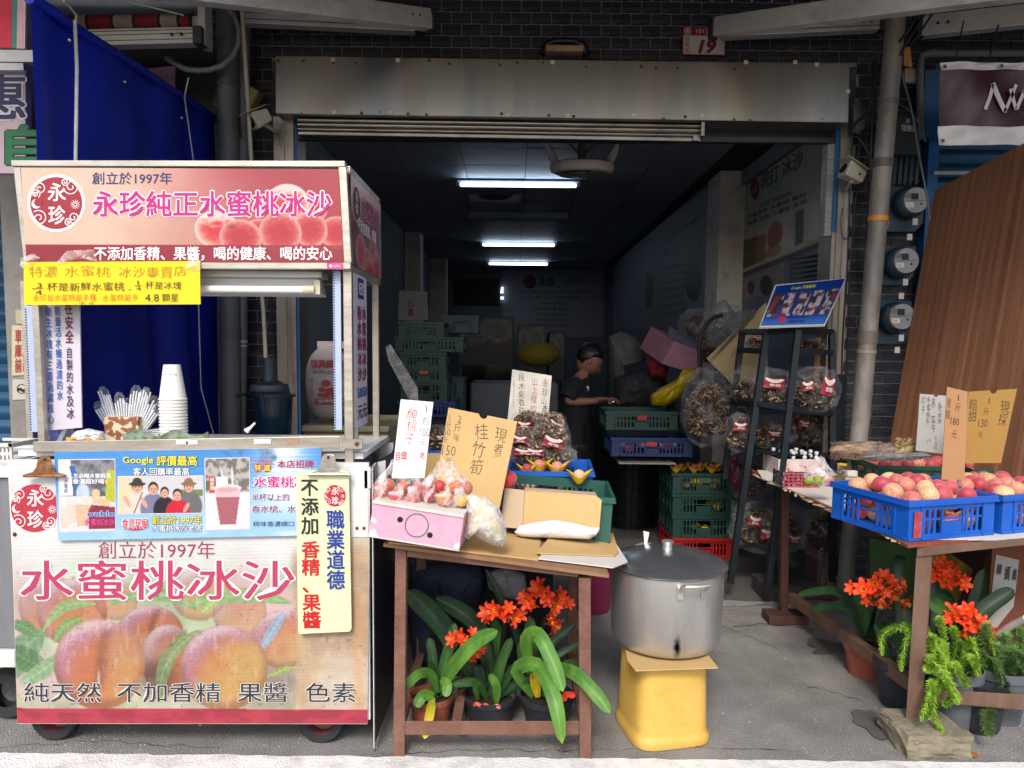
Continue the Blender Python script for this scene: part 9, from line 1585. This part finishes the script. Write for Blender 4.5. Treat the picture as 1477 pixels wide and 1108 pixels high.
for pts, w_, m, ys2 in (([(1340, 950), (1352, 890), (1345, 830)], 16, LD, (3.1, 3.15, 3.2)), ([(1370, 950), (1400, 900), (1420, 820)], 22, LD, (3.1, 3.2, 3.25)), ([(1375, 940), (1420, 880), (1462, 850)], 22, LD, (3.1, 3.1, 3.1)), ([(1330, 960), (1370, 880), (1345, 860)], 15, LD, (3.1, 3.0, 2.95)), ([(1400, 930), (1370, 890), (1330, 858)], 18, LG, (2.95, 2.9, 2.9)), ([(1300, 985), (1316, 940), (1300, 850)], 12, LD, (3.0, 3.0, 3.05)), ([(1305, 985), (1280, 940), (1262, 900)], 9, LD, (3.0, 3.0, 3.0)), ([(1380, 940), (1372, 880), (1360, 850)], 16, LD, (3.15, 3.2, 3.2)), ([(1300, 980), (1298, 830), (1298, 800)], 14, LD, (3.1, 3.2, 3.25))): strap(pts, w_, m, t, ys2)
florets(t, [(1352, 818), (1362, 826), (1372, 822), (1380, 830), (1368, 838), (1388, 838), (1350, 830), (1394, 842), (1358, 812)], 3.1, .036); florets(t, [(1372, 880), (1385, 883), (1395, 878), (1402, 888), (1390, 892), (1412, 890), (1420, 898), (1408, 902), (1425, 908), (1432, 912), (1398, 900), (1368, 892), (1392, 916), (1430, 918), (1416, 908)], 2.88, .033)
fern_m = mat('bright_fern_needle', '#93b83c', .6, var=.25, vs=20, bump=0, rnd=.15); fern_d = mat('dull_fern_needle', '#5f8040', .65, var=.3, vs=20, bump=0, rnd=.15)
def frond(par, pts, Ys, wpx, m, seed, n=30, nm='frond'):
 rg = random.Random(seed); P3 = [P(u, v, y) for (u, v), y in zip(pts, Ys)]; sp = []
 for i in range(len(P3) - 1):
  p0, p1, p2, p3 = P3[max(i - 1, 0)], P3[i], P3[i + 1], P3[min(i + 2, len(P3) - 1)]
  for k in range(n): f = k / n; sp.append(.5 * ((2 * p1) + (p2 - p0) * f + (2 * p0 - 5 * p1 + 4 * p2 - p3) * f * f + (-p0 + 3 * p1 - 3 * p2 + p3) * f ** 3))
 sp.append(P3[-1]); b = B(m).m(m, True); b.tube(sp[::4] + [sp[-1]], .0022, 5); b.m(m, False); L = wpx / 1050 * Ys[0] / 2; N_ = len(sp)
 for i, p in enumerate(sp[:-1]):
  q = i / N_; d = (sp[i + 1] - p).normalized(); e1 = d.orthogonal().normalized(); e2 = d.cross(e1); ll = L * min(1, .35 + q * 3) * min(1, (1.06 - q) * 4)
  for k in range(7):
   a = rg.uniform(0, 2 * pi); o_ = (e1 * cos(a) + e2 * sin(a)); tip = p + o_ * ll * rg.uniform(.75, 1.1) + d * ll * rg.uniform(.35, .8); sd_ = d.cross(o_) * .0016; b.add([p - sd_, p + sd_, (p + tip) / 2 + sd_ * 1.6, tip, (p + tip) / 2 - sd_ * 1.6], [(0, 1, 2, 4), (4, 2, 3)])
 return mk(nm, b, par)
gpot = mat('grey_pot_plastic', '#5c6064', .6, var=.15, vs=6, bump=.2, dirt='#3e4244', damt=.4, ds=7)
t = potted('foxtail fern spilling over the table rail from a grey pot beside the stones', 1372, 1078, 2.84, .10, .24, gpot, nm='potted_fern')
F_ = [([(1362, 985), (1350, 930), (1310, 905), (1275, 915), (1272, 945)], (2.84, 2.8, 2.75, 2.72, 2.7)), ([(1360, 985), (1345, 925), (1315, 910), (1302, 945), (1300, 968)], (2.84, 2.78, 2.72, 2.68, 2.66)), ([(1368, 985), (1362, 920), (1354, 890)], (2.84, 2.82, 2.8)), ([(1366, 985), (1380, 930), (1374, 905)], (2.84, 2.84, 2.84)), ([(1370, 985), (1352, 925), (1345, 960), (1335, 965)], (2.82, 2.72, 2.66, 2.64)), ([(1366, 990), (1340, 950), (1365, 975), (1378, 1000), (1380, 1015)], (2.8, 2.66, 2.62, 2.6, 2.6)), ([(1362, 1000), (1345, 985), (1338, 1010), (1328, 1040)], (2.8, 2.66, 2.62, 2.6)), ([(1368, 1000), (1352, 990), (1348, 1030), (1360, 1058)], (2.8, 2.68, 2.63, 2.6)), ([(1370, 995), (1365, 980), (1372, 1005), (1362, 1018)], (2.78, 2.68, 2.64, 2.62)), ([(1372, 985), (1360, 930), (1368, 985), (1366, 975)], (2.84, 2.76, 2.7, 2.7)), ([(1375, 985), (1395, 950), (1408, 960), (1410, 975)], (2.82, 2.78, 2.72, 2.7)), ([(1378, 985), (1385, 950), (1400, 925), (1412, 950)], (2.84, 2.82, 2.8, 2.76)), ([(1380, 985), (1400, 930), (1425, 915), (1435, 945)], (2.86, 2.86, 2.84, 2.8)), ([(1372, 985), (1340, 930), (1336, 905)], (2.88, 2.88, 2.88)), ([(1365, 990), (1330, 940), (1345, 920), (1360, 950)], (2.82, 2.74, 2.7, 2.66)), ([(1364, 995), (1345, 1000), (1336, 1025), (1340, 1035)], (2.78, 2.66, 2.62, 2.6)), ([(1376, 985), (1378, 960), (1390, 980), (1396, 990)], (2.8, 2.74, 2.68, 2.66))]
for i, (pts, ys2) in enumerate(F_): frond(t, pts, ys2, 16, fern_m, i, 24)
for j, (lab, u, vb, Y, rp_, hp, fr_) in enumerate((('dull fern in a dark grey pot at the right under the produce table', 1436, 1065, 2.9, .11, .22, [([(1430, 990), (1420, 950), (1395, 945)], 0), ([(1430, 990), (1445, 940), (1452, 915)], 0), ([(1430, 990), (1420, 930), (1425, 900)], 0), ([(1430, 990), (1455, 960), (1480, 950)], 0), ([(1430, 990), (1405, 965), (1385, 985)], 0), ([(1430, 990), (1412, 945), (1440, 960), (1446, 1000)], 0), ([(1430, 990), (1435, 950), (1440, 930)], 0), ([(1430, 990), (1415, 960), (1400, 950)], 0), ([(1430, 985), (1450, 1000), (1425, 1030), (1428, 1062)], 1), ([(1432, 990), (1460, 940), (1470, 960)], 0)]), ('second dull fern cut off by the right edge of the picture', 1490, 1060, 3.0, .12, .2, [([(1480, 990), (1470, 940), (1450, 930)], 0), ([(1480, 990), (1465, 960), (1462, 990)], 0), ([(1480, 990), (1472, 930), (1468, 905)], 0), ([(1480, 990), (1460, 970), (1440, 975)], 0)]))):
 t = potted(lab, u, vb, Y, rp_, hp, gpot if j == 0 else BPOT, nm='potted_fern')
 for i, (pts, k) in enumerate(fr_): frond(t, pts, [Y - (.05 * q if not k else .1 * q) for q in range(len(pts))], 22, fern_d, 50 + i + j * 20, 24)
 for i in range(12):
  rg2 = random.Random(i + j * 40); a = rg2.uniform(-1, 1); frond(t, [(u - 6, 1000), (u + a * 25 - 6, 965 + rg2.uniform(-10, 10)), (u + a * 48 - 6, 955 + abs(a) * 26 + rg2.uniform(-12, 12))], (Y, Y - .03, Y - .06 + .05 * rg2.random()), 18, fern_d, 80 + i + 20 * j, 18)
mk('tipped_black_pot', B(BPOT).m(BPOT, True).lathe([(.001, 0), (.075, 0), (.08, .01), (.1, .19), (.104, .2), (.095, .2)], 28, G(1408, 1048)), label='empty looking black pot between the two ferns under the table', cat='pot')
rg = random.Random(31); lm = mat('dry_leaf', '#9a5a30', .8, var=.3, vs=30)
for i, (u, v) in enumerate(((1287, 1052), (1402, 1090), (1380, 1087), (1297, 1045))): c = G(u, v); s = (.012, .022, .016, .01)[i]; mk('dry_leaf', B(lm).grid(lambda x, y: c + V(((x - .5) * s * 2 * sin(pi * y) + .2 * s * y, (y - .5) * s * 2, .003 + .01 * (x - .5) ** 2 + .006 * y * sin(3 * x))), 6, 6), label=('small orange dry leaf by the left side of the stones', 'largest dry orange leaf on the ground right of the stones', 'curled dry leaf just right of the stones', 'tiny dry leaf behind the stones')[i], cat='leaf')
c = G(1470, 915); b = B(galv).m(galv, True); b.tube([P(1440, 915, 2.9), P(1462, 900, 2.85), P(1480, 892, 2.8)], .014, 10); mk('metal_tube', b, label='short shiny metal tube end at the right edge above the ferns', cat='tube')
if _to is not None: bpy.data.objects.remove(_to, do_unlink=True)
for o in list(COL.objects):
 if o.get('group') == '': del o['group']
